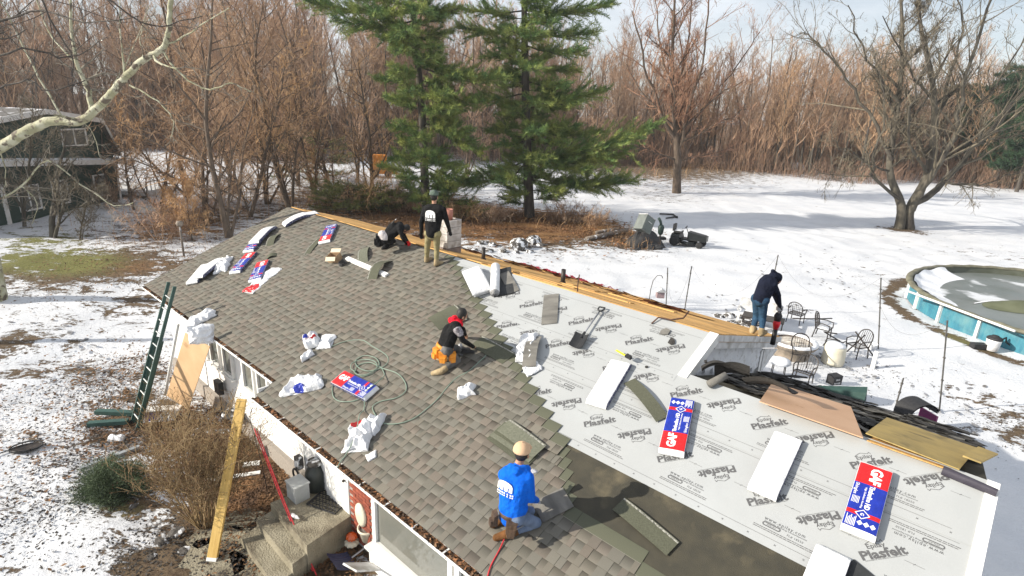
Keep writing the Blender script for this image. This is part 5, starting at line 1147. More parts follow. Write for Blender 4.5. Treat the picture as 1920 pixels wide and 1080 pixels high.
# big board leaning at the gutter
Bt = HP(UJ - .12, 3.62, 2.42); Bb = G(397, 1052, .03); D_ = (Bt - Bb).normalized(); L_ = (Bt - Bb).length; Xx = (CR - D_ * CR.dot(D_)).normalized(); M_ = Matrix((Xx, D_.cross(Xx), D_)).transposed().to_4x4(); M_.translation = Bb
t = thing('leaning_board', M_, 'long yellow pine board leaning from the flagstones up to the gutter corner', 'board'); q = MB(); q.box((0, 0, L_ / 2), (.17, .06, L_)); q.obj('plank', [mat('yellow_pine', (.62, .42, .14), (.52, .33, .09), .7, 2.5, .1, 40, stretch=(14, 14, 1), dirt=(.35, .2, .06), dscale=3, dlo=.62, dhi=.75)], t); q = MB(); q.box((0, 0, .03), (.175, .065, .06)); q.obj('white_end', [W_PAINT], t)
a = HP(UJ + .1, 3.72, 2.3); q = MB(); P = smooth_pts([Vector(p) for p in [(0, 0, 0), (.0, -.15, -.1), (.02, -.12, -.5), (.1, -.1, -1.2), (.15, -.1, -1.8)]]); q.tube(P, .006, 5); tag(q.obj('hanging_wire', [BLACK], None, True, zrot(a)), 'thin dark wire hanging from the gutter corner', 'wire')
# steps, landing and porch objects (house frame)
CONC = mat('weathered_concrete', (.30, .27, .20), (.21, .185, .13), .9, 2.5, .5, 30, dirt=(.12, .10, .07), dscale=1.8, dlo=.52, dhi=.66)
st = thing('entrance_steps', HOUSE.copy(), 'weathered concrete entrance steps and landing in front of the door', 'steps')
def gpoly(nm, px, z0, z1):
    P = [HI @ G(x, y, z1) for x, y in px]; cx = sum(p.x for p in P) / len(P); cy = sum(p.y for p in P) / len(P); P = sorted(P, key=lambda p: math.atan2(p.y - cy, p.x - cx)); q = MB(); q.prism([(p.x, p.y) for p in P], z0, z1); q.obj(nm, [CONC], st)
gpoly('landing', [(507, 943), (575, 1023), (668, 960), (613, 900)], 0, .60); gpoly('step', [(480, 975), (548, 1058), (600, 1020), (540, 940)], 0, .40); gpoly('step', [(451, 1007), (515, 1098), (570, 1058), (500, 975)], 0, .20)
for i in range(9):
    q = MB(); q.prism([(x * (.35 + .1 * (i % 3)), y * .3) for x, y in ((-1, -.8), (.2, -1), (1, -.3), (.8, .8), (-.5, 1))], 0, .04); tag(q.obj('flagstone', [CONC], None, mw=zrot(G([430, 470, 505, 455, 400, 490, 430, 520, 375][i], [1010, 1040, 1060, 975, 1000, 1072, 1062, 1020, 1050][i]), i)), 'weathered flagstone in the path before the steps', 'flagstone', 'flagstones before the steps')
t = thing('milk_can', zrot(G(593, 915, .60)), 'black milk can with a grey lid on the landing', 'milk can'); q = MB(); q.lathe([(.17, 0), (.19, .03), (.19, .36), (.16, .44), (.11, .50), (.11, .56)], 24); q.obj('can_body', [mat('can_black', (.025, .03, .028), (.04, .045, .04), .4)], t, True); q = MB(); q.lathe([(.13, .555), (.15, .57), (.15, .61), (.12, .635), (.02, .64)], 24); q.obj('lid', [ROCK], t, True)
t = thing('grey_bin', zrot(G(560, 932, .60), PSI), 'grey square metal box beside the milk can', 'box'); q = MB(); q.box((0, 0, .16), (.34, .28, .34)); q.obj('bin_body', [mat('grey_metal', (.40, .42, .42), (.33, .35, .35), .5)], t); q = MB(); q.box((0, 0, .345), (.37, .31, .025)); q.obj('lid', [mat('lid_grey', (.46, .48, .48), (.4, .42, .42), .5)], t)
t = thing('doormat', zrot(G(620, 938, .605), PSI + .35), 'black rubber scroll doormat on the landing', 'doormat'); q = MB(); rr = random.Random(2)
for k in range(46):
    x, y = (k % 8 - 3.5) * .075, (k // 8 - 2.5) * .09; q.tube([(x + .035 * math.cos(a), y + .035 * math.sin(a), .012) for a in [j * .9 for j in range(7)]], .009, 4)
q.tube([(-.32, -.28, .012), (.32, -.28, .012), (.32, .28, .012), (-.32, .28, .012), (-.32, -.28, .012)], .016, 5); q.obj('rubber_scrolls', [BLACK], t)
t = thing('plastic_bottle', zrot(G(547, 968, .605), 1), 'crumpled clear bottle on the step', 'bottle'); q = MB(); q.lathe([(.03, 0), (.035, .05), (.03, .1), (.035, .14), (.012, .2), (.012, .22)], 10, M=Matrix.Translation((0, 0, .04)) @ Matrix.Rotation(1.5, 4, 'X')); q.obj('bottle_body', [W_PLAST], t, True)
t = thing('flower_pot', zrot(G(690, 1012, .3)), 'cream flower pot with dead stalks under the picture window', 'flower pot'); q = MB(); q.lathe([(.10, 0), (.16, .24), (.18, .25), (.18, .29), (.15, .28), (.14, .24)], 22); q.obj('pot_body', [CREAM], t, True); q = MB(); q.lathe([(.148, .25), (.05, .27), (.01, .27)], 16); q.obj('soil', [mat('dark_soil', (.06, .04, .03), (.3, .27, .24), .9, 30)], t)
t = thing('ornament_pumpkin', zrot(G(660, 1022, .15)), 'orange glass pumpkin sitting on a white squash', 'pumpkin')
def ribbed(q, r, h, z, n=10): q.grid(lambda i, j: ((r * math.sin(j * 3.14) * (1 + .07 * math.cos(i * 6.2832 * n))) * math.cos(i * 6.2832), (r * math.sin(j * 3.14) * (1 + .07 * math.cos(i * 6.2832 * n))) * math.sin(i * 6.2832), z + h / 2 - h / 2 * math.cos(j * 3.14)), 40, 10)
q = MB(); ribbed(q, .13, .12, 0); q.obj('white_squash', [CREAM], t, True); q = MB(); ribbed(q, .10, .15, .11); q.obj('orange_globe', [mat('orange_glaze', (.62, .11, .02), (.5, .08, .015), .12, spec=.8)], t, True)
t = thing('snow_shovel', zrot(G(640, 1060, .05), 2.3), 'dark blue ribbed snow shovel lying by the steps', 'shovel'); SHB = mat('shovel_blue', (.03, .035, .09), (.05, .055, .12), .4); q = MB(Matrix.Rotation(.35, 4, 'X')); q.grid(lambda i, j: ((i - .5) * .46, (j - .5) * .42, .05 + .015 * math.cos(i * 44) + .12 * (j - .3) ** 2), 48, 6); q.obj('scoop', [SHB], t); q = MB(); q.tube([(0, -.2, .05), (0, -.9, .25)], .016, 7); q.obj('shaft', [ALU], t)
t = thing('white_signboard', zrot(G(700, 1062, .2), -.5), 'worn white signboard propped under the window bay', 'signboard'); q = MB(Matrix.Rotation(.9, 4, 'X')); q.box((0, 0, .3), (.3, .03, .75)); q.obj('board_face', [W_DIRTY], t); q = MB(Matrix.Rotation(.9, 4, 'X')); q.box((0, -.018, .3), (.2, .006, .55)); q.obj('inset', [mat('sign_inset', (.5, .42, .38), (.42, .36, .33), .7)], t)  # this object is a worn signboard with a darker inset
t = thing('wall_plaque', zrot(HN(-7.2, nf2 - .08, .85), PSI), 'pale oval harvest plaque hung on the red brick panel', 'plaque'); q = MB(Matrix.Rotation(math.pi / 2, 4, 'X')); q.lathe([(.16, -.02), (.16, .01), (.12, .03), (.02, .035)], 18, M=Matrix.Scale(1.5, 4, (0, 1, 0))); q.obj('plaque_face', [CREAM], t, True)
c = G(443, 812, .0); t = thing('bird_bath', zrot(c), 'green pedestal bird bath beside the leaning board', 'bird bath'); q = MB(); q.lathe([(.13, 0), (.12, .05), (.05, .12), (.045, .4), (.07, .45)], 16); q.obj('pedestal', [mat('verdigris', (.01, .30, .17), (.01, .22, .12), .4)], t, True); q = MB(); q.lathe([(.07, .45), (.25, .53), (.27, .56), (.24, .555), (.08, .5)], 20); q.obj('basin', [ROCK], t, True)
t = thing('iron_bird', zrot(G(412, 862), .5), 'rusty black metal bird figure in the flower bed', 'garden figure'); q = MB(); q.tube([(0, 0, 0), (0, 0, .35), (.04, 0, .5), (.0, 0, .68), (-.08, 0, .78)], [.02, .03, .13, .06, .03], 8); q.tube([(.04, 0, .5), (.28, 0, .55)], [.09, .02], 6); q.obj('bird_body', [RUST], t, True)
t = thing('wall_floodlight', hfr(-13.55, nf1 - .15, .75), 'black square floodlight on a stake against the white wall', 'floodlight'); q = MB(); q.box((0, 0, .12), (.3, .12, .34)); q.obj('lamp_housing', [BLACK], t); q = MB(); q.tube([(0, 0, -.05), (0, 0, -.7)], .014, 6); q.obj('stake', [BLACK], t)  # this object is a floodlight housing on its stake
# hanging red straps
P0, P1 = HP(UJ + .15, 3.7, 2.35), G(590, 1075, .05)
for k, (dx, lb) in enumerate([(-.06, 'left strand of the red rope hanging from the gutter to the path'), (.06, 'right strand of the red rope hanging from the gutter to the path')]):
    a = P0 + U * dx - Z * (.5); b = P1 + U * dx; P = [a.lerp(b, s / 10) - Z * .12 * math.sin(s * .314) for s in range(11)]; q = MB(Matrix.Translation(-a)); q.tube(P, .011, 6); tag(q.obj('hanging_rope', [REDL], None, True, Matrix.Translation(a)), lb, 'rope')
t = thing('electric_meter', hfr(-11.6 + 2.3, nf2 - .12, .9), 'grey meter box with looped cable on the white wall', 'meter box'); q = MB(); q.box((0, 0, 0), (.16, .12, .26)); q.obj('meter_case', [ROCK], t); q = MB(); q.tube([(.12 * math.cos(a), -.08, -.25 + .12 * math.sin(a)) for a in [k * .5 for k in range(16)]], .02, 6); q.obj('cable_loop', [BLACK], t)
def plank_px(p0, p1, w, label, m_=W_PAINT, th=.03, z=.05, cat='board', name='trim_board'):
    a, b = G(*p0, z), G(*p1, z); q = MB(); q.box(((b - a).length / 2, 0, 0), ((b - a).length, w, th)); tag(q.obj(name, [m_], None, mw=zrot(a, math.atan2(b.y - a.y, b.x - a.x))), label, cat)
plank_px((380, 903), (488, 886), .12, 'white trim board crossing behind the leaning board'); plank_px((455, 872), (487, 868), .16, 'short torn white trim piece above the crossing board')
plank_px((240, 790), (165, 795), .14, 'dark green gutter length lying left of the ladder foot', LADG, .1, .1, 'gutter', 'gutter_length'); plank_px((262, 775), (180, 772), .14, 'second dark green gutter length above the first', LADG, .1, .1, 'gutter', 'gutter_length')
plank_px((150, 880), (262, 838), .10, 'grey downspout length lying in the leaves', ALU2, .08, .08, 'downspout', 'downspout_length'); plank_px((268, 768), (338, 765), .3, 'white board lying under the leaning plywood', W_PAINT, .02, .25)
wrapper(zrot(G(298, 782, .05), .2), 'blue and white wrapper lying at the foot of the plywood', .8, .4, .2, 61, [(.4, .4, .3, (.05, .04, .35)), (.2, .7, .12, RD)]); wrapper(zrot(G(218, 824, .02), .2), 'white crumpled paper left of the ladder foot', .35, .2, .1, 62)
t = thing('landing_net', zrot(G(50, 842, .02), .5), 'black landing net with long handle lying in the snow', 'net'); q = MB(); q.tube([(.3 * math.cos(a), .16 * math.sin(a), .06 + .04 * math.sin(a)) for a in [k * .4 for k in range(17)]], .018, 5); q.obj('hoop', [BLACK], t); q = MB(); q.grid(lambda i, j: (.29 * j * math.cos(i * 6.28), .15 * j * math.sin(i * 6.28), .02 + .04 * j), 16, 4); q.obj('mesh', [BLK_METAL], t); q = MB(); q.tube([(-.3, 0, .05), (-1.5, -.5, .05)], .014, 5); q.obj('handle', [BLACK], t)
c = G(345, 480); t = thing('yard_lamp', zrot((c.x, c.y, 0)), 'grey garden lamp post with a round head behind the left rake', 'lamp post'); q = MB(); q.tube([(0, 0, 0), (0, 0, 1.5)], .05, 8); q.obj('pole', [BARKL], t, True); q = MB(); q.lathe([(.05, 1.5), (.13, 1.56), (.17, 1.67), (.12, 1.78), (.02, 1.8)], 14); q.obj('lamp_head', [STONE], t, True)
# ------------------------------------------------------------------ trees
def tube_mesh(name, branches, mats, sides=(6, 4, 3, 3, 3), minr=0.0):
    """branches: (points, radii, level, material index) -> one mesh, built with numpy"""
    groups = {}
    for P, R, lv, mi in branches: groups.setdefault((len(P), sides[min(lv, len(sides) - 1)]), []).append((P, R, mi))
    V_, F_, M_ = [], [], []; base = 0
    for (n, k), lst in groups.items():
        P = np.array([b[0] for b in lst], float); R = np.maximum(np.array([b[1] for b in lst], float), minr); mi = np.array([b[2] for b in lst])
        T = np.empty_like(P); T[:, 1:-1] = P[:, 2:] - P[:, :-2]; T[:, 0] = P[:, 1] - P[:, 0]; T[:, -1] = P[:, -1] - P[:, -2]
        T /= np.linalg.norm(T, axis=2, keepdims=True) + 1e-9
        main = P[:, -1] - P[:, 0]; main /= np.linalg.norm(main, axis=1, keepdims=True) + 1e-9
        ref = np.where(np.abs(main[:, 2:3]) < .8, np.array([[0, 0, 1.]]), np.array([[1., 0, 0]]))
        A = np.cross(T, ref[:, None, :]); A /= np.linalg.norm(A, axis=2, keepdims=True) + 1e-9; B = np.cross(T, A)
        ang = np.arange(k) * 2 * np.pi / k
        ring = P[:, :, None, :] + R[:, :, None, None] * (A[:, :, None, :] * np.cos(ang)[None, None, :, None] + B[:, :, None, :] * np.sin(ang)[None, None, :, None])
        nb = len(lst); idx = np.arange(nb * n * k).reshape(nb, n, k) + base
        f = np.stack([idx[:, :-1, :], np.roll(idx, -1, 2)[:, :-1, :], np.roll(idx, -1, 2)[:, 1:, :], idx[:, 1:, :]], -1)
        if k == 2: f = f[:, :, :1]
        f = f.reshape(-1, 4); V_.append(ring.reshape(-1, 3)); F_.append(f); M_.append(np.repeat(mi, (n - 1) * (1 if k == 2 else k))); base += nb * n * k
    V_ = np.concatenate(V_); F_ = np.concatenate(F_); M_ = np.concatenate(M_)
    return raw_mesh(name, V_, F_, M_, mats)
def raw_mesh(name, v, f, mi, mats, smooth=True):
    me = bpy.data.meshes.new(name); me.vertices.add(len(v)); me.vertices.foreach_set('co', np.asarray(v, np.float32).ravel())
    k = f.shape[1]; me.loops.add(f.size); me.loops.foreach_set('vertex_index', f.ravel().astype(np.int32)); me.polygons.add(len(f))
    me.polygons.foreach_set('loop_start', np.arange(0, f.size, k, dtype=np.int32)); me.update()
    for m in mats: me.materials.append(m)
    me.polygons.foreach_set('material_index', np.asarray(mi, np.int32)); me.polygons.foreach_set('use_smooth', [smooth] * len(f)); me.update(); return me
def grow(out, P0, d, L, r, lv, rg, spec, mi=0):
    n = spec['seg'][min(lv, len(spec['seg']) - 1)]; pts = [np.array(P0, float)]; d = np.array(d, float); d /= np.linalg.norm(d); dirs = [d]
    w = spec['wander'][min(lv, len(spec['wander']) - 1)]
    for i in range(n):
        d = d + rg.normal(0, w, 3) + np.array([0, 0, spec['trop'][min(lv, len(spec['trop']) - 1)]]); d /= np.linalg.norm(d); pts.append(pts[-1] + d * L / n); dirs.append(d)
    rad = [r * (1 - .75 * i / n) for i in range(n + 1)]; out.append((np.array(pts), rad, lv, 0 if lv < spec.get('split', 2) else 1))
    sprout(out, pts, rad, dirs, L, lv, rg, spec)
def sprout(out, pts, rad, dirs, L, lv, rg, spec, t0=None):
    if lv + 1 >= spec['levels']: return
    nc = spec['kids'][min(lv, len(spec['kids']) - 1)]; nc = max(1, int(nc * rg.uniform(.75, 1.25))); n = len(pts) - 1
    t0 = spec['start'][min(lv, len(spec['start']) - 1)] if t0 is None else t0
    for c in range(nc):
        t = t0 + (1 - t0) * (c + rg.uniform(0, 1)) / nc; t = min(t, .99); i = min(int(t * n), n - 1); f = t * n - i
        p = pts[i] * (1 - f) + pts[i + 1] * f; r = rad[i] * (1 - f) + rad[i + 1] * f; d = dirs[min(i + 1, n)]
        q = rg.normal(0, 1, 3); q -= d * q.dot(d); q /= np.linalg.norm(q) + 1e-9
        a = math.radians(rg.normal(*spec['angle'][min(lv, len(spec['angle']) - 1)])); nd = d * math.cos(a) + q * math.sin(a)
        ratio = spec['ratio'][min(lv, len(spec['ratio']) - 1)]
        grow(out, p, nd, max(.25, L * ratio * rg.uniform(.6, 1.2) * (1.15 - .6 * t)), max(r * rg.uniform(.45, .68), .006), lv + 1, rg, spec)
def limb(out, P, r0, r1, rg, spec, lv=0, t0=.2, n=4, L=None, jit=0.0):
    P = [np.array(p, float) for p in smooth_pts([Vector(p) for p in P], n)]
    if jit: P = [p + rg.normal(0, jit, 3) * (0 < i < len(P) - 1) for i, p in enumerate(P)]
    k = len(P); rad = [r0 + (r1 - r0) * (i / (k - 1)) ** .8 for i in range(k)]; dirs = [(P[min(i + 1, k - 1)] - P[max(i - 1, 0)]) for i in range(k)]; dirs = [d / (np.linalg.norm(d) + 1e-9) for d in dirs]
    out.append((np.array(P), rad, lv, 0)); L = L or sum(np.linalg.norm(P[i + 1] - P[i]) for i in range(k - 1)); sprout(out, P, rad, dirs, L, lv, rg, spec, t0)
BARK = mat('bark_brown', (.15, .11, .08), (.075, .057, .043), .9, 6, .5, 20, stretch=(1, 1, .3), rnd=.12); TWIG = mat('twig_brown', (.46, .30, .18), (.32, .205, .125), .9, 3, rnd=.15)
BARKD = mat('bark_dark', (.10, .085, .07), (.05, .043, .038), .9, 5, .5, 20, stretch=(1, 1, .3)); TWIGR = mat('twig_reddish', (.48, .30, .195), (.36, .22, .14), .9, .7, rnd=.22, dirt=(.33, .25, .18), dscale=.05, dlo=.42, dhi=.58)
BARKG = mat('bark_olive_grey', (.125, .11, .085), (.06, .054, .043), .9, 3, .4, 16, stretch=(1, 1, .3), dirt=(.06, .05, .045), dscale=1.5, dlo=.5, dhi=.7); TWIGG = mat('twig_olive', (.20, .17, .12), (.13, .11, .08), .9, 3)
BARKS = mat('sycamore_bark', (.46, .45, .33), (.31, .30, .185), .75, 2.6, .6, 14, lo=.42, hi=.58, dirt=(.13, .105, .075), dscale=4.5, dlo=.54, dhi=.60); TWIGS = mat('sycamore_twig', (.30, .27, .21), (.13, .11, .09), .8, 4)
BIRCH = mat('pale_bark', (.52, .49, .44), (.35, .32, .28), .8, 4)
TWIGT = mat('twig_tan', (.58, .37, .19), (.42, .26, .135), .9, 2, rnd=.1)
def make_tree(name, out, mats, label, cat='tree', group=None, M_=None, base=None, sides=(7, 5, 3, 2, 2), minr=.004):
    """trunk and limbs as 'trunk', the finer wood as 'crown'"""
    B = np.array(base if base is not None else (0, 0, 0), float)
    big = [(b[0] - B, b[1], b[2], 0) for b in out if b[3] == 0]; small = [(b[0] - B, b[1], b[2], 0) for b in out if b[3] == 1]
    t = thing(name, M_ or Matrix.Translation(Vector(B)), label, cat, group)
    link('trunk', tube_mesh('trunk', big, [mats[0]], sides, minr), t)
    if small: link('crown', tube_mesh('crown', small, [mats[1]], sides, minr), t)
    return t
S_FINE = dict(seg=[6, 4, 3, 2], wander=[.10, .14, .2, .25], trop=[.02, .05, .04, 0], levels=4, kids=[14, 9, 6], start=[.25, .2, .1], angle=[(48, 10), (42, 12), (40, 15)], ratio=[.42, .45, .5], split=2)
S_LIMB = dict(seg=[6, 5, 3, 2], wander=[.1, .13, .2, .25], trop=[.03, .06, .04, 0], levels=4, kids=[9, 7, 6], start=[.2, .2, .1], angle=[(45, 12), (42, 12), (42, 15)], ratio=[.38, .45, .5], split=2)
# --- forest variants
rgF = np.random.default_rng(8); variants = []
S_FOR = dict(seg=[7, 4, 3, 2], wander=[.05, .12, .16, .2], trop=[.05, .09, .08, 0], levels=4, kids=[26, 11, 6], start=[.22, .2, .15], angle=[(38, 10), (36, 10), (36, 12)], ratio=[.32, .45, .5], split=1)
for k in range(7):
    out = []; h = 17 + 4 * rgF.random(); grow(out, (0, 0, -.2), (rgF.normal(0, .05), rgF.normal(0, .05), 1), h, .17 + .1 * rgF.random(), 0, rgF, S_FOR)
    if k % 3 == 0: grow(out, (.4, 0, -.2), (.2, .1, 1), h * .8, .14, 0, rgF, S_FOR)
    variants.append(out)
def forest_mesh(out, mats): return (tube_mesh('trunk', [b for b in out if b[3] == 0], [mats[0]], (5, 3, 2, 2), .02), tube_mesh('crown', [(b[0], b[1], b[2], 0) for b in out if b[3] == 1], [mats[1]], (5, 3, 2, 2), .015))
fm = [forest_mesh(o, (BARK if k % 3 else BARKG, TWIGR if k % 4 else TWIG)) for k, o in enumerate(variants)]
fm.append((fm[2][0], fm[3][1]))
def place_forest(x, Y, k, s, a, label, group, z=0):
    t = thing('bare_tree', Matrix.Translation((x, Y, z)) @ Matrix.Rotation(a, 4, 'Z') @ Matrix.Scale(s, 4), label, 'tree', group)
    link('trunk', fm[k][0], t); link('crown', fm[k][1], t); return t
rf = random.Random(21)
def wood_edge(x): return 90 + 5 * math.sin(x * .09) + 3 * math.sin(x * .23) - (16 / (1 + math.exp((x + 22) / 6))) - (14 / (1 + math.exp(-(x - 74) / 6)))
for i in range(64):
    x = -85 + i * 2.95 + rf.uniform(-1, 1); Y = wood_edge(x) + rf.uniform(0, 5)
    place_forest(x, Y, rf.randrange(7), rf.uniform(.72, 1.05), rf.uniform(0, 6.28), 'slender bare brown tree in the front row of the far wood', 'front row of the far wood')
# the mass behind: one object, its points carry real tree meshes
src = []
for k, out in enumerate(variants):
    me = tube_mesh('wood_tree', out, [BARK if k % 3 else BARKG, TWIGR if k % 4 else TWIG], (5, 3, 2, 2), .017); src.append(bpy.data.objects.new('wood_tree', me))
rgb2 = np.random.default_rng(77); out = []
for i in range(70):
    x, y = rgb2.normal(0, 1.6, 2); h = 1.5 + 8 * rgb2.random() ** 1.5; out.append((np.array([[x, y, 0], [x + rgb2.normal(0, .06) * h, y + rgb2.normal(0, .06) * h, h * .55], [x + rgb2.normal(0, .12) * h, y + rgb2.normal(0, .12) * h, h]]), [.035, .025, .012], 3, rgb2.integers(2)))
    for q in range(5): p = out[-1 - q][0][1]; d = rgb2.normal(0, .5, 3); d[2] = abs(d[2]) + .6; out.append((np.array([p, p + d * .6, p + d * 1.5]), [.018, .014, .01], 3, 1))
src.append(bpy.data.objects.new('wood_brush', tube_mesh('wood_brush', out, [BARK, TWIGR], (4, 3, 2, 2), .012)))
pts, vk, vr, vs_ = [], [], [], []
def addp(x, Y, k, s): pts.append((x, Y, 0)); vk.append(k); vr.append((rf.gauss(0, .04), rf.gauss(0, .04), rf.uniform(0, 6.28))); vs_.append(s)
for i in range(470):
    x = rf.uniform(-150, 150); e = wood_edge(max(-80, min(80, x))); addp(x, e + 3 + rf.random() ** 1.1 * 50, rf.randrange(7), rf.uniform(.72, 1.06) * (1.0 + .26 / (1 + math.exp((x - 8) / 6))))
for i in range(330): x = rf.uniform(-140, 140); addp(x, wood_edge(max(-80, min(80, x))) + .5 + rf.random() ** 1.2 * 42, 7, rf.uniform(.8, 1.25))
me = bpy.data.meshes.new('far_wood'); me.from_pydata(pts, [], [])
me.attributes.new('kind', 'INT', 'POINT').data.foreach_set('value', vk); me.attributes.new('turn', 'FLOAT_VECTOR', 'POINT').data.foreach_set('vector', [q for v in vr for q in v]); me.attributes.new('size', 'FLOAT', 'POINT').data.foreach_set('value', vs_)
ng_ = bpy.data.node_groups.new('far_wood', 'GeometryNodeTree'); ng_.interface.new_socket('Geometry', in_out='INPUT', socket_type='NodeSocketGeometry'); ng_.interface.new_socket('Geometry', in_out='OUTPUT', socket_type='NodeSocketGeometry')
N_ = ng_.nodes.new; gi, go_, jn = N_('NodeGroupInput'), N_('NodeGroupOutput'), N_('GeometryNodeJoinGeometry')
def named(n, ty): x = N_('GeometryNodeInputNamedAttribute'); x.data_type = ty; x.inputs['Name'].default_value = n; return next(o for o in x.outputs if o.enabled and o.name == 'Attribute')
ak, ar, as_ = named('kind', 'INT'), named('turn', 'FLOAT_VECTOR'), named('size', 'FLOAT')
for k, o in enumerate(src):
    cmp_ = N_('FunctionNodeCompare'); cmp_.data_type = 'INT'; cmp_.operation = 'EQUAL'; ins = [i for i in cmp_.inputs if i.enabled]; ng_.links.new(ak, ins[0]); ins[1].default_value = k
    oi = N_('GeometryNodeObjectInfo'); oi.inputs['Object'].default_value = o; oi.inputs['As Instance'].default_value = True
    ip = N_('GeometryNodeInstanceOnPoints'); ng_.links.new(gi.outputs[0], ip.inputs['Points']); ng_.links.new(cmp_.outputs[0], ip.inputs['Selection']); ng_.links.new(oi.outputs['Geometry'], ip.inputs['Instance']); ng_.links.new(ar, ip.inputs['Rotation']); ng_.links.new(as_, ip.inputs['Scale']); ng_.links.new(ip.outputs[0], jn.inputs[0])
ng_.links.new(jn.outputs[0], go_.inputs[0]); fw = link('far_wood', me); fw.modifiers.new('trees', 'NODES').node_group = ng_
tag(fw, 'dense bare brown wood closing off the far side of the field', 'wood', kind='stuff')
# undergrowth along the edge of the wood
ub = []; rgu = np.random.default_rng(5)
for i in range(6500):
    x = rgu.uniform(-95, 95); Y = wood_edge(x) - 3.5 + rgu.gamma(1.6, 2.2); h = rgu.uniform(.8, 3.6); d = rgu.normal(0, .35, 2); p = np.array([x, Y, 0]); m_ = p + [d[0] * h * .5, d[1] * h * .5, h * .6]; e = m_ + [d[0] * h * .7, d[1] * h * .6, h * .35]
    ub.append((np.array([p, m_, e]), [.03, .022, .012], 2, 0))
tag(link('undergrowth', tube_mesh('undergrowth', ub, [mat('edge_brush', (.26, .165, .115), (.17, .11, .08), .9, .3)], (2, 2, 2))), 'tangled reddish brush along the foot of the far wood', 'undergrowth', kind='stuff')
# pale birches in the wood
for (px, py, tx, ty, lb) in [(1490, 300, 1495, 110, 'pale forked tree standing in front of the far wood'), (1500, 250, 1460, 100, 'thin pale tree left of the forked pale one')]:
    out = []; B = G(px, 322); T = at(tx, ty, B.y); rgb_ = np.random.default_rng(px); limb(out, [B, B.lerp(T, .45) + Vector((.6, 0, 0)), T], .16, .05, rgb_, dict(S_LIMB, levels=3, kids=[9, 5]), t0=.35)
    make_tree('pale_tree', out, (BIRCH, BIRCH), lb, base=B)
TWIGO = mat('oak_twig', (.40, .23, .145), (.28, .155, .10), .9, 2)
# --- oak in the field
rg = np.random.default_rng(12); Yo = 61.0; out = []
def AP(*l, Y=Yo, dy=None): return [at(x, y, Y + (dy[i] if dy else 0)) for i, (x, y) in enumerate(l)]
B = G(1268, 361); Yo = B.y; S_OAK = dict(S_FINE, levels=5, kids=[24, 15, 8, 5], trop=[.04, .10, .10, .06, .02], ratio=[.36, .42, .5, .5], angle=[(42, 10), (38, 10), (36, 12)])
limb(out, AP((1268, 362), (1270, 300), (1266, 230), (1260, 150), (1262, 60), (1268, -50), Y=Yo), .52, .07, rg, S_OAK, t0=.22, L=14)
for l, r0, dy in [(((1272, 292), (1285, 220), (1318, 120), (1330, 0), (1335, -40)), .17, (0, -1, -2, -3, -3)), (((1274, 275), (1320, 205), (1385, 120), (1425, 60)), .14, (0, 1, 2, 3)), (((1266, 262), (1232, 190), (1205, 100), (1185, 20)), .2, (0, -1, -2, -2)), (((1266, 240), (1215, 190), (1175, 120)), .16, (0, 1, 3, 0)),
                  (((1272, 270), (1340, 235), (1400, 205)), .13, (0, -1, -2)), (((1268, 300), (1215, 282), (1160, 262)), .12, (0, -1, -2)), (((1262, 180), (1240, 100), (1228, 0)), .16, (0, 2, 3)), (((1264, 170), (1290, 90), (1300, -20)), .16, (0, 2, 4)), (((1274, 250), (1345, 180), (1395, 150)), .14, (0, -2, -5)),
                  (((1268, 250), (1262, 190), (1255, 120)), .16, (0, -3, -6)), (((1270, 250), (1280, 190), (1290, 120)), .16, (0, 3, 6)), (((1272, 300), (1330, 290), (1375, 275)), .09, (0, 1, 2))]:
    limb(out, AP(*l, Y=Yo, dy=dy), r0, r0 * .3, rg, S_OAK, lv=1, t0=.15, jit=.1)
make_tree('oak_tree', out, (BARK, TWIGO), 'upright bare tree with a dense fan of twigs alone in the snowy field', base=B, minr=.017)
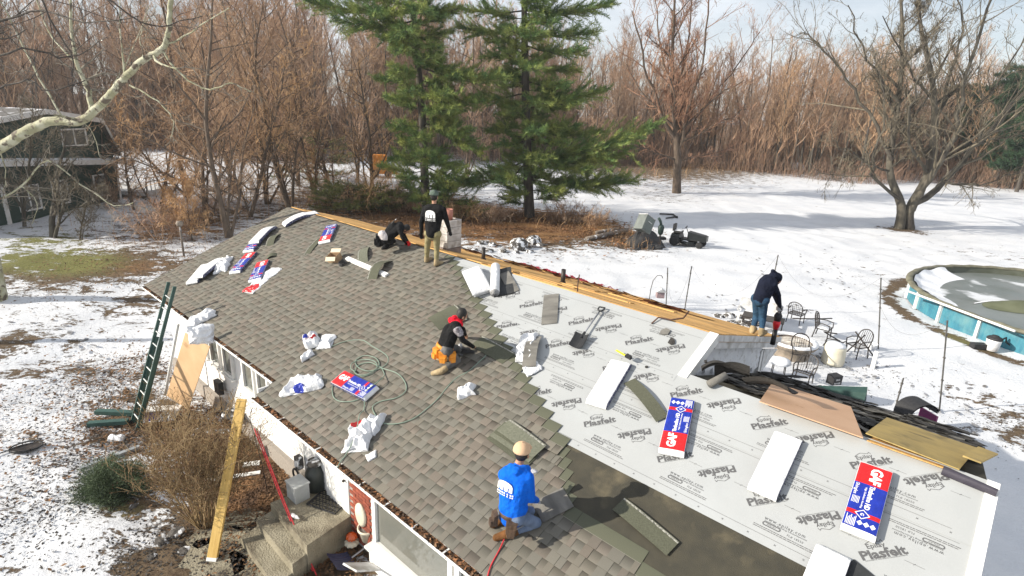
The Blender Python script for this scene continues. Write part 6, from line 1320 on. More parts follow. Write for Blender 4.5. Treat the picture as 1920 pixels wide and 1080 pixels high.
# --- big spreading maple at the right
rg = np.random.default_rng(31); out = []; B = G(1692, 428); Ym = B.y; S_M = dict(S_LIMB, levels=5, kids=[16, 13, 8, 4], trop=[.03, .06, .04, -.02, -.02], ratio=[.34, .44, .5, .5])
limb(out, AP((1686, 430), (1690, 385), (1668, 318), (1682, 210), (1692, 100), (1688, -30), Y=Ym, dy=(0, 0, .5, 1, 1.5, 2)), .42, .09, rg, S_M, t0=.4, L=13)
limb(out, AP((1704, 430), (1706, 392), (1738, 330), (1752, 240), (1748, 150), (1728, 60), (1720, -20), Y=Ym, dy=(0, 0, 0, -.5, -1, -1, -1)), .46, .08, rg, S_M, t0=.35, L=13)
for l, r0, dy in [(((1716, 372), (1752, 318), (1795, 240), (1820, 130), (1862, -10)), .28, (0, -1, -2, -2, -2)), (((1708, 395), (1775, 338), (1842, 262), (1905, 190), (1965, 120)), .32, (0, 1, 2, 2, 3)), (((1690, 378), (1645, 335), (1633, 290), (1655, 225), (1648, 130)), .15, (0, -1, -2, -2, -2)),
                  (((1772, 338), (1815, 345), (1870, 338), (1930, 312)), .11, (0, -1, -1, -2)), (((1748, 240), (1775, 160), (1800, 60), (1790, -20)), .15, (0, 1, 2, 2)), (((1672, 300), (1630, 215), (1575, 130), (1520, 70), (1500, 62)), .16, (0, 1, 2, 3, 3)), (((1684, 190), (1630, 110), (1590, 10)), .13, (0, -1, -2)),
                  (((1750, 190), (1700, 120), (1655, 30)), .12, (0, -2, -4)), (((1800, 230), (1870, 160), (1925, 60)), .14, (0, -2, -4)), (((1840, 262), (1900, 255), (1960, 235)), .10, (0, -1, -2)), (((1665, 320), (1600, 290), (1560, 262)), .09, (0, -1, -1)), (((1640, 300), (1590, 330), (1548, 345)), .05, (0, 0, -1)),
                  (((1740, 330), (1700, 250), (1720, 160), (1760, 90)), .13, (0, -2, -4, -5)), (((1690, 250), (1740, 180), (1765, 110)), .12, (0, 3, 5))]:
    limb(out, AP(*l, Y=Ym, dy=dy), r0, r0 * .25, rg, S_M, lv=1, t0=.2, jit=.12)
make_tree('maple_tree', out, (BARKG, TWIGG), 'broad multi trunked bare tree rising from a dark patch in the snow', base=B, minr=.014)
# --- sycamore limb from the left
rg = np.random.default_rng(3); out = []; B = G(-10, 562); Ys = B.y; S_S = dict(seg=[5, 5, 4, 3], wander=[.16, .2, .25, .28], trop=[.02, .03, 0, 0], levels=4, kids=[3, 6, 4], start=[.3, .2, .2], angle=[(52, 16), (50, 16), (50, 16)], ratio=[.2, .42, .5], split=2)
limb(out, AP((-10, 565), (-38, 420), (-72, 300), (-105, 120), (-120, -60), Y=Ys), .42, .25, rg, dict(S_S, kids=[4, 4, 3]), t0=.7, L=8)
limb(out, AP((-72, 310), (-40, 298), (0, 278), (60, 240), (105, 226), (150, 228), (185, 200), (215, 168), (240, 140), (270, 112), (303, 92), (316, 60), (320, 0), (328, -60), Y=Ys, dy=[-.1 * i for i in range(14)]), .21, .06, rg, S_S, t0=.25, L=9, n=5, jit=.012)
for l, r0, dy in [(((172, 205), (160, 160), (146, 120), (136, 60), (131, -20)), .125, (-.6, -.6, -.7, -.7, -.8)), (((243, 160), (284, 182), (324, 222), (320, 258)), .045, (-.8, -1, -1.2, -1.3)), (((300, 92), (340, 140), (395, 168), (430, 155), (470, 172)), .05, (-1, -1.2, -1.4, -1.6, -1.6)),
                  (((236, 150), (228, 80), (222, -20)), .05, (-.8, -.6, -.5)), (((306, 88), (360, 60), (430, 15)), .05, (-1, -1.2, -1.5)), (((120, 226), (60, 120), (20, 40), (-20, -30)), .05, (-.4, 0, .3, .5)), (((200, 182), (250, 90), (280, 10)), .03, (-.6, -.3, 0)),
                  (((-40, 390), (0, 372), (45, 345), (90, 302), (150, 345), (215, 385), (250, 380)), .06, (.2, .2, .2, .2, .2, .2, .2)), (((40, 348), (70, 380), (60, 420)), .03, (.2, .4, .5)), (((146, 120), (90, 60), (60, -20)), .05, (-.7, -.4, -.2)), (((270, 112), (262, 70), (280, 30)), .03, (-1, -1, -1)), (((150, 222), (175, 250), (190, 300)), .025, (-.5, -.5, -.5)), (((0, 280), (10, 330), (5, 380)), .03, (0, 0, 0))]:
    limb(out, AP(*l, Y=Ys, dy=dy), r0 * .72, r0 * .25, rg, dict(S_S, kids=[5, 9, 6], ratio=[.2, .3, .5]), lv=1, t0=.12, jit=.02)
make_tree('sycamore_tree', out, (BARKS, TWIGS), 'pale barked sycamore reaching one crooked limb in from the left', base=B, minr=.006, sides=(10, 8, 4, 3, 3))
# dark twiggy branches hanging in the upper left corner
rg = np.random.default_rng(5); out = []; sp = dict(S_S, kids=[12, 8, 5], ratio=[.3, .4, .5], levels=4, split=0)
for l, r0 in [(((-60, 60), (60, 20), (160, 40), (260, 30)), .035), (((-60, 130), (40, 90), (130, 110), (200, 70)), .035), (((-60, 200), (30, 150), (100, 170), (160, 150)), .03), (((60, -40), (110, 60), (140, 130), (130, 170)), .03), (((150, -40), (230, 20), (300, 50), (380, 30)), .03)]:
    limb(out, AP(*l, Y=15.5, dy=[rg.uniform(-1, 1) for _ in l]), r0, .012, rg, sp, lv=1, t0=.05, jit=.03)
B = G(-160, 640); limb(out, AP((-160, 640), (-170, 300), (-100, 120), (-60, 60), Y=B.y * .55 + 15.5 * .45), .16, .04, rg, sp, lv=0, t0=.8)
make_tree('dark_twig_tree', [(a_, b_, c_, 0 if c_ == 0 else 1) for a_, b_, c_, d_ in out], (BARKD, BARKD), 'dark fine twigged tree filling the top left corner', base=B, minr=.005)
# --- brown trees and thickets left of the pines
S_T = dict(seg=[6, 5, 3, 2], wander=[.09, .16, .22, .25], trop=[.03, .04, .02, 0], levels=4, kids=[18, 11, 8], start=[.16, .15, .1], angle=[(46, 14), (48, 14), (45, 16)], ratio=[.40, .46, .5], split=2)
for i, (x, y, h, r, lean, m1, m2, lb) in enumerate([(428, 446, 13, .17, -.12, BARK, TWIG, 'dark trunked bare tree directly behind the left ridge end'), (545, 398, 14, .2, -.08, BARK, TWIG, 'bare tree behind the white bundle on the ridge end'), (468, 410, 11, .14, .08, BARK, TWIGT, 'thin leaning bare tree right of the dark trunked one'),
        (622, 372, 9, .13, -.12, BARK, TWIGT, 'tan tangled tree left of the orange machine'), (500, 384, 14, .16, -.05, BARK, TWIGR, 'slender reddish tree between the two trees at the ridge end'), (385, 425, 11, .14, -.15, BARK, TWIG, 'bare tree leaning left beside the dark trunked one'),
        (700, 385, 11, .15, -.1, BARK, TWIGT, 'tan twiggy tree right of the orange machine'), (590, 380, 12, .15, .05, BARK, TWIGR, 'reddish tangled tree above the crouching man'), (98, 446, 6.5, .17, -.2, BARKG, TWIGG, 'small olive barked tree in front of the green house'), (300, 405, 9, .12, .1, BARK, TWIG, 'bare tree beside the garden deck'),
        (250, 392, 7, .09, -.1, BARK, TWIGT, 'small bare tree hiding the corner of the green house'), (150, 448, 3.2, .05, .3, BARKG, TWIGG, 'tiny bare sapling on the snow before the green house'), (560, 350, 15, .2, .0, BARK, TWIGR, 'tall reddish tree behind the tangled trees'), (670, 340, 14, .18, .0, BARK, TWIGR, 'tall bare tree just left of the left pine'),
        (350, 370, 15, .2, .0, BARK, TWIG, 'tall bare tree behind the garden deck'), (440, 360, 16, .2, .0, BARK, TWIGR, 'tall bare tree behind the dark trunked one'), (330, 440, 4, .05, .1, BARK, TWIGT, 'thin brown sapling beside the yard lamp'), (870, 350, 15, .16, .05, BARK, TWIGR, 'thin bare tree seen between the two pines'), (1100, 345, 14, .15, 0, BARK, TWIGR, 'thin bare tree right of the big pine'), (360, 452, 3.5, .04, -.1, BARK, TWIGT, 'knee high brown sapling by the left rake'), (45, 425, 7, .1, .15, BARKG, TWIGG, 'olive twigged tree in front of the left windows of the green house'), (215, 380, 8, .1, -.15, BARK, TWIGG, 'bare tree screening the corner of the green house')]):
    rg = np.random.default_rng(100 + i); out = []; B = G(x, y); sc = h / 12
    grow(out, (B.x, B.y, -.1), (lean, rg.normal(0, .08), 1), h, r, 0, rg, S_T)
    for q in range(2 if h > 8 else 1): grow(out, (B.x + .1, B.y, -.1), (rg.normal(0, .3), rg.normal(0, .3), 1), h * rg.uniform(.5, .8), r * .6, 0, rg, dict(S_T, kids=[11, 7, 5]))
    make_tree('bare_tree', out, (m1, m2), lb, base=B, minr=.011 if y < 430 else .008)
# thicket of arching stems: individual shrubs
S_B = dict(seg=[5, 3, 2], wander=[.16, .22, .25], trop=[-.06, -.02, 0], levels=3, kids=[12, 7], start=[.15, .1], angle=[(48, 14), (45, 15)], ratio=[.38, .5], split=9)
for i, (x, y, h, n, m2, lb) in enumerate([(620, 385, 4.2, 26, TWIGT, 'tan arching shrub behind the yellow ridge boards'), (560, 392, 3.2, 20, TWIG, 'brown shrub at the left end of the yellow boards'), (690, 395, 3.5, 24, TWIGT, 'tan shrub above the crouching man'), (755, 395, 2.6, 18, TWIG, 'brown shrub left of the standing man'), (300, 450, 2.4, 18, TWIGR, 'reddish shrub beside the yard lamp'),
        (350, 425, 3, 20, TWIGR, 'reddish shrub behind the left rake'), (470, 380, 4, 22, TWIG, 'brown shrub behind the slender trees'), (400, 395, 3.4, 20, TWIGR, 'reddish shrub at the foot of the leaning tree'), (860, 412, 1.8, 22, TWIGT, 'dry tan shrub right of the standing man'), (920, 415, 1.6, 22, TWIGR, 'dry reddish shrub left of the big pine trunk'),
        (1060, 418, 1.8, 24, TWIGR, 'dry reddish shrub right of the big pine trunk'), (1110, 425, 1.6, 20, TWIG, 'brown brush behind the long grey log'), (740, 365, 3.6, 20, TWIGT, 'tan shrub right of the orange machine'), (230, 385, 2.5, 18, TWIGR, 'reddish shrub below the garden deck')]):
    rg = np.random.default_rng(300 + i); out = []; B = G(x, y)
    for q in range(n): a = rg.uniform(0, 6.28); grow(out, (B.x + math.cos(a) * rg.uniform(0, .8), B.y + math.sin(a) * rg.uniform(0, .8), 0), (math.cos(a) * .75, math.sin(a) * .75, 1.2), h * rg.uniform(.6, 1.15), .022, 0, rg, S_B)
    t = thing('shrub', Matrix.Translation(B), lb, 'shrub'); link('stems', tube_mesh('stems', [(b[0] - np.array(B), b[1], b[2] + 1, 0) for b in out], [m2], (4, 3, 2, 2), minr=.010), t)
# ------------------------------------------------------------------ pines
NEED = mat('pine_needles', (.15, .235, .07), (.075, .145, .055), .75, 1.3, rnd=.0, spec=.2, dirt=(.34, .37, .10), dscale=.8, dlo=.42, dhi=.66)
NEEDY = mat('yellowish_needles', (.19, .20, .055), (.10, .12, .035), .8, 1.5); NEEDD = mat('dark_needles', (.030, .070, .028), (.018, .045, .022), .8, 1)
def tufts(pos, dirs, rg, n=7, l=.26, w=.028, up=.35, spread=.55):
    """needle sprays: thin triangles fanned about each shoot"""
    pos = np.repeat(pos, n, 0); d = np.repeat(dirs, n, 0) + rg.normal(0, spread, (len(pos), 3)); d[:, 2] += up * rg.random(len(pos)); d /= np.linalg.norm(d, axis=1, keepdims=True) + 1e-9
    pos = pos + rg.normal(0, .04, pos.shape); s = np.cross(d, rg.normal(0, 1, (len(pos), 3))); s /= np.linalg.norm(s, axis=1, keepdims=True) + 1e-9; L = l * rg.uniform(.6, 1.2, (len(pos), 1))
    return np.stack([pos - s * w / 2, pos + s * w / 2, pos + d * L], 1).reshape(-1, 3)
def bough(wood, P, D, p0, p1, rg, droop=.12, side=1.0, step=.15, r=.05):
    p0, p1 = np.array(p0, float), np.array(p1, float); L = np.linalg.norm(p1 - p0); ax = (p1 - p0) / L; n = 8; pts = []
    for i in range(n + 1): t = i / n; q = p0 + (p1 - p0) * t; q[2] += -droop * L * math.sin(t * 3.14) * .5 + .02 * L * t * t; pts.append(q + rg.normal(0, .03, 3) * (0 < i < n))
    wood.append((np.array(pts), [r * (1 - .8 * i / n) for i in range(n + 1)], 1, 0)); hs = np.cross(ax, [0, 0, 1.]); hs /= np.linalg.norm(hs) + 1e-9
    k = max(3, int(L / step)); 
    for j in range(k):
        t = .18 + .82 * (j + rg.random()) / k; i = min(int(t * n), n - 1); f = t * n - i; q = pts[i] * (1 - f) + pts[i + 1] * f
        for s in (-1, 1):
            ln = side * (.25 + L * .26 * math.sin(min(1, t * 1.12) * 3.0) ** .7) * rg.uniform(.6, 1.2); dd = ax * rg.uniform(.35, .9) + hs * s * rg.uniform(.3, 1.0) + np.array([0, 0, rg.normal(.16, .30)]); dd /= np.linalg.norm(dd)
            e = q + dd * ln; wood.append((np.array([q, (q + e) / 2 + [0, 0, -.03], e]), [.014, .01, .005], 3, 0)); m = max(2, int(ln / .15))
            for u in range(m): P.append(q + (e - q) * (u + .6) / m); D.append(dd)
def make_pine(name, base, trunk, boughs, rg, label, r=.34, extra=14, needle=NEED, fill=(2, 15), tl=.34, tw=.034, density=7, side=1.0, group=None):
    wood, P, D = [], [], []; tp = [np.array(p, float) for p in smooth_pts([Vector(p) for p in trunk], 4)]; k = len(tp)
    wood.append((np.array(tp), [r * (1 - .75 * i / (k - 1)) for i in range(k)], 0, 0)); zs = np.array([p[2] for p in tp])
    def on(z): i = int(np.clip(np.searchsorted(zs, z), 1, k - 1)); f = (z - zs[i - 1]) / (zs[i] - zs[i - 1] + 1e-9); return tp[i - 1] + (tp[i] - tp[i - 1]) * f
    for tip, z in boughs: bough(wood, P, D, on(z), tip, rg, r=.06, side=side)
    for e in range(extra):
        z = fill[0] + (fill[1] - fill[0]) * (e + rg.random()) / extra; a = rg.uniform(0, 6.28); ln = rg.uniform(1.5, 3.4); p = on(z)
        bough(wood, P, D, p, p + np.array([math.cos(a) * ln, math.sin(a) * ln, rg.uniform(-.2, .5)]), rg, r=.04, side=side)
    B = np.array(base, float); t = thing(name, Matrix.Translation(Vector(base)), label, 'tree', group)
    link('trunk', tube_mesh('trunk', [(b[0] - B, b[1], b[2], 0) for b in wood], [BARKD], (9, 5, 3, 3)), t)
    v = tufts(np.array(P), np.array(D), rg, density, tl, tw) - B; f = np.arange(len(v)).reshape(-1, 3); link('crown', raw_mesh('crown', v, f, np.zeros(len(f)), [needle], False), t); return t
def pb(trx, Y, lst, rg): return [((at(x, y, Y + dy)), at(trx, ty, Y).z) for (x, y, ty, dy) in lst]
rg = np.random.default_rng(41); B = G(993, 408); Yp = B.y
make_pine('white_pine', B, AP((993, 410), (990, 330), (986, 200), (984, 80), (982, -30), (980, -200), Y=Yp), pb(986, Yp, [
    (1150, 10, 20, 1), (1120, 62, 60, -1), (870, 18, 20, -1), (858, 52, 55, 1), (1095, 98, 85, -2), (905, 108, 95, -1), (1085, 132, 120, 1), (930, 140, 125, 2), (1138, 172, 180, 0), (1090, 192, 190, -2), (875, 185, 175, -1), (955, 212, 205, -2), (1078, 236, 225, -1), (1232, 240, 300, -1), (1170, 290, 300, .5),
    (1062, 268, 258, -2), (930, 272, 262, -1.5), (1192, 340, 335, -.5), (890, 328, 300, -1), (1110, 318, 300, -2), (850, 345, 315, 1), (1050, 362, 330, -2.5), (940, 345, 300, -3), (1000, 130, 110, -3.5), (1010, 250, 235, -3.5), (960, 60, 50, -3), (1040, 40, 30, -2.5), (1020, 195, 180, -3), (1150, 345, 325, 1), (1125, 250, 240, 1.5), (915, 245, 230, 2),
    (1100, -30, -20, 0), (900, -40, -20, 0), (1000, -20, -10, -3), (1030, 300, 290, -3), (1060, 160, 150, -2.5)], rg), rg, 'tall dark pine with long layered boughs in the middle of the yard', r=.42, extra=64, fill=(1.0, 17), density=7, side=1.15)
rg = np.random.default_rng(42); B = G(800, 404); Yq = B.y
make_pine('white_pine', B, AP((800, 405), (796, 330), (790, 200), (780, 80), (770, -40), (765, -200), Y=Yq), pb(788, Yq, [
    (572, 5, 20, -1), (625, 38, 40, -2), (862, 18, 20, -1), (848, 62, 60, 1), (715, 70, 65, -2), (745, 95, 90, -3), (820, 88, 80, -2.5), (880, 140, 115, -1), (945, 150, 125, -2), (915, 190, 180, -1), (835, 180, 172, -3), (725, 185, 175, -1), (905, 285, 225, -1), (862, 325, 280, -2.5), (735, 300, 290, 1), (880, 245, 235, -2), (705, 150, 140, 1),
    (845, 205, 200, -3), (780, 260, 250, -2.5), (650, -10, -10, 0), (840, 345, 320, -2), (900, 345, 310, 0), (760, 60, 50, -3.5), (700, 25, 20, -3), (790, 20, 10, -3)], rg), rg, 'left pine with gaps between its boughs behind the standing man', r=.36, extra=58, fill=(.9, 17), density=8, side=1.15)
for i, (x, y, Y, h, lb) in enumerate([(1880, 300, 84, 17, 'far dark evergreen at the right edge of the wood'), (1840, 300, 92, 15, 'far evergreen left of the one at the right edge'), (1760, 300, 104, 14.5, 'small far evergreen top behind the spreading tree'), (1925, 300, 78, 18, 'nearest of the far evergreens at the right edge'), (1700, 300, 112, 13.5, 'faint far evergreen between the limbs of the spreading tree'), (1800, 300, 98, 15, 'far evergreen right of the small far top')]):
    rg = np.random.default_rng(500 + i); B = at(x, y, Y); B.z = 0; make_pine('far_pine', B, [B, B + Z * h * .5, B + Z * h], [], rg, lb, r=.25, extra=70, fill=(3, h - .3), needle=NEEDD, tl=.5, tw=.09, density=4, side=1.1)
for i, (x, y, h, lb) in enumerate([(655, 398, 2.6, 'yellow green cedar low behind the yellow boards'), (715, 396, 2.2, 'yellow green cedar left of the standing man'), (560, 330, 6.0, 'olive green cedar among the tangled trees'), (840, 405, 2.0, 'small green pine seedling right of the standing man'), (610, 340, 5.0, 'second olive cedar among the tangled trees')]):
    rg = np.random.default_rng(520 + i); B = G(x, y); make_pine('cedar', B, [B, B + Z * h * .5, B + Z * h], [], rg, lb, r=.08, extra=26, fill=(.2, h * .8), needle=NEEDY if i != 3 else NEED, tl=.22, tw=.03, density=5, side=.6)
# evergreen shrub and the twiggy bush in front of the house
B = G(215, 925); rg = np.random.default_rng(7); a = rg.uniform(0, 6.28, 2600); rr2 = rg.random(2600) ** .4; ph = np.arccos(rg.random(2600)); P = np.stack([.62 * rr2 * np.cos(a) * np.sin(ph), .5 * rr2 * np.sin(a) * np.sin(ph), .62 * rr2 * np.cos(ph) + .03], 1); P *= (1 + .25 * np.sin(a * 5 + P[:, 2:3].ravel() * 9))[:, None]
t = thing('juniper_shrub', Matrix.Translation(B), 'low rounded green juniper in the snow left of the twiggy bush', 'shrub'); v = tufts(P, P / (np.linalg.norm(P, axis=1, keepdims=True) + .01), rg, 9, .10, .010, .3, .6); link('foliage', raw_mesh('foliage', v, np.arange(len(v)).reshape(-1, 3), np.zeros(len(v) // 3), [mat('juniper_green', (.13, .17, .085), (.07, .10, .055), .8, 4)], False), t)
link('stems', tube_mesh('stems', [(np.array([[0, 0, 0], p * .5, p]), [.014, .009, .004], 3, 0) for p in P[::22]], [BARKD]), t)
B = G(388, 985); rg = np.random.default_rng(9); out = []
for q in range(92):
    a = rg.uniform(0, 6.28); sp_ = rg.uniform(.05, .62); grow(out, (B.x + math.cos(a) * .14, B.y + math.sin(a) * .14, -.02), (math.cos(a) * sp_ - .05, math.sin(a) * sp_ + .15, 1), rg.uniform(1.2, 2.35), rg.uniform(.007, .013), 0, rg, dict(seg=[6, 3, 2], wander=[.06, .14, .2], trop=[.01, .03, 0], levels=3, kids=[7, 4], start=[.4, .2], angle=[(32, 10), (40, 15)], ratio=[.26, .4], split=9))
t = thing('twiggy_bush', Matrix.Translation(B), 'tall tan twiggy bush beside the leaning board', 'shrub'); TANT = mat('tan_stem', (.33, .235, .12), (.2, .135, .07), .85, 4)
link('stems', tube_mesh('stems', [(b[0] - np.array(B), b[1], 3, 0) for b in out], [TANT], minr=.0035), t)
tips = np.array([b[0][-1] for b in out if b[2] >= 1]) - np.array(B); v = tufts(tips, np.tile([0, 0, 1.], (len(tips), 1)), rg, 3, .035, .014, .2, .9); link('dried_seedheads', raw_mesh('seed', v, np.arange(len(v)).reshape(-1, 3), np.zeros(len(v) // 3), [mat('seedhead', (.22, .12, .06), (.12, .07, .04), .9, 9)], False), t)
for i, (x, y, lb) in enumerate([(300, 800, 'small tan weed clump beside the ladder foot'), (330, 850, 'tan weed clump in front of the plywood'), (470, 790, 'dry twigs growing at the wall behind the leaning board')]):
    B = G(x, y); rg = np.random.default_rng(70 + i); out = []
    for q in range(45): a = rg.uniform(0, 6.28); grow(out, (B.x + rg.normal(0, .2), B.y + rg.normal(0, .2), 0), (math.cos(a) * .5, math.sin(a) * .5, 1), rg.uniform(.4, 1.1), .007, 0, rg, dict(seg=[4, 2], wander=[.1, .2], trop=[0, 0], levels=2, kids=[5], start=[.3], angle=[(38, 12)], ratio=[.35], split=9))
    t = thing('dry_weeds', Matrix.Translation(B), lb, 'plant'); link('stems', tube_mesh('stems', [(b[0] - np.array(B), b[1], 3, 0) for b in out], [TANT], minr=.0035), t)
# ------------------------------------------------------------------ leaf litter and weeds (uncountable)
LEAFM = mat('fallen_leaf', (.24, .13, .06), (.10, .055, .03), .9, 1.7, lo=.4, hi=.6)
def litter(name, label, zones, n, s, m, seed, up=.35):
    rg = np.random.default_rng(seed); P = []
    w = np.array([z[3] for z in zones], float); w /= w.sum()
    for (x, y, r, _), c in zip(zones, (w * n).astype(int)):
        B = G(x, y); q = rg.normal(0, r * .6, (c, 2)); P.append(np.stack([B.x + q[:, 0], B.y + q[:, 1], rg.uniform(.005, .03, c)], 1))
    P = np.concatenate(P); k = len(P); X = rg.normal(0, 1, (k, 3)); X[:, 2] *= up; X /= np.linalg.norm(X, axis=1, keepdims=True); Y = np.cross(X, [0, 0, 1.]) + rg.normal(0, .25, (k, 3)); Y /= np.linalg.norm(Y, axis=1, keepdims=True)
    S = s * rg.uniform(.5, 1.3, (k, 1)); v = np.stack([P - X * S, P + Y * S * .55, P + X * S, P - Y * S * .55], 1); v[:, :, 2] = np.maximum(v[:, :, 2], .002) + .02
    tag(link(name, raw_mesh(name, v.reshape(-1, 3), np.arange(k * 4).reshape(-1, 4), np.zeros(k), [m], False)), label, 'leaves', kind='stuff')
litter('leaf_litter', 'fallen brown leaves around the foot of the house', [(460, 920, .8, 6), (430, 850, 1.2, 4), (520, 1000, 1.2, 2), (260, 790, 1.4, 3), (380, 800, 1.2, 3), (600, 1040, 1, 2), (250, 700, 1.5, 1.5)], 15000, .040, LEAFM, 1)
litter('yard_leaves', 'brown leaves scattered over the patchy snow of the left yard', [(300, 480, 4, 3), (350, 420, 5, 4), (150, 520, 4, 1.5), (200, 720, 3, 1.2), (100, 850, 2.5, .8), (420, 400, 5, 2)], 9000, .05, LEAFM, 2)
litter('woodland_leaves', 'orange brown leaves under the pines and brush', [(950, 420, 5, 4), (1060, 420, 4, 2), (820, 405, 5, 3), (1150, 445, 2.5, 1.5), (700, 385, 6, 3)], 16000, .11, mat('orange_leaf', (.27, .135, .06), (.12, .065, .035), .9, .8, lo=.4, hi=.6), 3)
litter('dark_debris', 'small dark chips and shingle crumbs strewn on the snow by the house', [(200, 830, 1.6, 2), (160, 900, 1.5, 2), (300, 1030, 1, 1.5), (100, 960, 1.6, 1.5), (450, 1050, 1, 2), (230, 720, 1.6, 2), (60, 760, 2, 1), (1620, 700, 2, .5), (1870, 800, 1.5, .6), (1560, 500, 5, .25), (1760, 560, 2, .2), (1200, 468, 1.6, 1.5), (900, 462, 3, 1.6)], 9000, .035, mat('dark_chip', (.07, .06, .05), (.03, .027, .025), .9, 3), 4)
wb = []; rgw = np.random.default_rng(15)
for (x, y, r, c, h) in [(950, 415, 5, 900, .9), (1060, 420, 3.5, 600, .8), (850, 405, 5, 700, 1.0), (1150, 440, 2.2, 500, .6), (1200, 462, .9, 260, .7), (330, 440, 3, 300, .9), (640, 390, 5, 400, 1.2), (430, 410, 4, 300, 1.1), (1180, 335, 7, 500, 1.6), (1300, 320, 10, 500, 1.4)]:
    B = G(x, y)
    for q in range(c // 2): p = np.array([B.x + rgw.normal(0, r * .6), B.y + rgw.normal(0, r * .6), 0]); hh = h * rgw.uniform(.15, 1.1); d = rgw.normal(0, .3, 2) * hh; wb.append((np.array([p, p + [d[0] * .3, d[1] * .3, hh * .6], p + [d[0], d[1], hh]]), [.012, .009, .005], 3, 0))
tag(link('dry_weeds', tube_mesh('weeds', wb, [TWIGT], (2, 2, 2, 2))), 'dry brown weed stalks under the pines and along the brush', 'weeds', kind='stuff')

# footprints and small melt holes in the snow
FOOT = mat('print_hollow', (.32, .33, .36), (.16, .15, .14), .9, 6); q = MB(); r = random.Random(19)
def trail(px, n, j=.12):
    P = [G(*p) for p in px]
    for k in range(n):
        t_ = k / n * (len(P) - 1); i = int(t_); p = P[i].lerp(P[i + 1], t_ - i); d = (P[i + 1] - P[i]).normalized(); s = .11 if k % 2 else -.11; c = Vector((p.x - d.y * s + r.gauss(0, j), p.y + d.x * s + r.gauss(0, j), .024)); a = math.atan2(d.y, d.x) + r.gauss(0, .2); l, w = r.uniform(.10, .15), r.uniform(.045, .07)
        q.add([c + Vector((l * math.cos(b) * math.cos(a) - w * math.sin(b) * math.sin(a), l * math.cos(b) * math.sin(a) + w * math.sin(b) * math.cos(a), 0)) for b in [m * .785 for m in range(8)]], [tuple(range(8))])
trail([(1548, 448), (1575, 520), (1612, 580)], 22); trail([(1495, 470), (1530, 520), (1560, 545)], 14); trail([(1400, 470), (1480, 560), (1500, 590)], 16, .3); trail([(1700, 700), (1745, 760), (1765, 780)], 8); trail([(1360, 545), (1340, 560), (1400, 600)], 8, .4); trail([(1840, 700), (1780, 740), (1900, 860)], 16, .3); trail([(1530, 655), (1600, 700), (1700, 690), (1800, 680)], 22, .25)
trail([(60, 600), (180, 660), (130, 800)], 24, .4); trail([(950, 500), (1080, 480), (1200, 490)], 14, .3)
tag(q.obj('footprints', [FOOT], None), 'trails of footprints and melt holes across the snow', 'footprints', kind='stuff')
# ------------------------------------------------------------------ people
SKIN = mat('skin', (.42, .23, .15), (.36, .19, .12), .55, 9); HAIR = mat('dark_hair', (.012, .010, .009), (.02, .017, .015), .6, 60)
def cloth(n, c, c2=None, **k): return mat(n, c, c2 or tuple(q * .7 for q in c), .9, k.pop('scale', 5), k.pop('bump', 1.6), k.pop('bscale', 6), spec=.15, **k)
BLUEH = cloth('blue_hoodie', (.004, .13, .68), (.003, .10, .55)); BLACKH = cloth('black_shirt', (.014, .014, .015)); NAVY = cloth('navy_hoodie', (.010, .013, .028)); JEANL = cloth('light_jeans', (.17, .22, .32), (.10, .14, .22)); JEAN = cloth('blue_jeans', (.035, .085, .15), (.02, .045, .085))
KHAKI = cloth('khaki_trousers', (.30, .26, .14), (.22, .19, .10)); GREYT = cloth('dusty_grey_trousers', (.17, .165, .16), (.06, .06, .06)); REDH = cloth('red_hood', (.72, .012, .03)); BOOT = cloth('brown_boot', (.17, .075, .028), (.10, .05, .02)); TANB = cloth('tan_boot', (.42, .33, .20), (.25, .19, .11)); GLOVEW = cloth('pale_glove', (.52, .52, .55))
LEATH = mat('tool_belt_leather', (.10, .06, .035), (.05, .03, .02), .6, 8, .4, 30); ORL = mat('orange_leather', (.78, .30, .03), (.62, .21, .02), .5, 8, .3, 30); BLKC = cloth('black_trousers', (.02, .02, .022)); CAPM = cloth('tan_cap', (.62, .42, .27), (.55, .36, .22), bump=.2); BEAN = cloth('grey_green_beanie', (.13, .17, .14)); GREYP = cloth('grey_print_sleeve', (.42, .40, .42), (.12, .10, .11), scale=30)
REDG = cloth('red_glove', (.65, .02, .02)); PALE = cloth('pale_undershirt', (.6, .55, .55))
def RH(x, y, h): a, b = uv(x, y, h); return RV(a, b, h)
def capsule(q, a, b, ra, rb):
    a, b = Vector(a), Vector(b); d = b - a; L = d.length
    if L < 1e-4: d = Vector((0, 0, 1)); L = 1e-4
    R = d.normalized().to_track_quat('Z', 'Y').to_matrix().to_4x4(); R.translation = a; pr = []
    for k in range(1, 6): t = -math.pi / 2 + k * math.pi / 10; pr.append((ra * math.cos(t), ra * math.sin(t)))
    pr.append((ra, 0)); pr.append((rb, L))
    for k in range(1, 6): t = k * math.pi / 10 * .98; pr.append((rb * math.cos(t), L + rb * math.sin(t)))
    pr = sorted(set(pr), key=lambda p: p[1]); q.lathe(pr, 14, M=R)
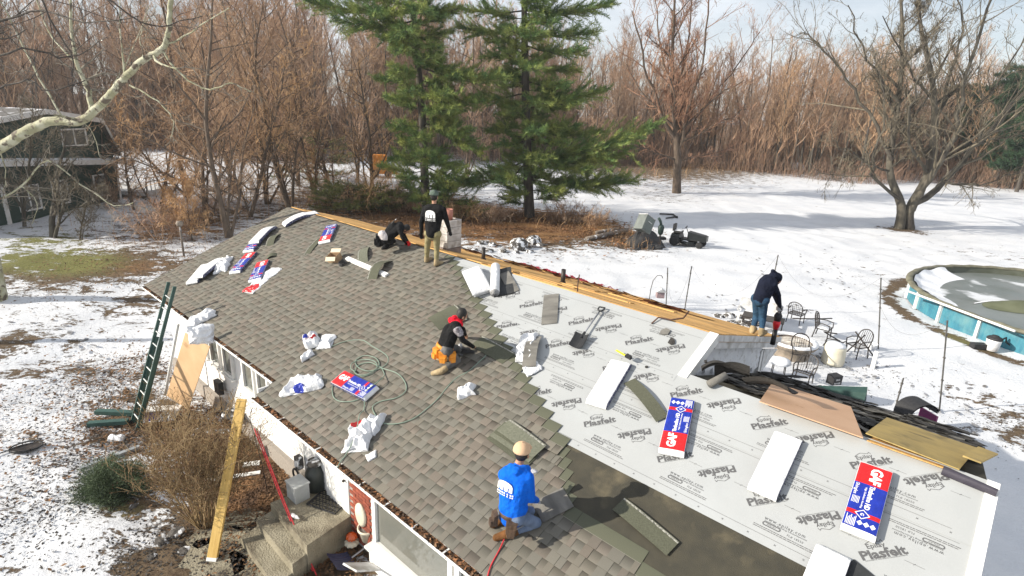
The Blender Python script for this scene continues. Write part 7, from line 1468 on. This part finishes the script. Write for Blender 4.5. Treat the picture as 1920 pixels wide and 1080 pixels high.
def hand(caps, w, e, mat_i, s=1.0, curl=.6, down=Vector((0, 0, -1))):
    d = (w - e).normalized(); side = d.cross(down); side = side.normalized() if side.length > .05 else Vector((1, 0, 0)); dn = side.cross(d).normalized(); dn = dn if dn.dot(down) > 0 else -dn
    p = w + d * .045 * s
    for k in (-1, 0, 1): caps.append((w + side * .012 * k * s, p + d * .035 * s + side * .024 * k * s, .019 * s, .017 * s, mat_i))
    for k, ln in zip((-1.5, -.5, .5, 1.5), (.065, .078, .074, .058)):
        r0 = p + d * .04 * s + side * .020 * k * s; m = r0 + (d * .75 + dn * curl * .6) * ln * .5 * s + side * .004 * k; t = m + (d * .35 + dn * curl * 1.3).normalized() * ln * .5 * s; caps.append((r0, m, .0105 * s, .0098 * s, mat_i)); caps.append((m, t, .0098 * s, .008 * s, mat_i))
    th = w + d * .02 * s + side * .03 * s; m = th + (d * .5 + side * .7 + dn * .3).normalized() * .045 * s; caps.append((th, m, .0125 * s, .011 * s, mat_i)); caps.append((m, m + (d * .9 + dn * .4).normalized() * .03 * s, .011 * s, .009 * s, mat_i))
def person(label, J, mats, R=None, face=Vector((0, 1, 0)), voxel=.0105, hooded=False, bulk=1.0, gloves=(False, False), headtilt=Vector((0, 0, 1)), name='person', wr=1.0, boots=True):
    """mats: dict region -> material; J: dict of joints in world space. Regions: skin hair shirt sleeve pants boot glove hood"""
    reg = list(mats); mi = {k: i for i, k in enumerate(reg)}; g = lambda k, d='shirt': mi.get(k, mi.get(d, 0)); base = J['pelvis'].copy(); base.z = min(J['toeR'].z, J['toeL'].z)
    c = []; A = lambda a, b, ra, rb, k: c.append((Vector(a), Vector(b), ra, rb, k)); up = (J['neck'] - J['pelvis']).normalized(); b = bulk
    sl, sr = J['shL'], J['shR']; hl, hr = J['hipL'], J['hipR']; mid = (sl + sr) / 2
    A(sl.lerp(sr, .22), sl.lerp(sr, .78), .105 * b, .105 * b, g('shirt')); A(J['pelvis'], J['chest'], .135 * b, .15 * b, g('shirt')); A(J['pelvis'] + up * .08 + (hl - hr) * .25, sl.lerp(sr, .28) - up * .1, .115 * b, .115 * b, g('shirt')); A(J['pelvis'] + up * .08 - (hl - hr) * .25, sl.lerp(sr, .72) - up * .1, .115 * b, .115 * b, g('shirt'))
    A(mid, J['neck'], .085 * b, .06, g('shirt')); A(hl, hr, .115, .115, g('pants')); A(J['pelvis'] - up * .04, J['pelvis'] + up * .02, .125, .13, g('pants'))
    for s in 'LR':
        A(J['sh' + s], J['el' + s], .066 * b, .052 * b, g('shirt')); A(J['el' + s], J['wr' + s], .050 * b, .036 * b, g('sleeve')); hand(c, J['wr' + s], J['el' + s], g('glove', 'skin'), 1.05)
        A(J['hip' + s], J['kn' + s], .092, .066, g('pants')); A(J['kn' + s], J['an' + s], .064, .046, g('pants')); A(J['kn' + s].lerp(J['an' + s], .25), J['kn' + s].lerp(J['an' + s], .5), .064, .055, g('pants'))
        A(J['an' + s], J['an' + s].lerp(J['toe' + s], .3), .060, .058, g('boot')); A(J['an' + s].lerp(J['toe' + s], .3), J['toe' + s], .055, .045, g('boot')); A(J['an' + s].lerp(J['kn' + s], .22), J['an' + s], .060, .060, g('boot')); A(J['an' + s] + (J['an' + s] - J['toe' + s]).normalized() * .03 + (J['an' + s] - J['kn' + s]).normalized() * .03, J['toe' + s].lerp(J['an' + s], .1) , .036, .036, g('boot'))
    h = J['head']; hu = headtilt.normalized(); f = (face - hu * face.dot(hu)).normalized(); rt = f.cross(hu)
    A(J['neck'], h - hu * .05, .052, .052, g('hair') if hooded else g('skin')); hk = g('hood') if hooded else g('skin')
    A(h - hu * .01 - f * .012, h + hu * .035 - f * .012, .088, .090, hk if hooded else g('hair', 'skin')); A(h - hu * .055 + f * .03, h + hu * .02 + f * .025, .062, .072, g('skin')); A(h - hu * .085 + f * .05, h - hu * .07 + f * .055, .034, .036, g('skin'))
    A(h - hu * .015 + f * .098, h - hu * .035 + f * .110, .011, .014, g('skin'))
    for s in (-1, 1): A(h + rt * s * .086 - hu * .01, h + rt * s * .090 - hu * .04, .014, .012, g('skin')); A(h + rt * s * .03 + hu * .012 + f * .088, h + rt * s * .042 + hu * .012 + f * .084, .009, .009, g('hair', 'skin'))
    A(h - hu * .062 + f * .088 - rt * .018, h - hu * .062 + f * .088 + rt * .018, .008, .008, g('skin'))
    for extra in J.get('extra', []): A(*extra[:4], g(extra[4]))
    q = MB(Matrix.Translation(-base))
    for a_, b_, ra, rb, k in c: capsule(q, a_, b_, ra, rb)
    me0 = q.mesh('body', [SKIN]); o = bpy.data.objects.new('tmp', me0); COL.objects.link(o); m = o.modifiers.new('r', 'REMESH'); m.mode = 'VOXEL'; m.voxel_size = voxel; m2 = o.modifiers.new('s', 'SMOOTH'); m2.factor = .5; m2.iterations = 3
    dg = bpy.context.evaluated_depsgraph_get(); dg.update(); me = bpy.data.meshes.new_from_object(o.evaluated_get(dg)); bpy.data.objects.remove(o)
    n = len(me.polygons); cen = np.empty(n * 3); me.polygons.foreach_get('center', cen); cen = cen.reshape(-1, 3) + np.array(base); best = np.full(n, 1e9); idx = np.zeros(n, int)
    for a_, b_, ra, rb, k in c:
        a_, b_ = np.array(a_), np.array(b_); d = b_ - a_; t = np.clip(((cen - a_) @ d) / (d @ d + 1e-9), 0, 1); ds = np.linalg.norm(cen - (a_ + t[:, None] * d), axis=1) - (ra + (rb - ra) * t); u = ds < best; best[u] = ds[u]; idx[u] = k
    me.materials.clear()
    for k in reg: me.materials.append(mats[k])
    me.polygons.foreach_set('material_index', idx.astype(np.int32)); me.polygons.foreach_set('use_smooth', [True] * n)
    t = thing(name, Matrix.Translation(base), label, 'person'); link('body', me, t); return t, base
def loc(t, q, name, m, smooth=True): return q.obj(name, m if isinstance(m, list) else [m], t, smooth=smooth)
def frame(o, x, y, z): M_ = Matrix((x.normalized(), y.normalized(), z.normalized())).transposed().to_4x4(); M_.translation = o; return M_
def emblem(t, base, c, rt, up, out, w, h, back):
    """white chest-back print: an arched panel and rows of small marks"""
    M_ = frame(c - base, rt, up, out); q = MB(M_); f = lambda x, y: -.9 * (x / .5) ** 2 * .3 * back
    pts = [(-w / 2, 0), (w / 2, 0)] + [(w / 2 * math.cos(a), h * .45 + h * .3 * math.sin(a)) for a in [k * .35 for k in range(10)]]; mid = [(0, h * .3)]
    n = 14
    for k in range(n):
        x0, x1 = -w / 2 + w * k / n, -w / 2 + w * (k + 1) / n; yt = lambda x: h * .45 + h * .35 * math.sqrt(max(0, 1 - (2 * x / w) ** 2)); 
        if k % 4 != 2: put_poly(q, [(x0, 0), (x1, 0), (x1, yt(x1)), (x0, yt(x0))], f)
        else: put_poly(q, [(x0, h * .35), (x1, h * .35), (x1, yt(x1)), (x0, yt(x0))], f)
    for r_, (yy, hh) in enumerate(((-.03, .022), (-.06, .014))):
        x = -w * .5
        while x < w * .5: put_poly(q, [(x, yy - hh / 2), (x + .018, yy - hh / 2), (x + .018, yy + hh / 2), (x, yy + hh / 2)], f); x += .026 if (int(x * 100) % 3) else .04
    q.obj('back_print', [BTXT], t)
def dome(q, c, r, up, f, h=1.0):
    q.lathe([(r * math.sin(a) * 1.0, r * h * math.cos(a)) for a in [math.pi / 2 - k * .15 for k in range(11)]], 20, M=frame(c, f.cross(up) * -1, f, up))
def pouch(t, base, P, out, up, m, s=1.0, name='tool_pouch'):
    M_ = frame(P - base, up.cross(out), up, out); q = MB(M_); q.hexa([(-.08 * s, -.22 * s, 0), (.08 * s, -.22 * s, 0), (.09 * s, .02, 0), (-.09 * s, .02, 0)], [(-.07 * s, -.20 * s, .08 * s), (.07 * s, -.20 * s, .08 * s), (.085 * s, -.01, .075 * s), (-.085 * s, -.01, .075 * s)]); q.hexa([(-.06 * s, -.24 * s, .07 * s), (.06 * s, -.24 * s, .07 * s), (.065 * s, -.1 * s, .07 * s), (-.065 * s, -.1 * s, .07 * s)], [(-.05 * s, -.23 * s, .12 * s), (.05 * s, -.23 * s, .12 * s), (.06 * s, -.12 * s, .12 * s), (-.06 * s, -.12 * s, .12 * s)])
    return q.obj(name, [m], t)
def belt(t, base, c, ax, r, m, name='tool_belt'):
    ax = ax.normalized(); x = ax.orthogonal().normalized(); y = ax.cross(x); q = MB(frame(c - base, x, y, ax)); q.lathe([(r, -.03), (r + .008, -.028), (r + .008, .028), (r, .03)], 24); q.obj(name, [m], t, True)
# ---- man in blue hoodie
pel = RH(960, 966, .36); Yb = pel.y; j = lambda x, y, dy: at(x, y, Yb + dy); F = Vector((.55, .83, .0)).normalized()
J = dict(pelvis=pel, chest=j(965, 907, .02), neck=j(971, 875, .04), head=j(979, 848, .10), shL=j(945, 890, .09), shR=j(990, 896, -.09), hipL=j(951, 966, .08), hipR=j(970, 968, -.07), elL=j(972, 918, .36), wrL=j(990, 895, .42), elR=j(995, 934, -.03), wrR=RH(1006, 938, .16),
    knR=RH(1006, 980, .075), anR=RH(955, 1000, .07), toeR=RH(930, 1008, .05), knL=RH(994, 958, .075), anL=RH(948, 972, .07), toeL=RH(924, 984, .05),
    extra=[(j(958, 876, .08), j(970, 884, -.08), .05, .055, 'shirt'), (j(970, 884, -.08), j(988, 879, .02), .055, .05, 'shirt'), (j(960, 882, -.02), j(974, 892, -.09), .05, .05, 'shirt'), (j(950, 950, -.02), j(975, 952, -.06), .10, .10, 'shirt')])
t, B = person('man in a bright blue hoodie and tan cap kneeling on the laid shingles', J, dict(shirt=BLUEH, sleeve=BLUEH, pants=JEANL, boot=BOOT, skin=SKIN, hair=HAIR, glove=GLOVEW), face=F, voxel=.011, bulk=1.16)
q = MB(); hd = J['head'] - B; upv = Z; dome(q, hd + Z * .03 - F * .01, .108, Z, F, 1.06); q.tube([hd + Z * .035 + F * .10 + F.cross(Z) * s for s in (-.07, -.035, 0, .035, .07)], [.014, .035, .042, .035, .014], 8); q.lathe([(.012, .0), (.010, .008), (.002, .01)], 8, M=Matrix.Translation(hd + Z * .142 - F * .01)); loc(t, q, 'cap', CAPM)
bu = (J['neck'] - J['pelvis']).normalized(); bk = -F - bu * (-F).dot(bu); bk.normalize(); emblem(t, B, J['chest'] + bk * .178 - bu * .02 - F.cross(Z) * .03, -bk.cross(bu), bu, bk, .21, .16, 1)
belt(t, B, J['pelvis'] + bu * .05, bu, .155, LEATH); pouch(t, B, J['pelvis'] + bk * .12 + F.cross(Z) * .08 + bu * .03, (bk + F.cross(Z) * .6).normalized(), bu, LEATH, .8); pouch(t, B, J['pelvis'] + bk * .12 - F.cross(Z) * .14 + bu * .03, (bk - F.cross(Z) * .8).normalized(), bu, LEATH, .72)
q = MB(); q.tube([RH(962, 995, .2) - B, RH(982, 985, .16) - B], .011, 6); q.box(RH(964, 996, .2) - B, (.03, .09, .03)); loc(t, q, 'hammer', ALU, False); q = MB(); q.lathe([(.03, 0), (.035, .02), (.0, .05)], 10, M=Matrix.Translation(RH(956, 978, .34) - B)); loc(t, q, 'yellow_tape', TAPE)
# ---- man in red hood, orange pouch
pel = RH(832, 655, .42); Yb = pel.y; j = lambda x, y, dy: at(x, y, Yb + dy); F = Vector((.85, .45, -.25)).normalized()
J = dict(pelvis=pel, chest=j(845, 622, .05), neck=j(857, 605, .08), head=j(866, 590, .12), shL=j(851, 608, .22), shR=j(856, 615, -.12), hipL=j(828, 650, .12), hipR=j(837, 656, -.08), elL=j(868, 618, .45), wrL=RH(872, 627, .16), elR=j(868, 638, -.12), wrR=RH(887, 650, .10),
    knR=RH(858, 676, .08), anR=RH(828, 696, .08), toeR=RH(812, 700, .05), knL=RH(866, 655, .10), anL=RH(838, 672, .09), toeL=RH(822, 672, .05), extra=[(j(846, 600, .10), j(862, 608, .0), .058, .062, 'hood'), (j(852, 596, .06), j(862, 600, .08), .05, .05, 'hood'), (j(857, 617, -.13), j(862, 624, -.13), .069, .067, 'band')])
t, B = person('man in black top, red hood and orange tool pouch kneeling by the felt', J, dict(shirt=BLACKH, sleeve=BLACKH, pants=GREYT, boot=TANB, skin=SKIN, hair=HAIR, glove=SKIN, hood=REDH, band=GREYP), face=F, voxel=.011, headtilt=Vector((.35, .1, 1)))
bu = (J['neck'] - J['pelvis']).normalized(); sd = F.cross(Z).normalized(); belt(t, B, J['pelvis'] + bu * .04, bu, .15, ORL)
pouch(t, B, J['pelvis'] + sd * .10 - F * .05, (sd * .8 - F * .5).normalized(), Z, ORL, .85); pouch(t, B, J['pelvis'] - F * .12 + sd * .0, (-F + sd * .2).normalized(), Z, ORL, .8); pouch(t, B, J['pelvis'] - F * .04 + sd * .12 + F * .15, sd, Z, ORL, .7)
ng = thing('nail_gun', Matrix.Translation(RH(868, 662, .06)), 'black and silver nail gun under the arm of the man with the orange pouch', 'nail gun'); q = MB(); q.box((0, 0, .06), (.26, .07, .08)); q.tube([(.1, 0, .06), (.2, 0, .02)], .03, 8); q.obj('gun_body', [BLACK], ng); q = MB(); q.lathe([(.035, 0), (.04, .05), (.03, .09)], 12, M=Matrix.Translation((-.05, 0, .09))); q.tube([(-.1, 0, .06), (-.12, .0, -.02), (0, .0, -.04)], .016, 6); q.obj('magazine', [ALU], ng, True)
# ---- standing man
fr, fl_ = RH(818, 499, .03), RH(800, 492, .03); Yb = fr.y; j = lambda x, y, dy: at(x, y, Yb + dy); F = Vector((.30, .95, 0)).normalized()
J = dict(pelvis=j(811, 436, 0), chest=j(813, 404, .02), neck=j(814, 384, .02), head=j(814, 368, .03), shL=j(797, 392, .08), shR=j(831, 393, -.04), hipL=j(804, 438, .05), hipR=j(819, 439, -.03), elL=j(790, 417, .1), wrL=j(790, 437, .16), elR=j(838, 416, -.02), wrR=j(843, 432, .12), knL=j(801, 465, .12), knR=j(819, 468, .06), anL=fl_ + Z * .06, anR=fr + Z * .06, toeL=fl_ + Vector((.09, .12, .07)), toeR=fr + Vector((.12, .1, .06)))
t, B = person('man in a black long sleeved shirt and khaki trousers standing at the ridge', J, dict(shirt=BLACKH, sleeve=BLACKH, pants=KHAKI, boot=TANB, skin=SKIN, hair=HAIR, glove=BLACKH), face=F, voxel=.0135, bulk=1.12)
q = MB(); dome(q, J['head'] - B + Z * .035 - F * .01, .108, Z, F, 1.05); loc(t, q, 'beanie', BEAN)
bk = -F; emblem(t, B, J['chest'] + bk * .182 - Z * .03, -bk.cross(Z), Z, bk, .24, .22, .8)
# ---- crouching man
pel = RH(722, 448, .42); Yb = pel.y; j = lambda x, y, dy: at(x, y, Yb + dy); F = Vector((.9, .25, -.5)).normalized()
J = dict(pelvis=pel, chest=j(738, 428, .05), neck=j(753, 424, .08), head=j(761, 429, .06), shL=j(749, 421, .22), shR=j(750, 430, -.12), hipL=j(719, 444, .14), hipR=j(722, 448, -.06), elL=j(757, 440, .3), wrL=RH(764, 452, .2), elR=j(755, 446, -.14), wrR=RH(763, 457, .07), knR=RH(738, 452, .12), anR=RH(722, 463, .08), toeR=RH(718, 466, .04), knL=RH(735, 447, .12), anL=RH(712, 458, .08), toeL=RH(708, 461, .04), extra=[(j(717, 440, -.06), j(722, 445, -.08), .11, .11, 'waist')])
t, B = person('man in a black printed top crouching over the ridge boards with a red glove', J, dict(shirt=BLACKH, sleeve=BLACKH, pants=BLKC, boot=BLKC, skin=SKIN, hair=HAIR, glove=REDG, waist=PALE), face=F, voxel=.0135, headtilt=Vector((.8, .1, .5)), hooded=False)
bu = (J['neck'] - J['pelvis']).normalized(); pouch(t, B, J['pelvis'] - F * .16, -F, Z, BLKC, 1.2); q = MB(frame(J['chest'] - B + Vector((0, 0, .17)), bu, Z.cross(bu), Z)); q.tube([(.09 * math.cos(a), .05 * math.sin(a), 0) for a in [k * .5 for k in range(11)]], .012, 5); loc(t, q, 'back_print', ROCK)
# ---- bent man with the leaf blower
fa, fb = Vector(backpt(-4.0, 3.55, True, .03)), None
def onback(x, y, h=.03):
    u, s = backuv(x, y, True, h); return back_frame(u, min(s, 4.4), True, 0, h).translation
fL, fR = onback(1410, 624), onback(1428, 630)
Yb = (fL.y + fR.y) / 2; j = lambda x, y, dy: at(x, y, Yb + dy); fL, fR = at(1411, 618, Yb), at(1427, 626, Yb - .1); F = Vector((.75, .65, 0)).normalized()
zb = lambda p: ZHI - (p.dot(N0) - NHI) * math.tan(BEH) + .03
for p in (fL, fR): p.z = zb(p)
J = dict(pelvis=j(1426, 560, 0), chest=j(1438, 532, .08), neck=j(1450, 522, .15), head=j(1456, 525, .22), shL=j(1436, 522, .28), shR=j(1450, 534, -.02), hipL=j(1419, 560, .06), hipR=j(1432, 563, -.05), elL=j(1452, 552, .35), wrL=j(1458, 568, .28), elR=j(1459, 554, .02), wrR=j(1462, 574, .08), knL=j(1418, 592, .12), knR=j(1431, 594, .02), anL=fL + Z * .05, anR=fR + Z * .05, toeL=fL + Vector((.1, .1, .06)), toeR=fR + Vector((.12, .08, .05)), extra=[(j(1450, 518, .15), j(1457, 520, .2), .09, .10, 'hood'), (j(1449, 508, .15), j(1452, 514, .18), .04, .07, 'hood')])
t, B = person('man in a navy hooded top and jeans bending over with a red leaf blower', J, dict(shirt=NAVY, sleeve=NAVY, pants=JEAN, boot=TANB, skin=SKIN, hair=NAVY, glove=BLACKH, hood=NAVY), face=Vector((.6, .3, -.8)), voxel=.0135, hooded=True, bulk=1.1, headtilt=Vector((.6, .3, .7)))
H_ = J['wrR'] + Vector((.02, .02, -.05)); bl = thing('leaf_blower', Matrix.Translation(H_), 'red and black leaf blower pointed down in the hand of the bent man', 'leaf blower')
q = MB(); q.tube([(0, 0, .02), (0, 0, -.12)], .03, 8); q.box((0, 0, .0), (.1, .07, .1)); q.obj('battery', [ALU], bl); q = MB(); q.tube([(0, 0, -.1), (.0, 0, -.16), (0, 0, -.28)], [.05, .08, .06], 12); q.obj('fan_housing', [BLACK], bl, True); q = MB(); q.tube([(0, 0, -.26), (0, 0, -.33), (0, 0, -.45)], [.06, .075, .045], 12); q.obj('red_body', [mat('blower_red', (.70, .015, .03), (.6, .01, .02), .35)], bl, True); q = MB(); q.tube([(0, 0, -.44), (0, 0, -.78)], [.045, .052], 12); q.obj('nozzle', [BLACK], bl, True)
